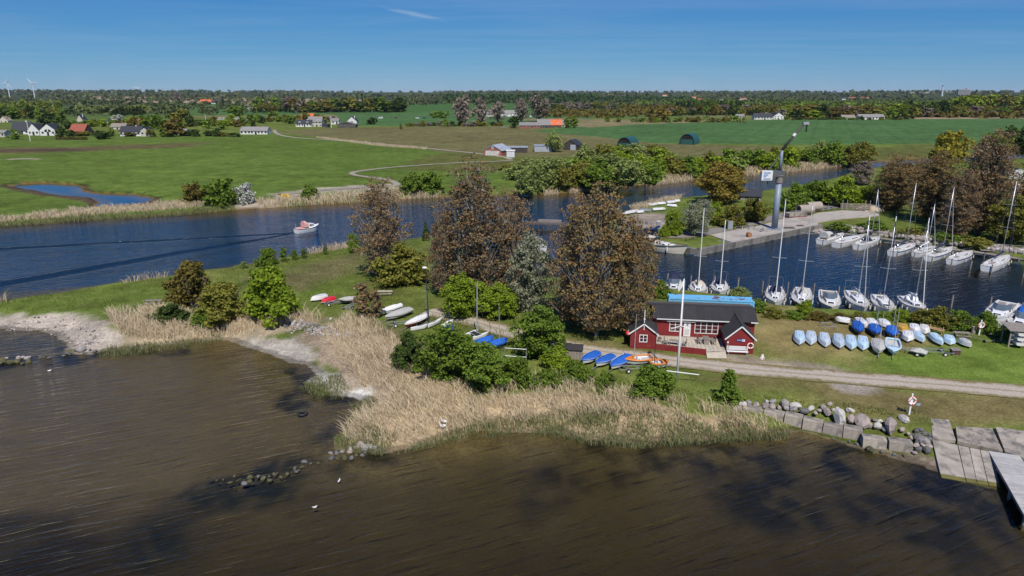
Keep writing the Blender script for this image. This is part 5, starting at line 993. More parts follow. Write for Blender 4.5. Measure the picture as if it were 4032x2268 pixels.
# ================================================================ BOATS
def hull(L, B, Fb, dr_, bow=.35, tr=.72, sheer=.12, n=14, flat=.0, rake=.08):
    """bow at +x; returns mesh builder of a lofted hull with deck edge rows (mi 0 topsides, 1 bottom)"""
    st = []
    for i in range(n + 1):
        s = i / n; hb = B / 2 * (tr + (1 - tr) * math.sin(min(1, s / .45) * math.pi / 2) if s < .45 else max(0.012, math.cos(((s - .45) / .55) ** (1.6 + flat) * math.pi / 2)) ** (.9 - flat * .3))
        zg = Fb * (1 + sheer * ((s - .35) * 1.6) ** 2 * (2.2 if s > .35 else .8)); kz = -dr_ * (1 - max(0, (s - .72) / .28) ** 2 * .95) * (1 - max(0, (.18 - s) / .18) * .5)
        x = -L / 2 + L * s; xb = x + rake * L * max(0, (s - .6) / .4) * 0
        st.append((x, hb, zg, kz, x - (rake * L * ((s - .5) / .5) ** 2 if s > .5 else 0)))
    return st
def hull_mesh(st, name, mats, parent, flip=False, stripe=None):
    vs = []; fs = []; ms = []; k = 9
    for x, hb, zg, kz, xk in st:
        for j in range(k):
            t = (j / (k - 1)) * 2 - 1; a = abs(t)
            if a < .5: y, z, xx = hb * .80 * (a / .5) ** .8, kz * (1 - (a / .5) ** 1.8) + 0 * 1, xk
            else: u = (a - .5) / .5; y, z, xx = hb * (.80 + .20 * u ** .7), zg * u, xk + (x - xk) * u
            vs.append((xx, y * (1 if t > 0 else -1), z))
    n = len(st)
    for i in range(n - 1):
        for j in range(k - 1): fs.append((i * k + j, (i + 1) * k + j, (i + 1) * k + j + 1, i * k + j + 1)); ms.append(1 if 2 <= j <= 5 else 0)
    fs.append(tuple(range(k))); ms.append(0)
    m = MB(); m.add(vs, fs); m.m = ms; return m.build(name, mats, parent)
def deck_mesh(st, name, mat, parent, inset=.0, drop=.02, x0=None, x1=None):
    m = MB(); vs = []; S = [q for q in st if (x0 is None or q[0] >= x0 - 1e-6) and (x1 is None or q[0] <= x1 + 1e-6)]
    for x, hb, zg, kz, xk in S: h = max(.005, hb - inset); vs += [(x, -h, zg - drop), (x, 0, zg - drop + hb * .06), (x, h, zg - drop)]
    fs = []
    for i in range(len(S) - 1): fs += [(i * 3, i * 3 + 3, i * 3 + 4, i * 3 + 1), (i * 3 + 1, i * 3 + 4, i * 3 + 5, i * 3 + 2)]
    return m.add(vs, [f[::-1] for f in fs]).build(name, mat, parent)
def rim(st, name, mat, parent, r=.035):
    m = MB(); m.tube([(x, hb, zg) for x, hb, zg, _, _ in st], r, 5); m.tube([(x, -hb, zg) for x, hb, zg, _, _ in st], r, 5); m.tube([(st[0][0], -st[0][1], st[0][2]), (st[0][0], st[0][1], st[0][2])], r, 5); return m.build(name, mat, parent)
GEL = M('gelcoat_white', (.76, .76, .74), .25, .05, 1); GEL2 = M('gelcoat_cream', (.68, .64, .53), .3, .06, 1); NAVY = M('navy_canvas', (.012, .018, .05), .8, .2, 2); BOTT = M('antifoul', (.02, .03, .06), .6); TEAK = M('teak', (.30, .20, .12), .7, .2, 3); CANV = M('grey_canvas', (.42, .41, .38), .8, .15, 2, .2, 10); BEIGE = M('beige_canvas', (.50, .42, .34), .8, .12, 2)
BLACKH = M('black_hull', (.02, .022, .025), .3); STRB = M('blue_stripe', (.03, .12, .33), .4); RAIL = M('rail_steel', (.55, .55, .55), .25, .05, 1, metal=.8); BLUET = M('blue_tarp', (.018, .115, .46), .55, .2, 2, .5, 6); ORNG = M('orange_plastic', (.62, .20, .03), .6, .12, 2); GRDECK = M('grey_deck', (.45, .45, .44), .7, .12, 2)
def ends(c, s, b, z):
    p, q = G(c, *s, z), G(c, *b, z); d = q - p; return (p + q) / 2, math.atan2(d.y, d.x), d.length
def box_cabin(o, x0, x1, w0, w1, z0, h, mat, win=True, rake=.35):
    m = MB(); a = [(x0, -w0, z0), (x1, -w1, z0), (x1, w1, z0), (x0, w0, z0), (x0 + .05, -w0 * .84, z0 + h), (x1 - rake * (x1 - x0) * .45, -w1 * .8, z0 + h * .8), (x1 - rake * (x1 - x0) * .45, w1 * .8, z0 + h * .8), (x0 + .05, w0 * .84, z0 + h)]
    m.add(a, [(4, 5, 6, 7), (0, 1, 5, 4), (1, 2, 6, 5), (2, 3, 7, 6), (3, 0, 4, 7)]); cb = m.build('cabin', mat, o)
    if win:
        for s in (-1, 1):
            for i in range(3):
                t0, t1 = .12 + i * .25, .12 + i * .25 + .19; V = [Vector(v) for v in ((a[0], a[1], a[5], a[4]) if s < 0 else (a[3], a[2], a[6], a[7]))]
                f_ = lambda t, u: V[0].lerp(V[1], t).lerp(V[3].lerp(V[2], t), u) + Vector((0, s * .012, 0))
                q = [f_(t0, .32), f_(t1, .32), f_(t1, .78), f_(t0, .78)]; MB().add(q if s < 0 else q[::-1], [(0, 1, 2, 3)]).build('window', GLASS, cb)
        q = [Vector(a[1]).lerp(Vector(a[5]), .3), Vector(a[2]).lerp(Vector(a[6]), .3), Vector(a[2]).lerp(Vector(a[6]), .8), Vector(a[1]).lerp(Vector(a[5]), .8)]; q = [v + Vector((.015, -v.y * .3, .015)) for v in q]; MB().add(q, [(0, 1, 2, 3)]).build('window', GLASS, cb)
    return cb
def hood(o, x0, x1, w, z0, h, mat, name='sprayhood'):
    m = MB(); n = 8; vs = []
    for xi, hh, ww in ((x0, h, w), ((x0 + x1) / 2, h * .95, w), (x1, h * .12, w * .86)):
        for j in range(n + 1): a = math.pi * j / n; vs.append((xi, -ww * math.cos(a) if abs(math.cos(a)) < .98 else -ww * math.cos(a), z0 + hh * math.sin(a) ** .6))
    fs = [(i * (n + 1) + j, (i + 1) * (n + 1) + j, (i + 1) * (n + 1) + j + 1, i * (n + 1) + j + 1) for i in range(2) for j in range(n)]
    return m.add(vs, fs).add([v for v in vs[:n + 1]], [tuple(range(n + 1))]).build(name, mat, o)
def sailboat(label, c, s, b, B=None, Fb=1.0, mast=None, hullm=None, canvas=None, stripe=None, sail=None, wheel=False, rails=True, arch=False, mast_x=.08, dinghy=False, furl=True, gp=None, cabm=None):
    p, rz, L = ends(c, s, b, .6); B = B or L * .31; o = thing('sailboat', label, 'sailboat', (p.x, p.y, 0), rz, gp); st = hull(L, B, Fb, .45, flat=-.35)
    hullm = hullm or GEL; h_ = hull_mesh(st, 'hull', [hullm, BOTT], o)
    if stripe:
        m = MB()
        for sd_ in (1, -1):
            for i in range(len(st) - 1):
                q = [(st[i][0] - .0, sd_ * (st[i][1] + .012), st[i][2] * .80), (st[i + 1][0], sd_ * (st[i + 1][1] + .012), st[i + 1][2] * .80), (st[i + 1][0], sd_ * (st[i + 1][1] + .012), st[i + 1][2] * .95), (st[i][0], sd_ * (st[i][1] + .012), st[i][2] * .95)]; m.add(q if sd_ < 0 else q[::-1], [(0, 1, 2, 3)])
        m.build('stripe', stripe, h_)
    dk_ = deck_mesh(st, 'deck', M('nonslip_deck', (.50, .50, .48), .8, .1, 2), o); rim(st, 'toe_rail', TEAK, dk_, .03)
    zd = Fb + .04; w = B * .30
    box_cabin(o, -L * .13, L * .24, w * 1.05, w * .62, zd - .03, .5, cabm or GEL)
    ck = MB()                                                  # cockpit: well, benches and coaming
    for a in ((-L * .42, -L * .15, -w * 1.08, -w * .96, zd, zd + .28), (-L * .42, -L * .15, w * .96, w * 1.08, zd, zd + .28), (-L * .43, -L * .41, -w * .9, w * .9, zd, zd + .22)): ck.box(*a)
    ckk = ck.build('cockpit', GEL, o); MB().box(-L * .41, -L * .15, -w * .92, w * .92, zd, zd + .05).build('cockpit_floor', SLAT, ckk); MB().box(-L * .40, -L * .16, -w * .90, -w * .5, zd + .05, zd + .16).build('cockpit_bench', GEL, ckk); MB().box(-L * .40, -L * .16, w * .5, w * .90, zd + .05, zd + .16).build('cockpit_bench', GEL, ckk)
    MB().tube([(-L * .33, 0, zd), (-L * .33, 0, zd + .85)], .05, 6).ring((-L * .345, 0, zd + .85), .32, .02, 'x', 12, 4).build('steering_wheel', RAIL, ckk)
    MB().box(L * .28, L * .34, -.22, .22, zd + .02, zd + .08).build('hatch', GLASS, o)
    if canvas: hood(o, -L * .17, -L * .03, w * 1.0, zd + .35, .75, canvas)
    if rails:
        m = MB(); P2 = []
        for sd_ in (1, -1):
            pts = [(q[0], sd_ * max(.05, q[1] - .06), q[2] + .58) for q in st[1:-1]]; m.tube(pts, .014, 4, 0, False)
            for q in st[1:-1:2]: m.tube([(q[0], sd_ * max(.05, q[1] - .06), q[2]), (q[0], sd_ * max(.05, q[1] - .06), q[2] + .58)], .014, 4, 0, False)
        e = st[-1]; m.tube([(st[-2][0], st[-2][1] - .06, st[-2][2] + .58), (e[0] + .05, 0, e[2] + .62), (st[-2][0], -st[-2][1] + .06, st[-2][2] + .58)], .02, 5); m.build('guard_rail', RAIL, o)
    if arch: m = MB(); x = -L * .44; m.tube([(x, -B * .36, zd), (x, -B * .36, zd + 1.9), (x, B * .36, zd + 1.9), (x, B * .36, zd)], .035, 5).build('stern_arch', RAIL, o)
    if mast:
        mx = L * mast_x; mo = MB().tube([(mx, 0, zd + .3), (mx, 0, mast)], [.075, .055], 8).build('mast', ALU, o, smooth=True)
        for z_ in ((.45, .72) if mast > 11 else (.55,)): MB().bar((mx - .05, -B * .36, mast * z_ + .05), (mx, 0, mast * z_), .05).bar((mx - .05, B * .36, mast * z_ + .05), (mx, 0, mast * z_), .05).build('spreader', ALU, mo)
        m = MB()
        for sd_ in (-1, 1): m.tube([(mx - .1, sd_ * B * .46, zd), (mx - .05, sd_ * B * .36, mast * .45), (mx, 0, mast * .97)], .011, 3, 0, False)
        m.tube([(-L * .49, 0, zd), (mx, 0, mast)], .011, 3, 0, False); m.build('rigging', RAIL, mo)
        MB().tube([(L * .485, 0, Fb * 1.2), (mx, 0, mast * .95)], .055 if furl else .012, 6).build('furled_jib', sail or GEL, mo)
        MB().tube([(mx, 0, zd + 1.15), (-L * .30, 0, zd + 1.05)], .06, 6).build('boom', ALU, mo); MB().tube([(mx + .05, 0, zd + 1.75), (mx - .15, 0, zd + 1.42), (-L * .12, 0, zd + 1.26), (-L * .29, 0, zd + 1.2)], [.10, .20, .17, .08], 8).build('sail_cover', sail or NAVY, mo, smooth=True)
        MB().tube([(mx, 0, mast), (mx, 0, mast + .9)], .012, 4).build('antenna', RAIL, mo)
    pass
    for x in (-L * .2, L * .05, L * .22):
        for sd_ in (-1, 1):
            hb = B * .5 if x < L * .1 else B * .43; MB().tube([(x, sd_ * (hb + .10), Fb * .35), (x, sd_ * (hb + .11), Fb * .85)], .11, 6).build('fender', GEL2 if hullm is GEL else GEL, o)
    if dinghy: MB().tube([(L * .05, -.6, zd + .25), (L * .30, -.55, zd + .25), (L * .38, 0, zd + .28), (L * .30, .55, zd + .25), (L * .05, .6, zd + .25)], .2, 8).build('deck_inflatable', CANV, o, smooth=True)
    return o
def motorboat(label, c, s, b, B=None, Fb=1.0, canopy=None, hullm=None, style='cruiser', deckm=None):
    p, rz, L = ends(c, s, b, .6); B = B or L * .36; o = thing('motor_boat', label, 'motor boat', (p.x, p.y, 0), rz); st = hull(L, B, Fb, .4, tr=.88); h_ = hull_mesh(st, 'hull', [hullm or GEL, BOTT], o); dk_ = deck_mesh(st, 'deck', deckm or M('nonslip_deck', (.50, .50, .48), .8, .1, 2), o); rim(st, 'rub_rail', GRDECK, dk_, .05)
    zd = Fb + .04; w = B * .36; box_cabin(o, -L * .05, L * .30, w, w * .6, zd - .03, .55, GEL)
    m = MB(); m.box(-L * .45, -L * .06, -w * 1.05, -w * .95, zd, zd + .3).box(-L * .45, -L * .06, w * .95, w * 1.05, zd, zd + .3).build('coaming', GEL, o); MB().box(-L * .44, -L * .06, -w * .94, w * .94, zd, zd + .05).build('cockpit_floor', SLAT, o)
    if style == 'cruiser':
        q = [(L * .02, -w * .95, zd + .5), (L * .14, -w * .4, zd + .5), (L * .14, w * .4, zd + .5), (L * .02, w * .95, zd + .5), (-L * .05, -w * .9, zd + 1.05), (L * .04, -w * .38, zd + 1.1), (L * .04, w * .38, zd + 1.1), (-L * .05, w * .9, zd + 1.05)]
        MB().add(q, [(0, 1, 5, 4), (1, 2, 6, 5), (2, 3, 7, 6)]).build('windscreen', M('screen_glass', (.10, .13, .15), .1, .1, 1, spec=.8), o); MB().tube(q[4:], .03, 5).build('screen_frame', RAIL, o)
    if canopy: hood(o, -L * .40, L * .05, w * 1.0, zd + .3, 1.35, canopy, 'canopy'); MB().box(-L * .30, -L * .12, -w * 1.005, w * 1.005, zd + .55, zd + 1.1).build('canopy_window', GLASS, o)
    m = MB()
    for sd_ in (1, -1):
        pts = [(q[0], sd_ * max(.05, q[1] - .06), q[2] + .5) for q in st[6:-1]]; m.tube(pts, .018, 4, 0, False)
        for q in st[6:-1:2]: m.tube([(q[0], sd_ * max(.05, q[1] - .06), q[2]), (q[0], sd_ * max(.05, q[1] - .06), q[2] + .5)], .016, 4, 0, False)
    e = st[-1]; m.tube([(st[-2][0], st[-2][1] - .06, st[-2][2] + .5), (e[0], 0, e[2] + .52), (st[-2][0], -st[-2][1] + .06, st[-2][2] + .5)], .02, 5); m.build('bow_rail', RAIL, o)
    MB().box(L * .32, L * .38, -.2, .2, zd + .04, zd + .09).build('hatch', GLASS, o)
    for x in (-L * .2, L * .15): MB().tube([(x, -B * .5 - .08, .3), (x, -B * .5 - .09, .85)], .13, 7).build('fender', GEL2, o)
    return o
def mtop(c, x, y, ytop_c, ytop): # mast height over water from its foot pixel (at deck) and the row of its top
    yt = CR[ytop_c][1] + ytop * CR[ytop_c][2]; p = G(c, x, y, 1.2); lo, hi = 0, 40
    for _ in range(40):
        m = (lo + hi) / 2
        if px((p.x, p.y, m))[1] > yt: lo = m
        else: hi = m
    return lo
# moored along the near side of the harbour, bows to the land
motorboat('motor boat under a navy blue canopy behind the left end of the container', 'C5', (735, 175), (725, 300), 2.7, 1.0, NAVY)
sailboat('white sailboat with beige sprayhood behind the container, next to the blue canopy boat', 'C5', (1010, 205), (1005, 335), 2.9, 1.0, mtop('C5', 1000, 280, 'C1', 650), canvas=BEIGE, rails=False)
sailboat('white sailboat with tubular stern frame behind the right half of the container', 'C5', (1255, 190), (1255, 335), 2.9, 1.0, mtop('C5', 1262, 290, 'C1', 800), canvas=NAVY, arch=True, rails=False)
sailboat('white sailboat with navy cover and stern frame, first right of the clubhouse', 'C3', (550, 330), (542, 585), 3.1, 1.15, mtop('C3', 547, 470, 'C1', 545), arch=True, canvas=NAVY, mast_x=.1)
sailboat('black hulled motor sailer with white wheelhouse behind a leafy shrub', 'C3', (940, 350), (905, 620), 3.2, 1.2, mtop('C3', 950, 430, 'C1', 580), hullm=BLACKH, canvas=CANV, sail=CANV)
motorboat('cream motor cruiser with raked windscreen between two sailboats', 'C3', (1300, 390), (1350, 650), 3.2, 1.15, None, GEL2, deckm=GEL2)
sailboat('white sailboat with curved grey bimini frame in the near row', 'C3', (1630, 390), (1815, 660), 3.2, 1.15, mtop('C3', 1715, 540, 'C2', 750), sail=CANV, arch=True, mast_x=.02)
sailboat('white sailboat carrying a grey inflatable on its foredeck', 'C4', (20, 450), (170, 690), 3.1, 1.15, mtop('C4', 150, 480, 'C2', 715), dinghy=True, mast_x=-.02, sail=NAVY)
sailboat('white sailboat with glazed canopy, last mast in the near row', 'C4', (390, 470), (660, 680), 3.1, 1.15, mtop('C4', 560, 560, 'C2', 760), canvas=GEL, sail=GEL)
motorboat('large white motor yacht with pulpit at the wooden dock', 'C4', (1880, 590), (1640, 850), 3.6, 1.5, None, GEL)
motorboat('white motor boat with bright blue canopy at the right edge', 'C4', (2200, 700), (1960, 930), 3.3, 1.2, BLUET, GEL)
# moored at the far jetty, bows away
motorboat('motor boat with grey box canopy at the left end of the far jetty', 'C2', (95, 1020), (345, 950), 2.9, 1.0, CANV)
sailboat('white sailboat without mast, second from the left at the far jetty', 'C2', (265, 1055), (590, 965), 3.0, 1.05, None)
sailboat('white sailboat with black sprayhood, third from the left at the far jetty', 'C2', (510, 1080), (765, 985), 3.0, 1.05, mtop('C2', 690, 960, 'C2', 400), canvas=NAVY)
sailboat('white sailboat with blue stripe and tall mast, fourth at the far jetty', 'C2', (905, 1150), (1170, 1060), 2.9, 1.0, mtop('C2', 1072, 1060, 'C2', 350), stripe=STRB, sail=NAVY)
sailboat('small white sailboat with short mast, fifth at the far jetty', 'C2', (1175, 1160), (1395, 1090), 2.5, .9, mtop('C2', 1322, 1080, 'C2', 585), sail=GEL)
sailboat('white sailboat with light blue stripe, sixth at the far jetty', 'C2', (1325, 1205), (1590, 1105), 2.9, 1.0, mtop('C2', 1512, 1130, 'C2', 405), stripe=STRB, canvas=CANV)
sailboat('white sailboat without mast and with grey foredeck, seventh at the far jetty', 'C2', (1580, 1245), (1815, 1150), 2.8, 1.0, None, stripe=STRB)
sailboat('white sailboat with navy sail cover and tall mast near the wooden platform', 'C2', (1985, 1325), (2235, 1200), 3.1, 1.05, mtop('C2', 2180, 1230, 'C2', 335), sail=NAVY, mast_x=.12)
# long motor yacht at the quay
p, rz, L = ends('C1', (320, 1055), (890, 1150), 0.2); o = thing('motor_yacht', 'long cream and green wooden motor yacht with beige wheelhouse hood at the quay', 'motor yacht', (p.x, p.y + .6, 0), rz); st = hull(L, 3.5, 1.35, .5, tr=.7, sheer=.22); GRN = M('green_hull_band', (.10, .13, .095), .5); h_ = hull_mesh(st, 'hull', [GEL2, BOTT], o); rim(st, 'rub_rail', GRN, h_, .12); dk_ = deck_mesh(st, 'deck', TEAK, o)
box_cabin(o, -L * .12, L * .16, 1.2, .9, 1.34, .55, GEL); box_cabin(o, L * .16, L * .30, .9, .6, 1.36, .35, GEL, False); hood(o, -L * .32, -L * .06, 1.3, 1.5, 1.5, BEIGE, 'wheelhouse_hood'); MB().box(-L * .27, -L * .20, -1.31, 1.31, 1.95, 2.6).box(-L * .17, -L * .11, -1.31, 1.31, 1.95, 2.6).build('hood_window', GLASS, o)
for x in (-L * .28, -L * .10, L * .18): MB().tube([(x, -1.85, .5), (x, -1.86, 1.35)], .15, 8).build('fender', WHITE, o)
# motor boat under way on the channel
p, rz, L = ends('M4', (388, 735), (605, 700), 0.3); L *= 1.0; o = thing('motor_boat', 'small white cabin boat with salmon pink hood under way on the channel', 'motor boat', (p.x, p.y, 0), rz); st = hull(L, 3.0, 1.0, .4, tr=.75, sheer=.25); PINK = M('salmon_canvas', (.62, .33, .29), .8, .1, 1); h_ = hull_mesh(st, 'hull', [GEL, BOTT], o); rim(st, 'rub_rail', M('dark_rail', (.06, .06, .06), .5), h_, .06); deck_mesh(st, 'deck', GEL, o)
box_cabin(o, -L * .02, L * .26, 1.0, .75, 1.0, 1.15, GEL); hood(o, -L * .20, -L * .0, 1.05, 1.3, 1.5, PINK, 'cockpit_hood'); MB().box(-L * .46, -L * .22, -1.0, 1.0, 1.0, 1.2).build('stern_cushion', PINK, o); MB().tube([(-L * .48, 0, 1), (-L * .5, 0, 2.4)], .03, 4).build('flag_staff', WHITE, o)
# boats glimpsed behind the trees
for lb, c, s, b in (('white motor boat glimpsed through the middle poplars, upper one', 'M6', (960, 715), (1110, 735)), ('white boat with blue hull glimpsed through the middle poplars', 'M6', (780, 790), (1010, 830)), ('white boat glimpsed through poplars, nearest the clubhouse trees', 'M6', (1000, 770), (1150, 800)), ('white boat half hidden left of the long wooden yacht', 'C1', (130, 960), (300, 1040))):
    motorboat(lb, c, s, b, 2.9, 1.1, NAVY if 'blue hull' in lb else None, STRB if 'blue hull' in lb else GEL)
for lb, c, s, b in (('white boat stored under the right hand wood, left one', 'C2', (1020, 395), (1200, 400)), ('white boat stored under the right hand wood, middle one', 'C2', (1180, 420), (1400, 425)), ('white boat stored under the right hand wood, right one', 'C2', (1400, 400), (1600, 405)), ('white boat stored at the right edge behind the trees, upper', 'C2', (2190, 290), (2410, 280)), ('white boat stored at the right edge behind the trees, lower', 'C2', (2330, 470), (2480, 450)), ('white boat stored at the right edge behind the trees, middle', 'C2', (2230, 340), (2420, 350))):
    q = motorboat(lb, c, s, b, 2.9, 1.3, None, GEL); q.location.z = 1.9
# mooring piles
def piles(lst, text, gp, h=1.6):
    os_ = []
    for c, x, y in lst:
        p = G(c, x, y, 0); o = thing('mooring_pile', '', 'pile', p, 0, gp); MB().tube([(0, 0, -2.2), (0, 0, h)], [.13, .12], 8).build('post', SLAT, o); MB().tube([(0, 0, h), (0, 0, h + .04)], .14, 8).build('cap', M('pile_cap', (.12, .11, .10), .9), o); os_.append(o)
    order_labels(os_, text)
piles([('C3', 365, 365), ('C3', 725, 380), ('C3', 1095, 400), ('C3', 1445, 440), ('C3', 1820, 450), ('C5', 660, 200), ('C5', 925, 225), ('C5', 1195, 230), ('C5', 1462, 260), ('C4', 1070, 575), ('C4', 1615, 600), ('C3', 20, 310), ('C4', 2060, 690)], 'weathered wooden pile, {n} from the left along the near boat row', 'piles along the near boat row', 2.0)
piles([('C2', 110, 1075), ('C2', 318, 1110), ('C2', 512, 1130), ('C2', 738, 1170), ('C2', 958, 1205), ('C2', 1150, 1235), ('C2', 1355, 1275), ('C2', 1578, 1300), ('C2', 1800, 1320), ('C2', 2035, 1370), ('C2', 2400, 1420)], 'weathered wooden pile, {n} from the left off the far jetty', 'piles off the far jetty', 1.5)
# far jetty, platform, pier at the harbour mouth
JT = thing('jetty', 'long grey timber jetty along the rocky harbour bank', 'jetty', G('C2', 330, 930, .9)); c0 = JT.location.copy(); pts = [(330, 930), (600, 958), (780, 985), (1000, 1020), (1300, 1072), (1500, 1100), (1800, 1135), (1960, 1155), (2411, 1225), (2800, 1290)]
for a, b_ in zip(pts[:-1], pts[1:]):
    p, q = G('C2', *a, .95), G('C2', *b_, .95); d = q - p; rz = math.atan2(d.y, d.x); MB().box(0, d.length - .03, 0, 1.5, -.12, 0).build('deck_section', SLAT, JT, p - c0, rz); MB().box(0, d.length, .1, .22, -.4, -.12).build('beam', SLAT, JT, p - c0, rz)
    for t in range(int(d.length / 3) + 1): MB().tube([(t * 3 + .1, -.05, -3), (t * 3 + .1, -.05, .25)], .11, 6).build('pile', SLAT, JT, p - c0, rz)
PF = thing('wooden_platform', 'wooden viewing platform with railing at the far jetty', 'platform', G('C2', 2160, 1120, 1.1), R(-25))
for i in range(10): MB().box(-4, 4, -1.6 + i * .32, -1.3 + i * .32, -.06, 0).build('plank', SLAT, PF)
for x in (-4, -2, 0, 2, 4): MB().box(x - .06, x + .06, 1.55, 1.67, -1, 1.0).build('rail_post', SLAT, PF)
for z_ in (.5, .95): MB().box(-4, 4, 1.57, 1.65, z_, z_ + .1).build('rail', SLAT, PF)
HP = thing('harbour_pier', 'dark timber pier head at the harbour mouth between the poplars', 'pier', G('M6', 1150, 575, 1.3), R(-12))
for i in range(16): MB().box(-7.5 + i * .94, -6.62 + i * .94, -2.2, 2.2, -.15, 0).build('deck_board', M('dark_timber', (.085, .075, .068), .9, .2, 1), HP)
for i in range(12): MB().tube([(-7 + i * 1.25, -2.1, -3), (-7 + i * 1.25, -2.1, .1)], .18, 6).build('pile', MATS['dark_timber'], HP)
MB().box(-2.5, 3.5, .2, 1.8, .02, .6).build('timber_stack', SLAT, HP)
# riprap along the far harbour bank
def riprap(name, label, c, line, wid, n, s0, s1, mats, z=.0):
    r = np.random.default_rng(hash_(label)); W = [G(c, x, y, .8) for x, y in line]; m = MB(); seg = [(b_ - a).length for a, b_ in zip(W[:-1], W[1:])]; tot = sum(seg); pr_ = [q / tot for q in seg]
    tv = [np.array([v.co for v in q.vertices]) for q in STM]; tf = [[tuple(f.vertices) for f in q.polygons] for q in STM]
    for i in range(n):
        k = r.choice(len(seg), p=pr_); t = r.random(); a, b_ = W[k], W[k + 1]; d = (b_ - a).normalized(); nn = Vector((-d.y, d.x, 0)); u = r.random(); p = a.lerp(b_, t) + nn * u * wid; s = r.uniform(s0, s1); v = r.integers(8); an = r.uniform(0, 6.28); ca, sa = math.cos(an), math.sin(an)
        zb = max(gz_fast(p.x, p.y), 0) + s * .25 + z; Q = tv[v] * s; m.add(np.column_stack([Q[:, 0] * ca - Q[:, 1] * sa + p.x, Q[:, 0] * sa + Q[:, 1] * ca + p.y, Q[:, 2] + zb]).tolist(), tf[v], int(r.integers(len(mats))))
    struct(m.build(name, mats), 'stuff', label)
_gc = {}
def gz_fast(x, y):
    k = (round(x / 1.5), round(y / 1.5))
    if k not in _gc: _gc[k] = gz(k[0] * 1.5, k[1] * 1.5)
    return _gc[k]
riprap('rubble', 'pinkish grey rubble stones along the far harbour bank', 'C2', [(30, 890), (330, 900), (600, 925), (1000, 985), (1300, 1040), (1500, 1065), (1850, 1105), (2411, 1190)], 4.6, 1100, .28, .70, [S0, S1, S2, S1])
riprap('rubble', 'scattered small shore stones and shells along the beach', 'L2', [(0, 560), (300, 560), (480, 620), (560, 720), (800, 690)], 4.0, 260, .06, .2, [S2, S0, S1])
riprap('rubble', 'scattered pale stones on the sandy strip below the boulders', 'C6', [(0, 1130), (300, 1180), (700, 1230), (1100, 1330), (1500, 1560)], 3.0, 260, .08, .25, [S2, S1, S0])
# ---- dinghies on land
DLB = [M('dinghy_blue_%d' % i, c, .35, .06, 1) for i, c in enumerate([(.46, .60, .69), (.50, .57, .62), (.50, .58, .63), (.45, .53, .59), (.47, .62, .72), (.50, .66, .76)])]
DW = M('dinghy_white', (.68, .67, .65), .35, .12, 1.5, col2=(.52, .51, .48), thr=.6); MUST = M('mustard_hull', (.42, .25, .035), .6, .15, 2); REDH = M('red_hull', (.60, .02, .035), .45, .1, 1)
def upturned(label, c, s, b, mat, B=None, gp=None, zz_=.55, rot=None, name='dinghy', Fb=.42, h0=.35):
    p = on(c, (s[0] + b[0]) / 2, (s[1] + b[1]) / 2); q, rz, L = ends(c, s, b, p.z + zz_); L = max(L, 2.0); B = B or L * .42; o = thing(name, label, 'dinghy', (q.x, q.y, p.z), rz, gp); st = hull(L, B, Fb, .14, tr=.86, sheer=.06, flat=-.45)
    h_ = hull_mesh(st, 'hull', [mat, mat], o); h_.rotation_euler = (math.pi, 0, 0); h_.location = (0, 0, Fb + h0)
    r_ = rim(st, 'gunwale', GRDECK, o, .035); r_.rotation_euler = (math.pi, 0, 0); r_.location = (0, 0, Fb + h0)
    MB().box(-L * .08, L * .14, -.02, .02, Fb + h0 + .125, Fb + h0 + .15).box(-L * .3, L * .05, .25 * B, .27 * B, Fb + h0 + .085, Fb + h0 + .11).box(-L * .3, L * .05, -.27 * B, -.25 * B, Fb + h0 + .085, Fb + h0 + .11).build('keel_strip', M('keel_grey', (.22, .26, .30), .5), o)
    MB().ball((L * .02, 0, Fb + h0 + .14), (.06, .06, .03), 8, 4).build('drain_plug', BLUEP, o)
    m = MB(); m.bar((-L * .3, -B * .3, .05), (-L * .3, -B * .3, h0), .05).bar((-L * .3, B * .3, .05), (-L * .3, B * .3, h0), .05).bar((L * .25, -B * .15, .05), (L * .25, -B * .15, h0), .05).bar((L * .25, B * .15, .05), (L * .25, B * .15, h0), .05).bar((-L * .3, -B * .55, h0 - .04), (-L * .3, B * .55, h0 - .04), .05).build('support', STEEL, o); return o
row = [((896, 935), (900, 1085)), ((1062, 940), (1062, 1088)), ((1245, 962), (1275, 1118)), ((1445, 980), (1480, 1135)), ((1625, 1000), (1645, 1155)), ((1800, 1012), (1810, 1165))]
for i, (s, b) in enumerate(row): upturned('upturned pale blue dinghy, %s from the clubhouse in the front row' % ordw(i + 1), 'C3', s, b, DLB[i], 1.5, 'upturned dinghies in the front row')
for i, (s, b) in enumerate([((1740, 745), (1840, 845)), ((1900, 755), (1985, 835)), ((2075, 765), (2170, 850))]): upturned('white upturned dinghy behind the blue covered ones, %s from the left' % ordw(i + 1), 'C3', s, b, DW, 1.5, 'white dinghies under the bushes')
upturned('mustard yellow upturned dinghy under the bushes', 'C4', (370, 830), (365, 900), MUST, 1.7); upturned('white upturned pram right of the mustard dinghy', 'C4', (540, 835), (550, 920), DW, 1.5); upturned('white upturned pram beside the tipped wooden bench', 'C4', (680, 845), (700, 930), DW, 1.4)
upturned('white upturned pram right of the blue covered dinghies', 'C4', (450, 935), (450, 1040), DW, 1.6); upturned('light blue upturned dinghy second in the middle row', 'C4', (575, 940), (670, 1050), DLB[4], 1.3); upturned('long light blue upturned dinghy below the tipped bench', 'C4', (810, 965), (940, 1090), DLB[5], 1.3); upturned('light blue upturned dinghy left of the picnic table', 'C4', (1030, 995), (1060, 1085), DLB[4], 1.5); upturned('grey upturned dinghy in front of the picnic table', 'C4', (1230, 1045), (1340, 1115), GRDECK, 1.3)
upturned('white upturned dinghy on the left lawn beside a red one', 'C6', (660, 590), (440, 645), DW, 1.6); upturned('red upturned dinghy on the left lawn', 'C6', (780, 625), (590, 675), REDH, 1.4)
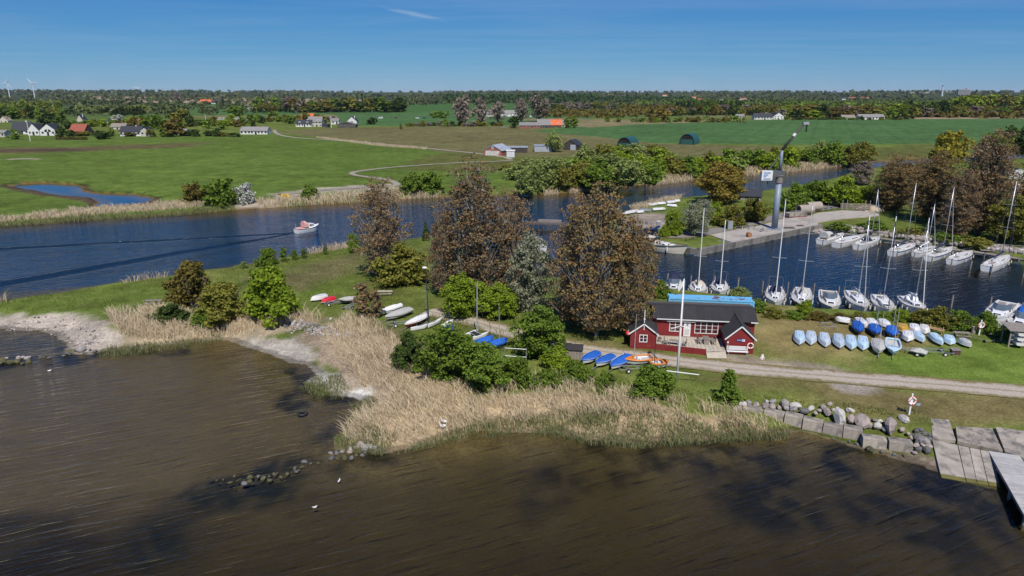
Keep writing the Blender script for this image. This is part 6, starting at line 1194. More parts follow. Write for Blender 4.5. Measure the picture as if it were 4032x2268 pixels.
upturned('white surfboard shaped hull with orange stripe on a trestle', 'C3', (1620, 770), (1400, 735), DW, 1.2)
o = thing('boat_trestle', 'empty steel trestle left of the white hull', 'trestle', on('C3', 1310, 880), R(-4)); m = MB()
for x in (-.8, .8): m.bar((x, -.9, .55), (x, .9, .6), .06).bar((x, -.85, 0), (x, -.85, .6), .06).bar((x, .85, 0), (x, .85, .6), .06)
m.build('frame', STEEL, o); MB().bar((-.8, -.85, .55), (.8, -.85, .55), .07).bar((-.8, .85, .6), (.8, .85, .6), .07).build('crossbar', STEEL, o)
def cover_dinghy(label, c, s, b, mat, mast=None, B=None, zz_=.5, open_=False, L_=None, hullm=None, mastm=None, gp=None, cov=True, mx=.18):
    p = on(c, (s[0] + b[0]) / 2, (s[1] + b[1]) / 2); q, rz, L = ends(c, s, b, p.z + zz_); B = B or L * .4; o = thing('sailing_dinghy', label, 'dinghy', (q.x, q.y, p.z), rz, gp); Fb, z0 = .45, .38; st = hull(L, B, Fb, .16, tr=.82, sheer=.1, flat=-.4)
    h_ = hull_mesh(st, 'hull', [hullm or GEL, hullm or GEL], o); h_.location.z = z0
    if open_:
        d_ = deck_mesh(st, 'foredeck', mat, o, 0, .01, L * .12); d_.location.z = z0; r_ = rim(st, 'side_deck', mat, o, .11); r_.location.z = z0 - .02; f_ = deck_mesh(st, 'cockpit_sole', M('sole', (.50, .48, .44), .7), o, .12, .28, None, L * .14); f_.location.z = z0; MB().box(-L * .1, L * .05, -.06, .06, z0 + .15, z0 + .42).build('centreboard_case', hullm or GEL, o)
        MB().bar((-L * .02, -B * .4, z0 + .38), (-L * .02, B * .4, z0 + .38), .16, .04).build('thwart', hullm or GEL, o)
    else:
        m = MB(); vs = []; k = 7
        for x, hb, zg, kz, xk in st:
            rd = .28 * math.sin(math.pi * min(1, (x / L + .5) * .9 + .1)) + .03
            for j in range(k): t = j / (k - 1) * 2 - 1; vs.append((x * 1.01, t * hb * 1.04, z0 + zg + .03 - (.16 if abs(t) == 1 else 0) + rd * (1 - abs(t)) ** .9 + random.uniform(-.02, .02)))
        m.add(vs, [(i * k + j, i * k + j + 1, (i + 1) * k + j + 1, (i + 1) * k + j)[::-1] for i in range(len(st) - 1) for j in range(k - 1)] + [tuple(range(k))]); m.build('cover', mat, o)
    if mast: mo = MB().tube([(L * mx, 0, z0 + .2), (L * mx - .05, 0, mast)], [.045, .03], 6).build('mast', mastm or ALU, o); MB().tube([(L * .46, 0, z0 + Fb), (L * mx - .03, 0, mast * .8)], .008, 3).tube([(0, B * .48, z0 + Fb), (L * mx - .03, 0, mast * .75)], .008, 3).tube([(0, -B * .48, z0 + Fb), (L * mx - .03, 0, mast * .75)], .008, 3).build('stays', RAIL, mo)
    m = MB(); m.bar((-L * .45, 0, .22), (L * .7, 0, .3), .06).bar((-L * .12, -B * .4, .2), (-L * .12, B * .4, .2), .05).bar((-L * .12, -B * .3, .2), (-L * .12, -B * .3, z0 + .1), .05).bar((-L * .12, B * .3, .2), (-L * .12, B * .3, z0 + .1), .05); t_ = m.build('launching_trolley', STEEL, o)
    for sd_ in (-1, 1): MB().tube([(-L * .12, sd_ * B * .42 - .05, .2), (-L * .12, sd_ * B * .42 + .05, .2)], .2, 12).build('wheel', BLK, t_)
    return o
BM = M('black_mast', (.025, .025, .025), .4)
def mh(c, x, y, c2, y2): p = on(c, x, y); o_ = CR[c2]; b = CR[c]; return hgt('D', (b[0] + x * b[2]) / CR['D'][2], (b[1] + y * b[2]) / CR['D'][2], p.z, (o_[1] + y2 * o_[2]) / CR['D'][2])
cover_dinghy('dinghy under a bright blue cover with black mast, first of three', 'C3', (1720, 815), (1745, 960), BLUET, mh('C3', 1745, 900, 'C3', 500), 1.55, hullm=BLACKH, mastm=BM, gp='blue covered dinghies on the lawn')
cover_dinghy('dinghy under a bright blue cover with silver mast, second of three', 'C3', (1960, 855), (1990, 985), BLUET, mh('C3', 1990, 920, 'C3', 560), 1.6, hullm=BLACKH, gp='blue covered dinghies on the lawn')
cover_dinghy('dinghy under a bright blue cover, third of three beside a white pram', 'C4', (220, 880), (225, 1010), BLUET, mh('C4', 245, 940, 'C4', 480), 1.6, hullm=BLACKH, gp='blue covered dinghies on the lawn')
cover_dinghy('dinghy under a dirty white cover with mast at the end of the front row', 'C3', (2010, 1070), (2030, 1240), CANV, mh('C3', 2030, 1170, 'C3', 590), 1.65)
cover_dinghy('open light blue dinghy with mast in the front row', 'C4', (230, 1060), (245, 1250), DLB[5], mh('C4', 250, 1130, 'C4', 480), 1.75, open_=True, hullm=DLB[4])
cover_dinghy('orange decked dinghy with silver mast in front of the clubhouse', 'C5', (480, 1055), (180, 1090), ORNG, mh('C5', 285, 1120, 'C5', 540), 1.7, open_=True)
cover_dinghy('smaller orange decked dinghy with black mast behind the rounded bush', 'C5', (470, 1120), (670, 1110), ORNG, mh('C5', 490, 1150, 'C5', 560), 1.5, open_=True, mastm=BM, mx=-.3)
cover_dinghy('long dinghy under a smooth blue cover beside the orange one', 'C7', (2500, 1020), (2300, 1150), BLUET, None, 1.6); cover_dinghy('dinghy under a blue cover, second left of the orange one', 'C7', (2320, 1020), (2130, 1115), BLUET, None, 1.5); cover_dinghy('dinghy under a creased blue cover, nearest the small huts', 'C7', (2150, 985), (1980, 1085), BLUET, None, 1.6)
cover_dinghy('dinghy under a blue tarpaulin with silver mast beside the catamaran', 'C7', (945, 895), (1145, 835), BLUET, mh('C7', 1052, 850, 'C7', 365), 1.6, hullm=BLUET, mx=.02); cover_dinghy('dinghy under a blue tarpaulin with black mast half behind a bush', 'C7', (800, 880), (980, 810), BLUET, mh('C7', 948, 820, 'C7', 540), 1.6, hullm=BLUET, mastm=BM, mx=.3); cover_dinghy('small blue covered dinghy behind the thicket with black mast', 'C7', (440, 730), (525, 700), BLUET, mh('C7', 482, 730, 'C7', 390), 1.4, hullm=BLUET, mastm=BM, mx=.05)
cover_dinghy('long grey covered boat left of the red bottomed dinghy', 'C6', (1860, 800), (1510, 930), CANV, None, 2.0, hullm=GRDECK); cover_dinghy('white decked dinghy with red bottom leaning on the grass', 'C6', (2100, 890), (1790, 1040), GEL, None, 1.5, hullm=M('red_bottom', (.22, .03, .02), .6)); cover_dinghy('white low dinghy beside the grey covered boat', 'C6', (1730, 750), (1430, 850), GEL, None, 1.3); cover_dinghy('grey covered trailer boat beside the red upturned dinghy', 'C6', (1090, 650), (850, 680), CANV, None, 1.6, hullm=BLACKH)
cover_dinghy('white slim hull on the grass behind the thicket', 'C7', (415, 690), (525, 630), GEL, None, .9)
# catamarans
def cat(label, c, h1, h2, foot, top, mastm, topball=False):
    p = on(c, *foot); o = thing('catamaran', label, 'catamaran', p, 0); H_ = []
    for s, b in (h1, h2):
        a, q = G(c, *s, p.z + .3) - p, G(c, *b, p.z + .3) - p; d = q - a; L = d.length; st = hull(L, .5, .35, .2, tr=.5); h_ = hull_mesh(st, 'hull', [GEL, GEL], o); h_.location = (a + q) / 2; h_.rotation_euler = (0, 0, math.atan2(d.y, d.x)); d2 = deck_mesh(st, 'hull_deck', GEL, h_); H_.append((a, q))
    (a, q), (a2, q2) = H_
    m = MB()
    for t in (.35, .65): m.tube([a.lerp(q, t) + Vector((0, 0, .38)), a2.lerp(q2, t) + Vector((0, 0, .38))], .05, 6)
    m.build('crossbeam', ALU, o); W = [v + Vector((0, 0, .37)) for v in (a.lerp(q, .36), a.lerp(q, .64), a2.lerp(q2, .64), a2.lerp(q2, .36))]; MB().add(W, [(0, 1, 2, 3)]).add([v - Vector((0, 0, .02)) for v in W], [(3, 2, 1, 0)]).build('trampoline', BLK, o)
    tp = GD(c, *top, p.y + .2) - p; f0 = (a.lerp(q, .6) + a2.lerp(q2, .6)) / 2 + Vector((0, 0, .4)); mo = MB().tube([f0, tp], [.09, .07], 8).build('mast', mastm, o); MB().tube([a.lerp(q, .95), f0.lerp(tp, .75)], .012, 3).tube([a2.lerp(q2, .95), f0.lerp(tp, .75)], .012, 3).tube([a.lerp(q, .3), f0.lerp(tp, .75)], .012, 3).build('stays', RAIL, mo)
    if topball: MB().ball(tp + Vector((-.1, 0, .1)), (.38, .2, .18), 10, 6).build('mast_float', WHITE, mo, smooth=True)
cat('white catamaran with tall silver mast beside the track', 'C7', ((660, 790), (815, 735)), ((700, 840), (930, 765)), (780, 800), (798, 180), ALU)
cat('catamaran with leaning black mast topped by a white float', 'C7', ((50, 715), (240, 680)), ((250, 680), (405, 605)), (345, 640), (215, 20), BM, True)
o = thing('spare_mast', 'black mast with white float lying across the hulls', 'mast', on('C6', 1640, 760)); a, b_ = G('C6', 1500, 770, 2.0) - o.location, G('C6', 1725, 715, 2.0) - o.location; MB().tube([a, b_], .07, 6).build('tube', BM, o); MB().ball(b_, (.3, .2, .17), 10, 6).build('mast_float', WHITE, o)
# trailers
def trailer(label, p, rz, L=4.0, W=1.5, tarp=False, name='boat_trailer'):
    o = thing(name, label, 'trailer', p, rz); m = MB(); m.bar((-L * .45, -W * .38, .45), (L * .15, -W * .30, .45), .07).bar((-L * .45, W * .38, .45), (L * .15, W * .30, .45), .07).bar((L * .15, -W * .3, .45), (L * .5, 0, .45), .07).bar((L * .15, W * .3, .45), (L * .5, 0, .45), .07)
    for x in (-L * .45, -L * .15, L * .15): m.bar((x, -W * .4, .45), (x, W * .4, .45), .06)
    m.build('frame', STEEL, o); MB().bar((L * .38, 0, .45), (L * .38, 0, 1.0), .06).build('winch_post', STEEL, o); MB().bar((-L * .2, -W * .5, .3), (-L * .2, W * .5, .3), .06).build('axle', STEEL, o)
    for s in (-1, 1):
        w_ = MB().tube([(-L * .2, s * W * .5 - .07, .28), (-L * .2, s * W * .5 + .07, .28)], .28, 14).build('wheel', BLK, o); MB().tube([(-L * .2, s * W * .5 - .075, .28), (-L * .2, s * W * .5 + .075, .28)], .14, 10).build('rim', WHITE, w_)
    MB().tube([(L * .42, .05, .0), (L * .42, .05, .6)], .05, 6).build('jockey_wheel', BLK, o)
    if tarp:
        m = MB(); k = 7; vs = [(-L * .45 + L * .5 * i / 6, -W * .4 + W * .8 * j / 6, .5 + .45 * math.sin(math.pi * i / 6) * math.sin(math.pi * j / 6) + random.uniform(0, .08)) for i in range(k) for j in range(k)]; m.add(vs, [(i * k + j, (i + 1) * k + j, (i + 1) * k + j + 1, i * k + j + 1) for i in range(6) for j in range(6)]).build('tarpaulin', CANV, o)
    return o
trailer('boat trailer with crumpled grey tarpaulin on the lawn', on('C4', 510, 1240), R(140), 3.6, 1.7, True); trailer('empty boat trailer on the lawn beside the brown box', on('C4', 850, 1240), R(165), 4.0, 1.8)
o = thing('boat_trolley', 'small two wheeled launching trolley beside the boat rack', 'trolley', on('C4', 1600, 1085), R(8)); MB().bar((-.7, 0, .25), (.7, 0, .25), .06).bar((0, 0, .25), (-1.3, .9, .5), .05).bar((-1.3, .9, .5), (-1.45, 1.3, .7), .05).build('frame', SLAT, o)
for x in (-.65, .65): MB().tube([(x - .05, 0, .22), (x + .05, 0, .22)], .22, 12).build('wheel', BLK, o)
trailer('small trailer beside the red upturned dinghy', on('C6', 750, 730), R(20), 2.6, 1.4); trailer('grey trailer at the foot of the young poplar', on('C6', 1000, 780), R(75), 2.6, 1.4); trailer('empty road trailer between grey covered and red bottomed boats', on('C6', 1730, 1020), R(15), 3.8, 1.6); trailer('trailer under the large orange dinghy', on('C5', 250, 1185), R(12), 3.4, 1.6)
trailer('trailer with white wheel on the gravel above the blue car', on('C1', 460, 800), R(5), 4.2, 1.7); trailer('silver cradle trailer on the quay apron left of the crane', G('C1', 1530, 855, 1.47), R(-5), 5.0, 2.0); trailer('second silver cradle trailer on the quay apron left of the crane', G('C1', 1670, 880, 1.47), R(150), 5.0, 2.0)
for i, (x, y) in enumerate(((2380, 650), (2440, 640), (2510, 630))): trailer('boat trailer in the row at the yard, %s from the crane' % ordw(i + 1), G('C1', x, y, 1.47), R(100), 5.0, 2.2, gp if False else False)
o = thing('work_float', 'grey concrete work float with red edge on the quay', 'float', G('C1', 2090, 720, 1.47), R(12)); MB().box(-2.6, 2.6, -1.4, 1.4, 0, 1.0).build('body', CONC, o); MB().box(-2.65, 2.65, -1.45, 1.45, .05, .22).build('edge', M('faded_red', (.24, .06, .06), .8), o); m = MB()
for x in (-2.3, 0, 2.3): m.tube([(x, -1.2, 1), (x, -1.2, 1.7)], .05, 5)
m.tube([(-2.3, -1.2, 1.7), (2.3, -1.2, 1.7)], .05, 5).build('railing', STEEL, o)
for lb, x, y in (('large open ended drum tank on the quay, left one', 2200, 695), ('large open ended drum tank on the quay, right one', 2290, 660)):
    o = thing('drum_tank', lb, 'tank', G('C1', x, y, 1.47), R(15)); m = MB(); n = 18; vs = []
    for xx in (-2.2, 2.2):
        for rr2 in (1.25, 1.05): vs += [(xx, rr2 * math.cos(6.2832 * j / n), 1.3 + rr2 * math.sin(6.2832 * j / n)) for j in range(n)]
    fs = []
    for j in range(n): k = (j + 1) % n; fs += [(j, k, 2 * n + k, 2 * n + j), (n + j, 3 * n + j, 3 * n + k, n + k), (j, n + j, n + k, k), (2 * n + j, 2 * n + k, 3 * n + k, 3 * n + j)]
    m.add(vs, fs).build('shell', M('drum_grey', (.30, .26, .22), .9, .25, 1), o); MB().box(-1.8, 1.8, -1.0, 1.0, 0, .3).build('cradle', RST, o)
o = thing('timber_rack', 'grey timber storage rack at the end of the yard', 'rack', G('C2', 480, 660, 1.47), R(-10))
for i in range(5): MB().box(-4, 4, -.6 + i * .1, -.5 + i * .1, .4 + i * .32, .58 + i * .32).build('rail', SLAT, o)
for x in (-3.6, -2.4, 2.4, 3.6): MB().bar((x, -.7, 0), (x + .3, .3, 2.8), .14).bar((x, .5, 0), (x + .3, .3, 2.8), .14).build('post', SLAT, o)
o = thing('cable_reel', 'dark cable reel standing in the yard', 'reel', G('C2', 240, 610, 1.47), R(20)); MB().tube([(-.5, 0, 1), (.5, 0, 1)], .7, 14).build('drum', BLK, o); MB().tube([(-.6, 0, 1), (-.5, 0, 1)], 1.1, 16).tube([(.5, 0, 1), (.6, 0, 1)], 1.1, 16).build('flange', BLK, o)
p0 = G('C2', 650, 660, 1.3); struct(MB().ball((0, 0, -.1), (4.2, 2.4, 1.5), 12, 8).build('sand_heap', M('heap_sand', (.38, .31, .23), .95, .2, 1, .5, 3), None, p0), 'stuff', 'pale heap of sand at the end of the yard')
# utility box, guard rail at the lane, car
o = thing('utility_cabinet', 'grey utility cabinet by the quay lane', 'cabinet', G('C1', 1355, 865, 1.4)); MB().box(-.6, .6, -.4, .4, 0, 1.9).build('body', M('cabinet', (.24, .26, .28), .6), o); MB().box(-.65, .65, -.45, .45, 1.9, 2.0).build('lid', STEEL, o)
o = thing('cable_bollard', 'orange brown cable drum on the quay apron', 'bollard', G('C1', 1570, 950, 1.47)); MB().tube([(0, -.7, .5), (0, .7, .5)], .5, 12).build('drum', M('orange_rust', (.35, .16, .06), .8), o)
gr = thing('guard_rail', 'low timber guard rail on the grass at the quay corner', 'rail', G('C1', 770, 985, 1.35)); c0 = gr.location.copy(); pts = [(770, 985), (860, 1000), (960, 975)]
for a, b_ in zip(pts[:-1], pts[1:]): p, q = G('C1', *a, 1.3) - c0, G('C1', *b_, 1.3) - c0; MB().bar(p + Vector((0, 0, .6)), q + Vector((0, 0, .6)), .12).build('rail', SLAT, gr); MB().bar(p, p + Vector((0, 0, .65)), .12).bar(q, q + Vector((0, 0, .65)), .12).build('post', SLAT, gr)
def car(label, p, rz, mat, s=1.0, hatch=False, van=False, detail=True):
    o = thing('car', label, 'car', p, rz); o.scale = (s, s, s)
    pr = [(-2.1, .35), (-2.15, .85), (-2.0, 1.05), (-1.75, 1.48), (.35, 1.5), (1.1, 1.02), (1.95, .88), (2.15, .6), (2.1, .3)] if not van else [(-2.5, .35), (-2.55, 1.9), (-2.4, 2.1), (1.1, 2.1), (1.8, 1.35), (2.45, 1.15), (2.55, .6), (2.5, .3)]
    k = len(pr); vs = []; fs = []
    for yy, ins in ((-.86, 0), (-.8, 0), (.8, 0), (.86, 0)):
        for x, z in pr: t = max(0, (z - .95) / .6) * .14 if not van else 0; sgn = -1 if yy < 0 else 1; vs.append((x, yy - sgn * t, z))
    for r_ in range(3):
        for j in range(k): fs.append((r_ * k + j, r_ * k + (j + 1) % k, (r_ + 1) * k + (j + 1) % k, (r_ + 1) * k + j))
    fs += [tuple(range(k))[::-1], tuple(range(3 * k, 4 * k))]; MB().add(vs, fs).build('body', mat, o)
    if detail:
        wz0, wz1 = (1.0, 1.4) if not van else (1.35, 1.9)
        for sgn in (-1, 1):
            yy = sgn * (.845 if not van else .87); MB().add([(-1.6, yy, wz0), (.75 if not van else 1.5, yy, wz0), (.25 if not van else 1.1, yy * (.92 if not van else 1), wz1), (-1.5, yy * (.92 if not van else 1), wz1)], [(0, 1, 2, 3), (3, 2, 1, 0)]).build('side_window', GLASS, o)
            for x in (-1.35, 1.35): w_ = MB().tube([(x, sgn * .87 - .1, .32), (x, sgn * .87 + .02 * sgn, .32)], .32, 14).build('wheel', BLK, o); MB().tube([(x, sgn * .87 - .1, .32), (x, sgn * .9, .32)], .18, 10).build('rim', STEEL, w_)
            MB().ball((2.08, sgn * .62, .7), (.08, .16, .08), 8, 4).build('headlight', WHITE, o)
        MB().add([(.42, -.68, 1.46), (.42, .68, 1.46), (1.08, .76, 1.04), (1.08, -.76, 1.04)] if not van else [(1.15, -.75, 2.0), (1.15, .75, 2.0), (1.82, .8, 1.4), (1.82, -.8, 1.4)], [(0, 1, 2, 3), (3, 2, 1, 0)]).build('windscreen', GLASS, o, (.01, 0, .012))
    if hatch: MB().add([(-1.75, -.7, 1.5), (-1.75, .7, 1.5), (-2.7, .68, 2.05), (-2.7, -.68, 2.05), (-1.75, -.7, 1.44), (-1.75, .7, 1.44), (-2.7, .68, 1.99), (-2.7, -.68, 1.99)], [(0, 1, 2, 3), (7, 6, 5, 4), (0, 3, 7, 4), (1, 5, 6, 2), (2, 6, 7, 3)]).build('tailgate', mat, o); MB().box(-2.16, -2.14, -.6, .6, .75, 1.3).build('boot_opening', BLK, o)
    return o
car('dark blue car with open tailgate parked beside the quay lane', G('C1', 425, 935, 1.36), R(187), M('car_navy', (.012, .018, .05), .25), 1.05, True)
upturned('white upturned boat on a trailer in front of the dark blue car', 'C1', (230, 915), (350, 930), DW, 1.8); o = thing('fish_box', 'blue crate with dark lid beside the parked car', 'crate', G('C1', 320, 880, 1.36)); MB().box(-.7, .7, -.5, .5, 0, .6).build('crate_body', STRB, o); MB().box(-1.1, .1, -.4, .4, .62, 1.1).build('lid', BLK, o)
o = thing('utility_cabinet', 'pale grey cabinet at the gravel yard behind the car', 'cabinet', G('C1', 550, 860, 1.36)); MB().box(-.45, .45, -.35, .35, 0, 1.8).build('body', STEEL, o); MB().box(-.5, .5, -.4, .4, 1.8, 1.86).build('lid', WHITE, o)
# rowing boats on the grass by the channel
for i, (s, b) in enumerate([((230, 600), (330, 612)), ((325, 605), (440, 592)), ((430, 590), (535, 580)), ((500, 575), (640, 568)), ((640, 560), (760, 550)), ((655, 590), (765, 600)), ((150, 685), (330, 650)), ((335, 645), (475, 650)), ((480, 640), (635, 630)), ((300, 668), (395, 660)), ((730, 545), (800, 540)), ((0, 642), (120, 630))]):
    upturned('upturned rowing boat on the channel bank, ' + ['white, left end of the back row', 'white, second in the back row', 'white, third in the back row', 'long white, by the reeds', 'white, right end of the back row', 'white, beside the golden tree', 'long white, lowest on the left', 'dark grey, lowest middle', 'white with red band, lowest right', 'short white, tucked behind the longest', 'half hidden under the golden tree', 'white, behind the poplar top'][i], 'C1', s, b, [DW, DW, DW, DW, DW, DW, DW, M('hull_slate', (.18, .2, .22), .5), DW, DW, DW, DW][i], 1.5, 'rowing boats on the channel bank', name='rowing_boat')
# boat rack at the right edge
rk = thing('boat_rack', 'grey timber boat rack with flat roof at the right edge', 'rack', on('C4', 2020, 1150), R(-14))
for x in (-1.2, 2.8):
    for y in (-.2, 2.0): MB().box(x - .08, x + .08, y - .08, y + .08, -.1, 2.3).build('post', SLAT, rk)
slab(-1.5, 3.2, -.6, 2.3, 2.5, 2.55).build('roof', SLAT, rk)
for z_ in (.35, 1.0, 1.65): MB().box(-1.2, 2.8, -.22, -.12, z_, z_ + .1).build('shelf_beam', SLAT, rk)
for i, z_ in enumerate((.46, 1.11, 1.76)):
    o = thing('racked_dinghy', 'white dinghy on the %s shelf of the boat rack' % ('lowest', 'middle', 'top')[i], 'dinghy', rk.matrix_world @ Vector((0, 0, 0)) if False else (rk.location.x + .1, rk.location.y + .5, rk.location.z + z_), R(-14 + 90)); st = hull(2.4, 1.3, .38, .1, tr=.85); h_ = hull_mesh(st, 'hull', [DW, DW], o); rim(st, 'gunwale', GRDECK, o, .03); h_.location.z = .02; deck_mesh(st, 'inner_deck', DW, o, .05, .12)
# steel frame in the thicket
o = thing('steel_rack', 'empty galvanised steel rack standing in the thicket', 'rack', on('C7', 1230, 1120), R(-5)); m = MB()
for x in (-1.3, 1.3): m.tube([(x, 0, -.1), (x, 0, 2.4)], .05, 6)
m.build('post', STEEL, o); m = MB()
for z_ in (.6, 1.3, 2.3): m.tube([(-1.3, 0, z_), (1.3, 0, z_ - .1)], .045, 6)
m.build('rail', STEEL, o)
# birds and the tyre
def swan(label, c, x, y, rz, s=1.0):
    p = on(c, x, y); o = tag(None or link('swan', None, None, (p.x, p.y, p.z + .15), rz), label, 'swan'); m = MB(); n = 12
    m.tube([(-.62, 0, .2), (-.5, 0, .2), (-.2, 0, .22), (.15, 0, .2), (.35, 0, .24), (.46, 0, .42), (.47, 0, .68), (.52, 0, .86), (.62, 0, .9), (.70, 0, .86)], [.03, .14, .25, .24, .15, .075, .055, .055, .065, .03], 10); m.build('body', GEL, o, smooth=True); MB().tube([(.69, 0, .865), (.80, 0, .83)], [.025, .012], 6).build('beak', ORNG, o); MB().ball((-.2, .17, .28), (.38, .06, .15), 10, 6).ball((-.2, -.17, .28), (.38, .06, .15), 10, 6).build('wing', GEL, o, smooth=True); o.scale = (s, s, s)
swan('white swan among the flattened reeds, upper one', 'L3', 1978, 318, R(160), .62); swan('white swan among the flattened reeds, lower one', 'L3', 1968, 352, R(170), .62)
def gull(label, c, x, y, rz, back):
    p = G(c, x, y, 0); o = tag(link('gull', None, None, (p.x, p.y, 0), rz), label, 'gull'); MB().tube([(-.30, 0, .08), (-.12, 0, .07), (.05, 0, .08), (.14, 0, .14), (.17, 0, .22), (.22, 0, .23)], [.02, .09, .09, .055, .05, .02], 8).build('body', GEL, o, smooth=True); MB().ball((-.14, 0, .13), (.17, .075, .04), 8, 5).build('wing', back, o); MB().tube([(.215, 0, .225), (.27, 0, .21)], [.014, .006], 5).build('beak', ORNG, o); o.scale = (.85, .85, .85)
gull('white gull floating near the row of submerged stones', 'L3', 1200, 745, R(80), GEL); gull('gull with dark wings floating on the open bay', 'L3', 1020, 942, R(5), CONC); gull('lone white gull far left on the bay', 'L2', 390, 913, R(30), GEL)
p = G('L3', 925, 242, -.02); o = tag(MB().ring((0, 0, 0), .42, .15, 'z', 20, 8, lambda i: 0).build('tyre', BLK, None, p, smooth=True), 'black car tyre lying awash in the shallow bay', 'tyre')
# ================================================================ FAR SIDE: HOUSES, BARNS, TREES, HORIZON
HW = M('house_white', (.66, .65, .62), .7, .08, .3); HB = M('roof_black', (.030, .032, .038), .6, .15, .5); HR = M('roof_red', (.30, .085, .050), .8, .15, .5); HO = M('roof_orange', (.56, .13, .045), .8, .12, .5); HG = M('roof_grey', (.22, .21, .20), .8, .15, .5); HBR = M('wall_brick', (.28, .09, .06), .85, .15, .5); HDK = M('wall_dark', (.05, .042, .038), .8, .15, .5); HYE = M('wall_pale', (.50, .46, .40), .8, .1, .4); HTH = M('thatch', (.24, .21, .17), .95, .2, .5, .3, 3); TIN = M('corrugated', (.40, .43, .46), .55, .2, .4, metal=.3)
WIN = M('far_window', (.03, .035, .04), .2, .1, 1)
def house(label, c, xl, xr, yb, ye, yr, gab=False, wall=HW, roof=HB, nw=3, depth=8.0, parent=None, dorm=0, rz=0.0, cat='house', nf=1, chim=True, name='house', part=''):
    p = on(c, (xl + xr) / 2, yb); w_ = (G(c, xr, yb, p.z) - G(c, xl, yb, p.z)).length; he = hgt(c, (xl + xr) / 2, yb, p.z, ye); hr = max(he + .3, hgt(c, (xl + xr) / 2, yb, p.z, yr)); y0 = 0
    if parent is None: o = thing(name, label, cat, p, rz); off = Vector((0, 0, 0))
    else: o = parent; off = p - parent.location
    X = w_ / 2
    if gab:
        k = [(-X, -.5), (X, -.5), (X, he), (0, hr), (-X, he)]; m = MB().add([(a, 0, b) for a, b in k] + [(a, depth, b) for a, b in k], [(0, 1, 2, 3, 4), (9, 8, 7, 6, 5)] + [(i, 5 + i, 5 + (i + 1) % 5, (i + 1) % 5) for i in range(5)]); W = m.build('wall', wall, o, off); m = MB(); sl = (hr - he) / X; e = .4
        for s in (-1, 1): q = [(0, -.3, hr + .02), (0, depth + .3, hr + .02), (s * (X + e), depth + .3, he - sl * e + .02), (s * (X + e), -.3, he - sl * e + .02)]; m.add(q + [(a, b, d + .22) for a, b, d in q], [(0, 1, 2, 3), (7, 6, 5, 4), (0, 4, 5, 1), (1, 5, 6, 2), (2, 6, 7, 3), (3, 7, 4, 0)])
        Rf = m.build('roof', roof, o, off)
    else:
        D = depth; hm = hr; W = MB().ext([(0, -.5), (D, -.5), (D, he), (D / 2, hm - .1), (0, he)], -X, X).build('wall', wall, o, off); sl = (hm - he) / (D / 2); e = .4; m = MB()
        for a, b in ((0 - e, D / 2), (D + e, D / 2)): za = he - sl * e; q = [(-X - .3, a, za), (X + .3, a, za), (X + .3, b, hm), (-X - .3, b, hm)]; m.add(q + [(u, v, z + .2) for u, v, z in q], [(3, 2, 1, 0), (4, 5, 6, 7), (0, 1, 5, 4), (1, 2, 6, 5), (2, 3, 7, 6), (3, 0, 4, 7)])
        Rf = m.build('roof', roof, o, off)
        for i in range(dorm):
            xx = -X + (i + .5) * 2 * X / dorm; zd_ = he + .2; d_ = MB().ext([(-.2 + D * .08, zd_ - .4), (D * .4, zd_ - .4), (D * .4, zd_ + 1.6), (-.2 + D * .08, zd_ + 1.6)], xx - .8, xx + .8).build('dormer', HW, Rf); MB().box(xx - .45, xx + .45, D * .08 - .24, D * .08 - .2, zd_, zd_ + 1.2).build('dormer_window', WIN, d_)
    if chim: MB().box(X * .35, X * .35 + .7, depth / 2 - .35, depth / 2 + .35, he, hr + .9).build('chimney', HBR if roof is not HB else HW, Rf)
    for f_ in range(nf):
        for i in range(nw):
            xx = -X + (i + .5 + random.uniform(-.12, .12)) * 2 * X / nw; ww = min(.75, X / nw * .5); zz_ = he * (f_ + .38) / nf; hh = min(1.3, he / nf * .42); dn = i == nw // 2 and f_ == 0
            fr_ = MB().box(xx - ww - .1, xx + ww + .1, -.05, 0, (0 if dn else zz_) - .1, zz_ + hh + .1).build('door' if dn else 'window', HW if wall is not HW else HG, o, off); MB().box(xx - ww, xx + ww, -.1, -.06, .1 if dn else zz_, zz_ + hh).build('pane', WIN, fr_)
    return o
h = house('large white house with two gables and black roof at the village edge', 'F1', 410, 572, 655, 597, 535, True, nw=3, depth=11, chim=False); house('', 'F1', 285, 402, 652, 600, 532, True, nw=3, depth=9, parent=h, chim=False); house('', 'F1', 115, 300, 640, 602, 515, False, roof=HB, nw=4, parent=h, depth=10)
for s in (-1, 1): MB().add([(s * .5, -.06, 2.9), (s * 2.6, -.06, 2.9), (s * 2.4, -.06, 4.0), (s * .5, -.06, 5.2)], [(0, 1, 2, 3), (3, 2, 1, 0)]).build('gable_window', WIN, h)
house('dark timber barn with faded red roof beside the white gables', 'F1', 692, 872, 650, 608, 540, wall=HDK, roof=HR, nw=2, depth=9, rz=R(-12), cat='barn', chim=False)
h = house('white bungalow with black roof and skylights', 'F1', 1215, 1430, 660, 612, 562, nw=5, depth=9); house('', 'F1', 1432, 1512, 663, 600, 572, True, wall=HYE, nw=2, parent=h, depth=8, chim=False)
for i in range(3): MB().add([(-5 + i * 4, .9, 4.15), (-3.8 + i * 4, .9, 4.15), (-3.8 + i * 4, 2.4, 5.2), (-5 + i * 4, 2.4, 5.2)], [(0, 1, 2, 3)]).build('skylight', M('skylight', (.25, .3, .36), .2), h)
house('small white cottage half hidden by an olive tree', 'F1', 1772, 1885, 648, 612, 588, roof=HG, nw=3); house('grey house cut by the left picture edge', 'F1', -70, 48, 670, 625, 600, wall=HYE, roof=HG, nw=3); house('pale gabled roof above the hedge at the left edge', 'F1', -10, 82, 520, 502, 460, True, wall=HYE, roof=HTH, nw=2)
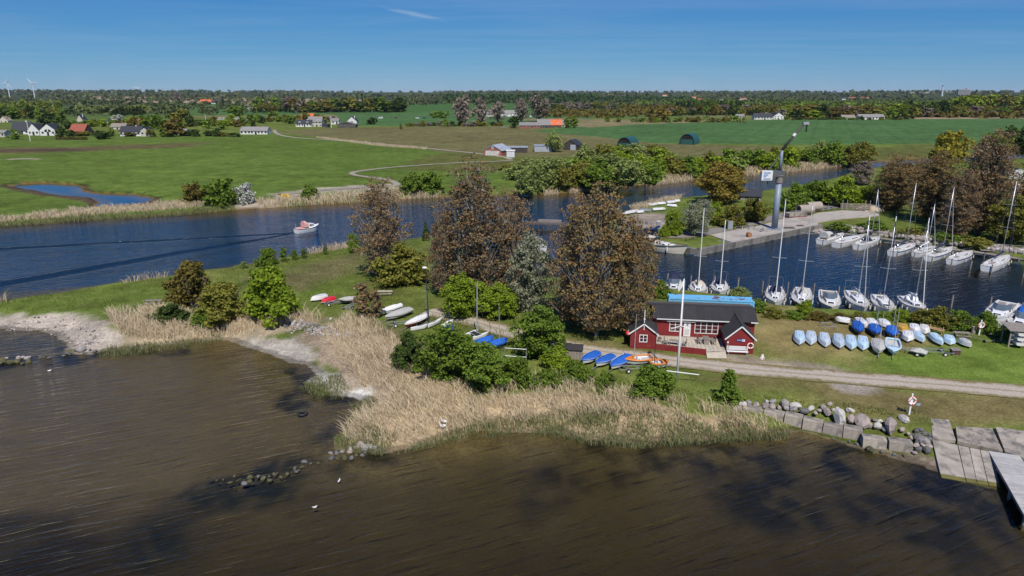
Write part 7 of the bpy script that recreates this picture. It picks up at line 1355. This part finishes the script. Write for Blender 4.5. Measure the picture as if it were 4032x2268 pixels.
house('grey gabled house with black roof among trees', 'F1', 782, 850, 545, 497, 445, True, wall=HYE, nw=2); house('thatched grey cottage behind the white bungalow', 'F1', 1120, 1272, 592, 565, 532, wall=HYE, roof=HTH, nw=3); house('low house with dark roof left of the blossom tree', 'F1', 1088, 1140, 528, 508, 485, nw=2); house('house with red roof between dark firs', 'F1', 1395, 1450, 560, 520, 465, wall=HBR, roof=HR, nw=2, nf=2)
house('white conservatory house with grey roof beside the lane', 'F1', 2440, 2712, 642, 605, 568, roof=HG, nw=8, depth=9); house('long low grey roofed building above the trees', 'F1', 2205, 2590, 505, 495, 468, wall=HYE, roof=HG, nw=5, chim=False); house('distant farmhouse with orange roof on the plain', 'F1', 2030, 2142, 332, 312, 288, wall=HBR, roof=HO, nw=4, depth=12); house('white annex with black roof beside the distant orange roof', 'F1', 2146, 2230, 332, 316, 292, nw=3, depth=12)
h = house('white villa with black mansard roof and dormers', 'F2', 425, 582, 565, 532, 496, nw=6, dorm=2, depth=9); house('', 'F2', 548, 690, 563, 512, 463, wall=HYE, roof=HG, nw=4, nf=2, dorm=2, parent=h, depth=9); house('house with bright orange roof behind the mansard villa', 'F2', 480, 602, 520, 492, 432, wall=HBR, roof=HO, nw=3, depth=10); house('small dark garage right of the mansard villa', 'F2', 690, 750, 573, 550, 536, wall=HDK, nw=1, chim=False, cat='garage')
house('brown timber house with curved low roof facing the field', 'F2', 845, 1032, 573, 540, 515, True, wall=HDK, roof=HG, nw=8, depth=9, chim=False); house('white steep gabled house with dark glass gable', 'F2', 945, 1042, 530, 505, 463, True, nw=1, depth=10); house('small white house beside the flagpole', 'F2', 782, 860, 540, 505, 480, roof=HG, nw=2); house('long white row house seen through bare trees', 'F2', 2330, 2700, 460, 430, 398, roof=HG, nw=10, depth=12)
h = house('red and white weathered barn with pale metal roof', 'F2', 2320, 2520, 858, 805, 752, True, wall=HBR, roof=TIN, nw=0, depth=12, rz=R(-24), cat='barn', chim=False, name='barn'); MB().box(-4.2, 4.2, -.06, -.01, 0, 2.6).build('door_leaf', M('peeling_white', (.55, .53, .50), .8, .2, .6, col2=(.30, .13, .08), thr=.5), h); MB().box(-.7, .7, -.08, -.02, 3.2, 5.2).build('hayloft_door', TIN, h)
h = house('brick farmhouse complex with patched grey and orange roof', 'F3', 115, 330, 580, 550, 522, wall=HBR, roof=HG, nw=6, depth=9); house('', 'F3', 400, 545, 572, 545, 493, wall=HDK, roof=HO, nw=4, parent=h, depth=9, dorm=2); house('', 'F3', 300, 430, 576, 545, 490, wall=HDK, roof=HG, nw=3, parent=h, depth=9); house('', 'F3', 520, 580, 565, 545, 500, wall=HYE, roof=HG, nw=2, parent=h, depth=9, chim=False)
h = house('white farmhouse with black roof at the right hand crop field', 'F4', -75, 104, 476, 450, 414, nw=6, depth=10); house('', 'F4', 112, 212, 474, 442, 408, True, nw=3, nf=2, parent=h, depth=10, chim=False)
house('thatched farm building behind the right hand crop field', 'F4', 790, 920, 474, 457, 432, wall=HYE, roof=HTH, nw=3, depth=10); h = house('long grey roofed farm with red gable behind the crop field', 'F4', 955, 1205, 476, 452, 425, roof=HG, nw=8, depth=11); house('', 'F4', 1060, 1140, 470, 455, 425, True, wall=HBR, roof=HG, nw=2, parent=h, depth=9, chim=False); house('small grey house near the right hand farm', 'F3', 2315, 2400, 470, 455, 438, wall=HYE, roof=HG, nw=3); house('small white house between trees right of the long farm', 'F4', 1365, 1400, 465, 452, 440, nw=1)
# sheds and round roofed hangars
def shed(label, c, xl, xr, yb, yt, depth, wall, roof, ribs=0, name='shed', rz=0.0, over=.3):
    p = on(c, (xl + xr) / 2, yb); w_ = (G(c, xr, yb, p.z) - G(c, xl, yb, p.z)).length; hh = hgt(c, (xl + xr) / 2, yb, p.z, yt); o = thing(name, label, 'shed', p, rz); MB().box(-w_ / 2, w_ / 2, 0, depth, -.4, hh).build('wall', wall, o); slab(-w_ / 2 - over, w_ / 2 + over, -over, hh + .02, depth + over, hh + .3, .15).build('roof', roof, o)
    for i in range(ribs): xx = -w_ / 2 + (i + .5) * w_ / ribs; MB().box(xx - w_ / ribs * .44, xx + w_ / ribs * .44, -.08, -.01, .05, hh - .1).build('wall_sheet', wall, o)
    return o
shed('corrugated metal shed of pale sheets behind the thicket', 'M5', 560, 815, 428, 345, 8, TIN, TIN, 7); shed('black open shed with flat pale roof', 'M5', 85, 460, 440, 368, 7, HDK, TIN, 6); shed('small white box shed beside the black one', 'M5', 162, 275, 505, 418, 4, M('shed_white', (.55, .58, .60), .6, .08, .5), HW, 3); h = house('dark wooden barn with pale door beside the metal shed', 'M5', 965, 1168, 402, 330, 262, True, wall=HDK, roof=HB, nw=0, depth=12, rz=R(-20), cat='barn', chim=False, name='barn'); MB().box(.2, 3.4, -.08, -.02, 0, 3.1).build('barn_door', TIN, h)
house('low hut with black roof half hidden by the golden tree', 'C1', 1480, 1700, 540, 490, 425, wall=SLAT, roof=HB, nw=2, depth=6, rz=R(-15), cat='hut', chim=False, name='hut')
GRNH = M('hangar_green', (.020, .085, .075), .55, .12, .4)
for lb, x, yb, wpx, ytop in (('green round roofed hangar out on the field', 1810, 745, 146, 637), ('green round roofed hangar half hidden by the thicket', 1175, 782, 146, 672)):
    p = on('F3', x, yb); Rr = (G('F3', x + wpx / 2, yb, p.z) - G('F3', x, yb, p.z)).length * 1.05; o = thing('hangar', lb, 'hangar', p, R(-28)); n = 14; Ln = 15.0; hz_ = hgt('F3', x, yb, p.z, ytop); vs = []; fs = []
    arc = [(Rr * math.cos(math.pi * j / n), hz_ * math.sin(math.pi * j / n) ** .8) for j in range(n + 1)]
    for i in range(12):
        y0, y1 = Ln * i / 12, Ln * (i + .96) / 12; m = MB(); m.add([(a, y0, b) for a, b in arc] + [(a, y1, b) for a, b in arc] + [(a * .97, y0, b * .97) for a, b in arc] + [(a * .97, y1, b * .97) for a, b in arc], [(j, j + 1, n + 2 + j, n + 1 + j) for j in range(n)] + [(2 * n + 2 + j, 3 * n + 3 + j, 3 * n + 4 + j, 2 * n + 3 + j) for j in range(n)] + [(j, 2 * n + 2 + j, 2 * n + 3 + j, j + 1) for j in range(n)]); m.build('roof_sheet', GRNH, o)
    MB().add([(a * .96, .5, b * .96) for a, b in arc], [tuple(range(n + 1))[::-1], tuple(range(n + 1))]).build('end_wall', HDK, o)
    for i in range(4): MB().box(-Rr * .8 + i * Rr * .4, -Rr * .8 + (i + .95) * Rr * .4, .3, .4, -.3, hz_ * .48).build('door_panel', GRNH, o)
# flagpoles, turbines, tower block, chimney
for lb, c, x, yb, yt in (('white flagpole in the garden of the white gabled house', 'F1', 308, 710, 508), ('white flagpole beside the curved roof house', 'F2', 786, 576, 460), ('white pole at the edge of the village trees', 'F1', 2085, 490, 438)):
    p = on(c, x, yb); hh = hgt(c, x, yb, p.z, yt); o = thing('flagpole', lb, 'flagpole', p); MB().tube([(0, 0, -.3), (0, 0, hh)], [.22, .14], 6).build('pole', WHITE, o); MB().ball((0, 0, hh), .25, 6, 4).build('truck', WHITE, o)
def gdz(c, x, y, d):
    p = GD(c, x, y, d); p.z = gz(p.x, p.y); return p
TW = M('turbine_white', (.62, .64, .66), .5, .03, 1)
for lb, c, xb, yb, xh, yh, d, ang in (('white wind turbine at the left edge of the horizon', 'F1', 115, 255, 98, 118, 3300, 20), ('second white wind turbine right of the first on the horizon', 'F1', 362, 250, 350, 122, 3300, 80), ('tiny distant wind turbine on the horizon', 'F1', 1420, 230, 1416, 178, 6500, 50)):
    p = gdz(c, xh, yb, d); hb = GD(c, xh, yh, d).z - p.z; k = d / 3300; o = thing('wind_turbine', lb, 'wind turbine', p); MB().tube([(0, 0, -3), (0, 0, hb)], [2.4 * k, 1.3 * k], 8).build('tower', TW, o); MB().box(-2 * k, 2 * k, -3, 5, hb - 1.8 * k, hb + 1.8 * k).build('nacelle', TW, o)
    for i in range(3): a = R(ang + 120 * i); MB().tube([(0, -4, hb), (6 * math.sin(a), -4, hb + 6 * math.cos(a)), (30 * k * math.sin(a), -4, hb + 30 * k * math.cos(a))], [1.0 * k, 1.8 * k, .5 * k], 5).build('blade', TW, o)
d = 4300.0; a, b_ = GD('F4', 1925, 250, d), GD('F4', 2055, 180, d); z0 = gz(a.x, d); o = thing('tower_block', 'grey slab tower block far away on the right horizon', 'building', (a.x, d, z0)); W_ = b_.x - a.x; Hh = b_.z - z0; MB().box(0, W_, 0, 20, -5, Hh).build('wall', M('block_grey', (.40, .38, .36), .8, .1, .05), o)
for i in range(9): MB().box(2, W_ - 2, -1.2, -.3, Hh * (i + .35) / 9, Hh * (i + .72) / 9).build('window_band', M('block_window', (.16, .17, .19), .5), o)
MB().box(W_ * .68, W_ * .82, 4, 14, Hh, Hh + 9).build('roof_house', MATS['block_grey'], o)
p = gdz('F4', 1770, 245, 4300); t = GD('F4', 1778, 150, 4300); o = thing('chimney', 'slim pale chimney stack left of the tower block', 'chimney', p); MB().tube([(0, 0, -3), (t.x - p.x, 0, t.z - p.z)], [6, 4], 8).build('stack', M('chimney_pale', (.45, .5, .55), .7), o); MB().tube([(t.x - p.x, 0, t.z - p.z), (t.x - p.x, 0, t.z - p.z + 5)], 4.6, 8).build('stack_cap', HDK, o)
# far town roofs
for i, (lb, c, xl, xr, yb, yt, d, rf) in enumerate((('long orange roofed row house in the far town', 'F3', 1745, 1900, 288, 260, 2100, HO), ('small orange roof right of the long row house', 'F3', 1930, 1975, 300, 280, 1900, HO), ('orange roof at the right of the far town', 'F3', 2345, 2420, 298, 272, 1900, HR), ('white house in the far town', 'F3', 2155, 2190, 302, 288, 1800, HG), ('faint orange roof left in the far town', 'F3', 1570, 1640, 254, 240, 3000, HO), ('reddish roof on the skyline of the far town', 'F3', 1935, 1975, 254, 236, 3000, HR), ('red roofed estate row in the far suburb', 'F4', 860, 1050, 284, 256, 2300, HR), ('white gable in the far suburb', 'F4', 788, 820, 288, 262, 2000, HB), ('white low house in the far suburb', 'F4', 880, 960, 314, 292, 1500, HB), ('pale building among trees in the far suburb', 'F4', 1140, 1190, 400, 380, 900, HG), ('white factory hall in the distance', 'F3', 465, 565, 308, 285, 1500, HG), ('pale hall on the far right skyline', 'F4', 1440, 1500, 222, 208, 5500, HG), ('long pale hall on the far right skyline', 'F4', 1560, 1690, 216, 206, 5500, HG))):
    d = next((q for q in range(900, 7000, 60) if GD(c, (xl + xr) / 2, yt, q).z - gz(GD(c, (xl + xr) / 2, yt, q).x, q) < 9.0), d); p = gdz(c, (xl + xr) / 2, yb, d); o_ = CR[c]; w_ = (xr - xl) * o_[2] / F * d * 1.02; tz = GD(c, xl, yt, d).z; hh = max(4.0, tz - p.z); o = thing('town_house', lb, 'house', p); D_ = 12.0; MB().ext([(0, -3), (D_, -3), (D_, hh * .6), (D_ / 2, hh), (0, hh * .6)], -w_ / 2, w_ / 2).build('wall', HW, o)
    m = MB(); q = [(-w_ / 2 - .5, -.6, hh * .57), (w_ / 2 + .5, -.6, hh * .57), (w_ / 2 + .5, D_ / 2, hh + .3), (-w_ / 2 - .5, D_ / 2, hh + .3)]; m.add(q + [(a, D_ - b, z) for a, b, z in q], [(0, 1, 2, 3), (7, 6, 5, 4)]).build('roof', rf, o)
    nw = max(2, int(w_ / 7))
    for k in range(nw): xx = -w_ / 2 + (k + .5) * w_ / nw; MB().box(xx - .8, xx + .8, -.12, -.02, hh * .2, hh * .45).build('window', WIN, o)
# cars on the country road
for lb, x, mat, van in (('white van on the country road', 1285, 'car_white', True), ('dark red car on the country road', 1440, 'car_red', False), ('white car on the country road', 1660, 'car_white', False), ('blue car on the country road', 1730, 'car_blue', False)):
    car(lb, on('F2', x, 482), R(180 if x < 1500 else 0), M(mat, {'car_white': (.72, .72, .72), 'car_red': (.16, .015, .02), 'car_blue': (.03, .05, .14)}[mat], .3), 1.15, van=van)
car('white van parked under the bare trees', on('F3', 242, 468), 0, MATS['car_white'], 1.1, van=True); car('grey car parked near the brick farm', on('F2', 2528, 578), 0, M('car_grey', (.25, .26, .27), .3), 1.0)
# ---- trees of the village and the belts: each a tree of its own
def belt(text, group, c, x0, x1, n, yb, yt, w_, cls, mats, cat='tree', name='belt_tree', seed=1):
    r = random.Random(seed + hash_(text)); L = []
    for i in range(n):
        x = x0 + (x1 - x0) * (i + .5 + r.uniform(-.35, .35)) / n; k = r.choice(cls) if isinstance(cls, (list, tuple)) else cls
        L.append(by_px(name, '', x, r.uniform(*yb), r.uniform(*w_), r.uniform(*yt), k, r.choice(mats), c=c, cat=cat, group=group))
    order_labels(L, text)
belt('tall pale green birch, {n} from the left in the back belt at left', 'birches in the back belt', 'F1', -20, 640, 20, (395, 415), (272, 325), (50, 75), ['fartall', 'fartree'], ['birch', 'birch', 'bright', 'willow'])
belt('green tree, {n} from the left in the front belt above the white gables', 'trees in the front belt', 'F1', -20, 620, 16, (470, 490), (350, 400), (90, 130), 'fartree', ['green', 'olive', 'green', 'dark'])
belt('pale birch, {n} from the left in the belt behind the red barn', 'birches behind the red barn', 'F1', 660, 1560, 16, (420, 440), (328, 362), (55, 80), ['fartall', 'fartree'], ['birch', 'birch', 'willow'])
belt('dark fir, {n} from the left in the stand behind the blossom tree', 'firs behind the blossom tree', 'F1', 1130, 1460, 9, (440, 455), (345, 372), (50, 70), 'farfir', ['dark'], name='fir_tree')
belt('village garden tree, {n} from the left in the line behind the houses', 'garden trees of the village', 'F1', 560, 2600, 26, (545, 600), (430, 500), (85, 150), 'fartree', ['green', 'olive', 'brownbush', 'dark', 'bright', 'green'], name='garden_tree')
belt('garden bush, {n} from the left along the meadow edge of the village', 'garden bushes at the meadow edge', 'F1', 560, 2420, 20, (655, 668), (570, 625), (90, 150), ['farbush', 'fartree'], ['dark', 'green', 'olive', 'dark', 'brownbush'], cat='bush', name='garden_bush')
for lb, c, x, yb, wp, yt, cl, mt_ in (('round bright tree beside the white bungalow', 'F1', 1342, 568, 145, 452, 'fartree', 'bright'), ('white flowering tree behind the white bungalow', 'F1', 1203, 530, 140, 432, 'fartree', 'white'), ('dark fir left of the red barn', 'F1', 640, 520, 75, 402, 'farfir', 'dark'), ('dark tree behind the white gables', 'F1', 500, 580, 190, 420, 'fartree', 'dark'), ('small round tree in front of the white house', 'F1', 158, 692, 125, 578, 'fartree', 'green'), ('dark bush between white gables and red barn', 'F1', 620, 680, 90, 540, 'fartree', 'dark'), ('tall dark fir right of the bright tree', 'F1', 1520, 580, 70, 440, 'farfir', 'dark'), ('second dark fir right of the bright tree', 'F1', 1592, 570, 64, 450, 'farfir', 'dark'), ('broad olive tree in the village, largest', 'F1', 1850, 560, 230, 380, 'fartree', 'olive'), ('greyish spreading tree in front of the small cottage', 'F1', 1765, 662, 250, 460, 'fartree', 'brownbush'), ('big round green tree above the long low roof', 'F1', 2392, 475, 215, 348, 'fartree', 'green'), ('round green bush on the meadow edge beside the white bungalow', 'F1', 1065, 690, 190, 612, 'farbush', 'dark'),
    ('tall bare tree nearest the middle of the far field', 'F2', 2125, 556, 240, 240, 'farbare', 'bare'), ('leaning bare tree right of the tallest one', 'F2', 2305, 556, 160, 258, 'farbare', 'bare'), ('bare tree leaning over the long white house', 'F2', 2480, 530, 170, 298, 'farbare', 'bare'), ('bare tree left of the brick farm', 'F3', 135, 520, 160, 268, 'farbare', 'bare'), ('big bare tree above the brick farm', 'F3', 310, 512, 240, 232, 'farbare', 'bare'), ('bare tree far left on the plain', 'F1', 1800, 325, 110, 215, 'farbare', 'bare'), ('round green tree beside the brick farm, left half', 'F3', 610, 578, 110, 445, 'fartree', 'green'), ('round green tree beside the brick farm, right half', 'F3', 675, 578, 80, 458, 'fartree', 'green'), ('dark tree left of the brick farm', 'F3', 65, 578, 130, 448, 'fartree', 'dark'), ('golden tree in the hedge beyond the crop field', 'F3', 1562, 515, 185, 372, 'fartree', 'gold'), ('round bush alone on the field, left one', 'F3', 1008, 516, 70, 458, 'farbush', 'green'), ('round bush alone on the field, right one', 'F3', 1122, 516, 80, 463, 'farbush', 'green'), ('lone small tree on the far field', 'F2', 1490, 590, 40, 538, 'farbush', 'brownbush'), ('bright bush clump in the far field, left of the bare trees', 'F2', 1880, 475, 190, 382, 'farbush', 'green'), ('dense bush beside the country road', 'F2', 1200, 540, 150, 472, 'farbush', 'dark'), ('round bush in the field hedge', 'F2', 1940, 562, 80, 488, 'farbush', 'green'),
    ('pinkish blossom tree at the wood edge', 'F2', 840, 418, 65, 370, 'farbush', 'white'), ('dark spruce in the wood edge by the fields', 'F2', 1320, 420, 110, 295, 'farfir', 'dark'), ('tall thin spruce on the skyline, left', 'F2', 945, 330, 24, 212, 'farfir', 'dark'), ('tall thin spruce on the skyline, middle', 'F2', 1050, 330, 24, 238, 'farfir', 'dark'), ('tall thin spruce on the skyline, right', 'F2', 1102, 330, 30, 206, 'farfir', 'dark'), ('thin poplar on the skyline above the village', 'F2', 98, 360, 24, 200, 'fartall', 'dark')):
    by_px('field_tree', lb, x, yb, wp, yt, cl, mt_, c=c, cat='bush' if 'bush' in lb else 'tree')
belt('wood edge tree, {n} from the left behind the mansard villa', 'wood behind the mansard villa', 'F2', 0, 820, 20, (412, 425), (240, 340), (110, 190), ['fartree', 'fartree', 'farbare'], ['green', 'olive', 'bare', 'dark', 'brownbush'], name='wood_tree')
belt('wood edge tree, {n} from the left behind the field and white van', 'wood behind the white van', 'F2', 800, 1520, 16, (412, 420), (248, 315), (120, 190), 'fartree', ['green', 'green', 'dark', 'olive', 'bare'], name='wood_tree')
belt('village tree, {n} from the left around the mansard villa', 'trees around the mansard villa', 'F2', 0, 840, 15, (490, 555), (400, 470), (80, 130), ['fartree', 'farbush'], ['brownbush', 'olive', 'bare', 'green', 'dark'], name='garden_tree')
belt('hedge bush, {n} from the left in the hedge before the bare trees', 'hedge before the bare trees', 'F2', 1540, 2560, 16, (553, 562), (502, 515), (70, 110), 'farbush', ['brownbush', 'dark', 'olive', 'bare'], cat='bush', name='hedge_bush')
belt('hedge bush, {n} from the left beyond the big crop field', 'hedge beyond the big crop field', 'F3', 1270, 2420, 18, (512, 522), (452, 475), (70, 110), 'farbush', ['olive', 'green', 'brownbush', 'willow'], cat='bush', name='hedge_bush')
belt('dark fir, {n} from the left in the plantation by the far town', 'firs by the far town', 'F3', 1690, 2370, 24, (395, 412), (278, 305), (42, 60), 'farfir', ['dark', 'dark', 'green'], name='fir_tree')
belt('scrub tree, {n} from the left on the rough slope above the fields', 'scrub on the rough slope', 'F3', 440, 1520, 30, (370, 385), (308, 342), (90, 140), 'farbush', ['brownbush', 'dark', 'olive', 'farwood', 'bare'], name='scrub_tree')
belt('tree, {n} from the left in the wood left of the white farmhouse', 'wood left of the white farmhouse', 'F3', 1500, 2600, 24, (440, 455), (330, 390), (100, 150), ['fartree', 'fartree', 'farbare'], ['dark', 'brownbush', 'bare', 'green', 'olive'], name='wood_tree')
belt('tree, {n} from the left in the wood behind the crop field farms', 'wood behind the crop field farms', 'F4', 150, 1480, 28, (458, 470), (305, 385), (110, 190), ['fartree', 'fartree', 'farbare'], ['green', 'olive', 'brownbush', 'dark', 'bright', 'bare'], name='wood_tree')
belt('low bush, {n} from the left in the hedge before the right hand farms', 'hedge before the right hand farms', 'F4', 230, 1450, 20, (474, 480), (440, 458), (60, 100), 'farbush', ['dark', 'olive', 'brownbush', 'green'], cat='bush', name='hedge_bush')
belt('dark tree, {n} from the left in the black stand at right', 'black stand at right', 'F4', 1380, 1920, 16, (440, 455), (265, 330), (80, 130), ['farfir', 'fartree'], ['dark'], name='wood_tree')
belt('tree, {n} from the left in the wood along the brown strip at right', 'wood along the brown strip', 'F4', 1500, 2650, 24, (448, 455), (330, 390), (110, 180), ['fartree', 'farbare'], ['olive', 'bare', 'green', 'brownbush'], name='wood_tree')
belt('bright crown, {n} from the left in the high wood at the right edge', 'high wood at the right edge', 'F4', 1900, 2700, 14, (380, 400), (218, 250), (150, 210), 'fartree', ['bright', 'bright', 'olive'], name='wood_tree')
o = thing('garden_hedge', 'long clipped brownish hedge in front of the village garden', 'hedge', on('F1', 728, 697)); r = np.random.default_rng(3); Pt = r.uniform((-11, -.8, 0), (11, .8, 2.0), (900, 3)); link('foliage', quads_mesh('foliage', leaves(r, Pt, np.tile([0, 0, 1.0], (900, 1)), .7), LM['brownbush']), o); MB().box(-10.8, 10.8, -.7, .7, -.2, 1.5).build('hedge_core', M('hedge_core', (.04, .035, .015), .9), o)
# ---- woods that read as one mass: merged low crowns on the rolling land out to the skyline
def woods(name, label, spec, mat, seed):
    r = np.random.default_rng(seed); out = []
    for az0, az1, d0, d1, n, hh, ww, q in spec:
        az = np.radians(r.uniform(az0, az1, n)); d = r.uniform(d0, d1, n); P = np.stack([d * np.sin(az), d * np.cos(az)], 1); P = P[fbm(P, 330 + d0 * .12, seed) > (.56 if d0 < 1500 else .50 if d0 < 4000 else .44)] if d1 - d0 > 300 and az1 - az0 > 60 else P; z = terrain(P)[0]; h_ = hh * r.uniform(.6, 1.25, len(P)); w_ = ww * r.uniform(.7, 1.3, len(P))
        k = q; dirs = r.normal(size=(len(P), k, 3)); dirs /= np.linalg.norm(dirs, axis=2)[:, :, None]; dirs[:, :, 2] = np.abs(dirs[:, :, 2]) * 1.1 - .15
        C = np.stack([P[:, 0], P[:, 1], z], 1)[:, None, :] + dirs * np.stack([w_ * .5, w_ * .5, h_ * .62], 1)[:, None, :] + np.array([0, 0, 1.0]) * (h_ * .34)[:, None, None]
        out.append(leaves(r, C.reshape(-1, 3), dirs.reshape(-1, 3), float(ww) * (.42 if d0 < 4000 else .62)))
    struct(link(name, quads_mesh(name, np.concatenate(out), mat)), 'stuff', label)
WD = LM['farwood']
woods('woodland', 'far off mixed woodland rolling away to the skyline', [(-52, 52, 1150, 1700, 700, 11, 11, 26), (-52, 52, 1700, 2600, 1100, 12, 14, 20), (-52, 52, 2600, 4200, 1500, 13, 18, 14), (-54, 54, 4200, 6500, 1700, 14, 24, 10), (-55, 55, 6500, 10500, 1900, 17, 34, 8)], WD, 5)
woods('woodland', 'dark green forest covering the low hill in the middle of the skyline', [(-5.5, 7.0, 2300, 3000, 1500, 24, 15, 16), (7, 14, 2500, 3100, 500, 15, 15, 14)], L_('leaf_forest', [(.020, .045, .018), (.034, .062, .022), (.05, .078, .028), (.028, .05, .02)], .25, .1), 9)
woods('woodland', 'rough scrub and thickets in front of the far town', [(9, 37, 1100, 1650, 900, 8, 9, 24), (2, 12, 950, 1300, 250, 5, 7, 22)], LM['brownbush'], 12)
woods('woodland', 'trees among the far town houses', [(10, 37, 1700, 2600, 900, 10, 11, 18)], LM['green'], 14)
blades('grass_tufts', 'strip of tall dry grass along the farm path', [[(630, 682), (800, 700), (1100, 735), (1400, 770), (1760, 800), (1740, 810), (1300, 778), (1080, 752), (800, 712), (640, 692)]], 3.2, 1.1, .22, REED, (0, 0), c='F2')
for k_, n_ in ((0, 1),):
    pass
# ---------------------------------------------------------------- thin summer haze
hm = bpy.data.materials.new('haze_air'); hm.use_nodes = True; hn = hm.node_tree.nodes; hn.remove(hn['Principled BSDF'])
pv = hn.new('ShaderNodeVolumePrincipled'); pv.inputs['Color'].default_value = (.72, .86, 1.0, 1); pv.inputs['Density'].default_value = 1.8e-5; pv.inputs['Anisotropy'].default_value = 0.0
hm.node_tree.links.new(pv.outputs[0], hn['Material Output'].inputs['Volume'])
struct(MB().box(-39000, 39000, -3600, 39000, -4, 175).build('haze', hm), 'stuff', 'thin pale blue haze over the whole landscape')
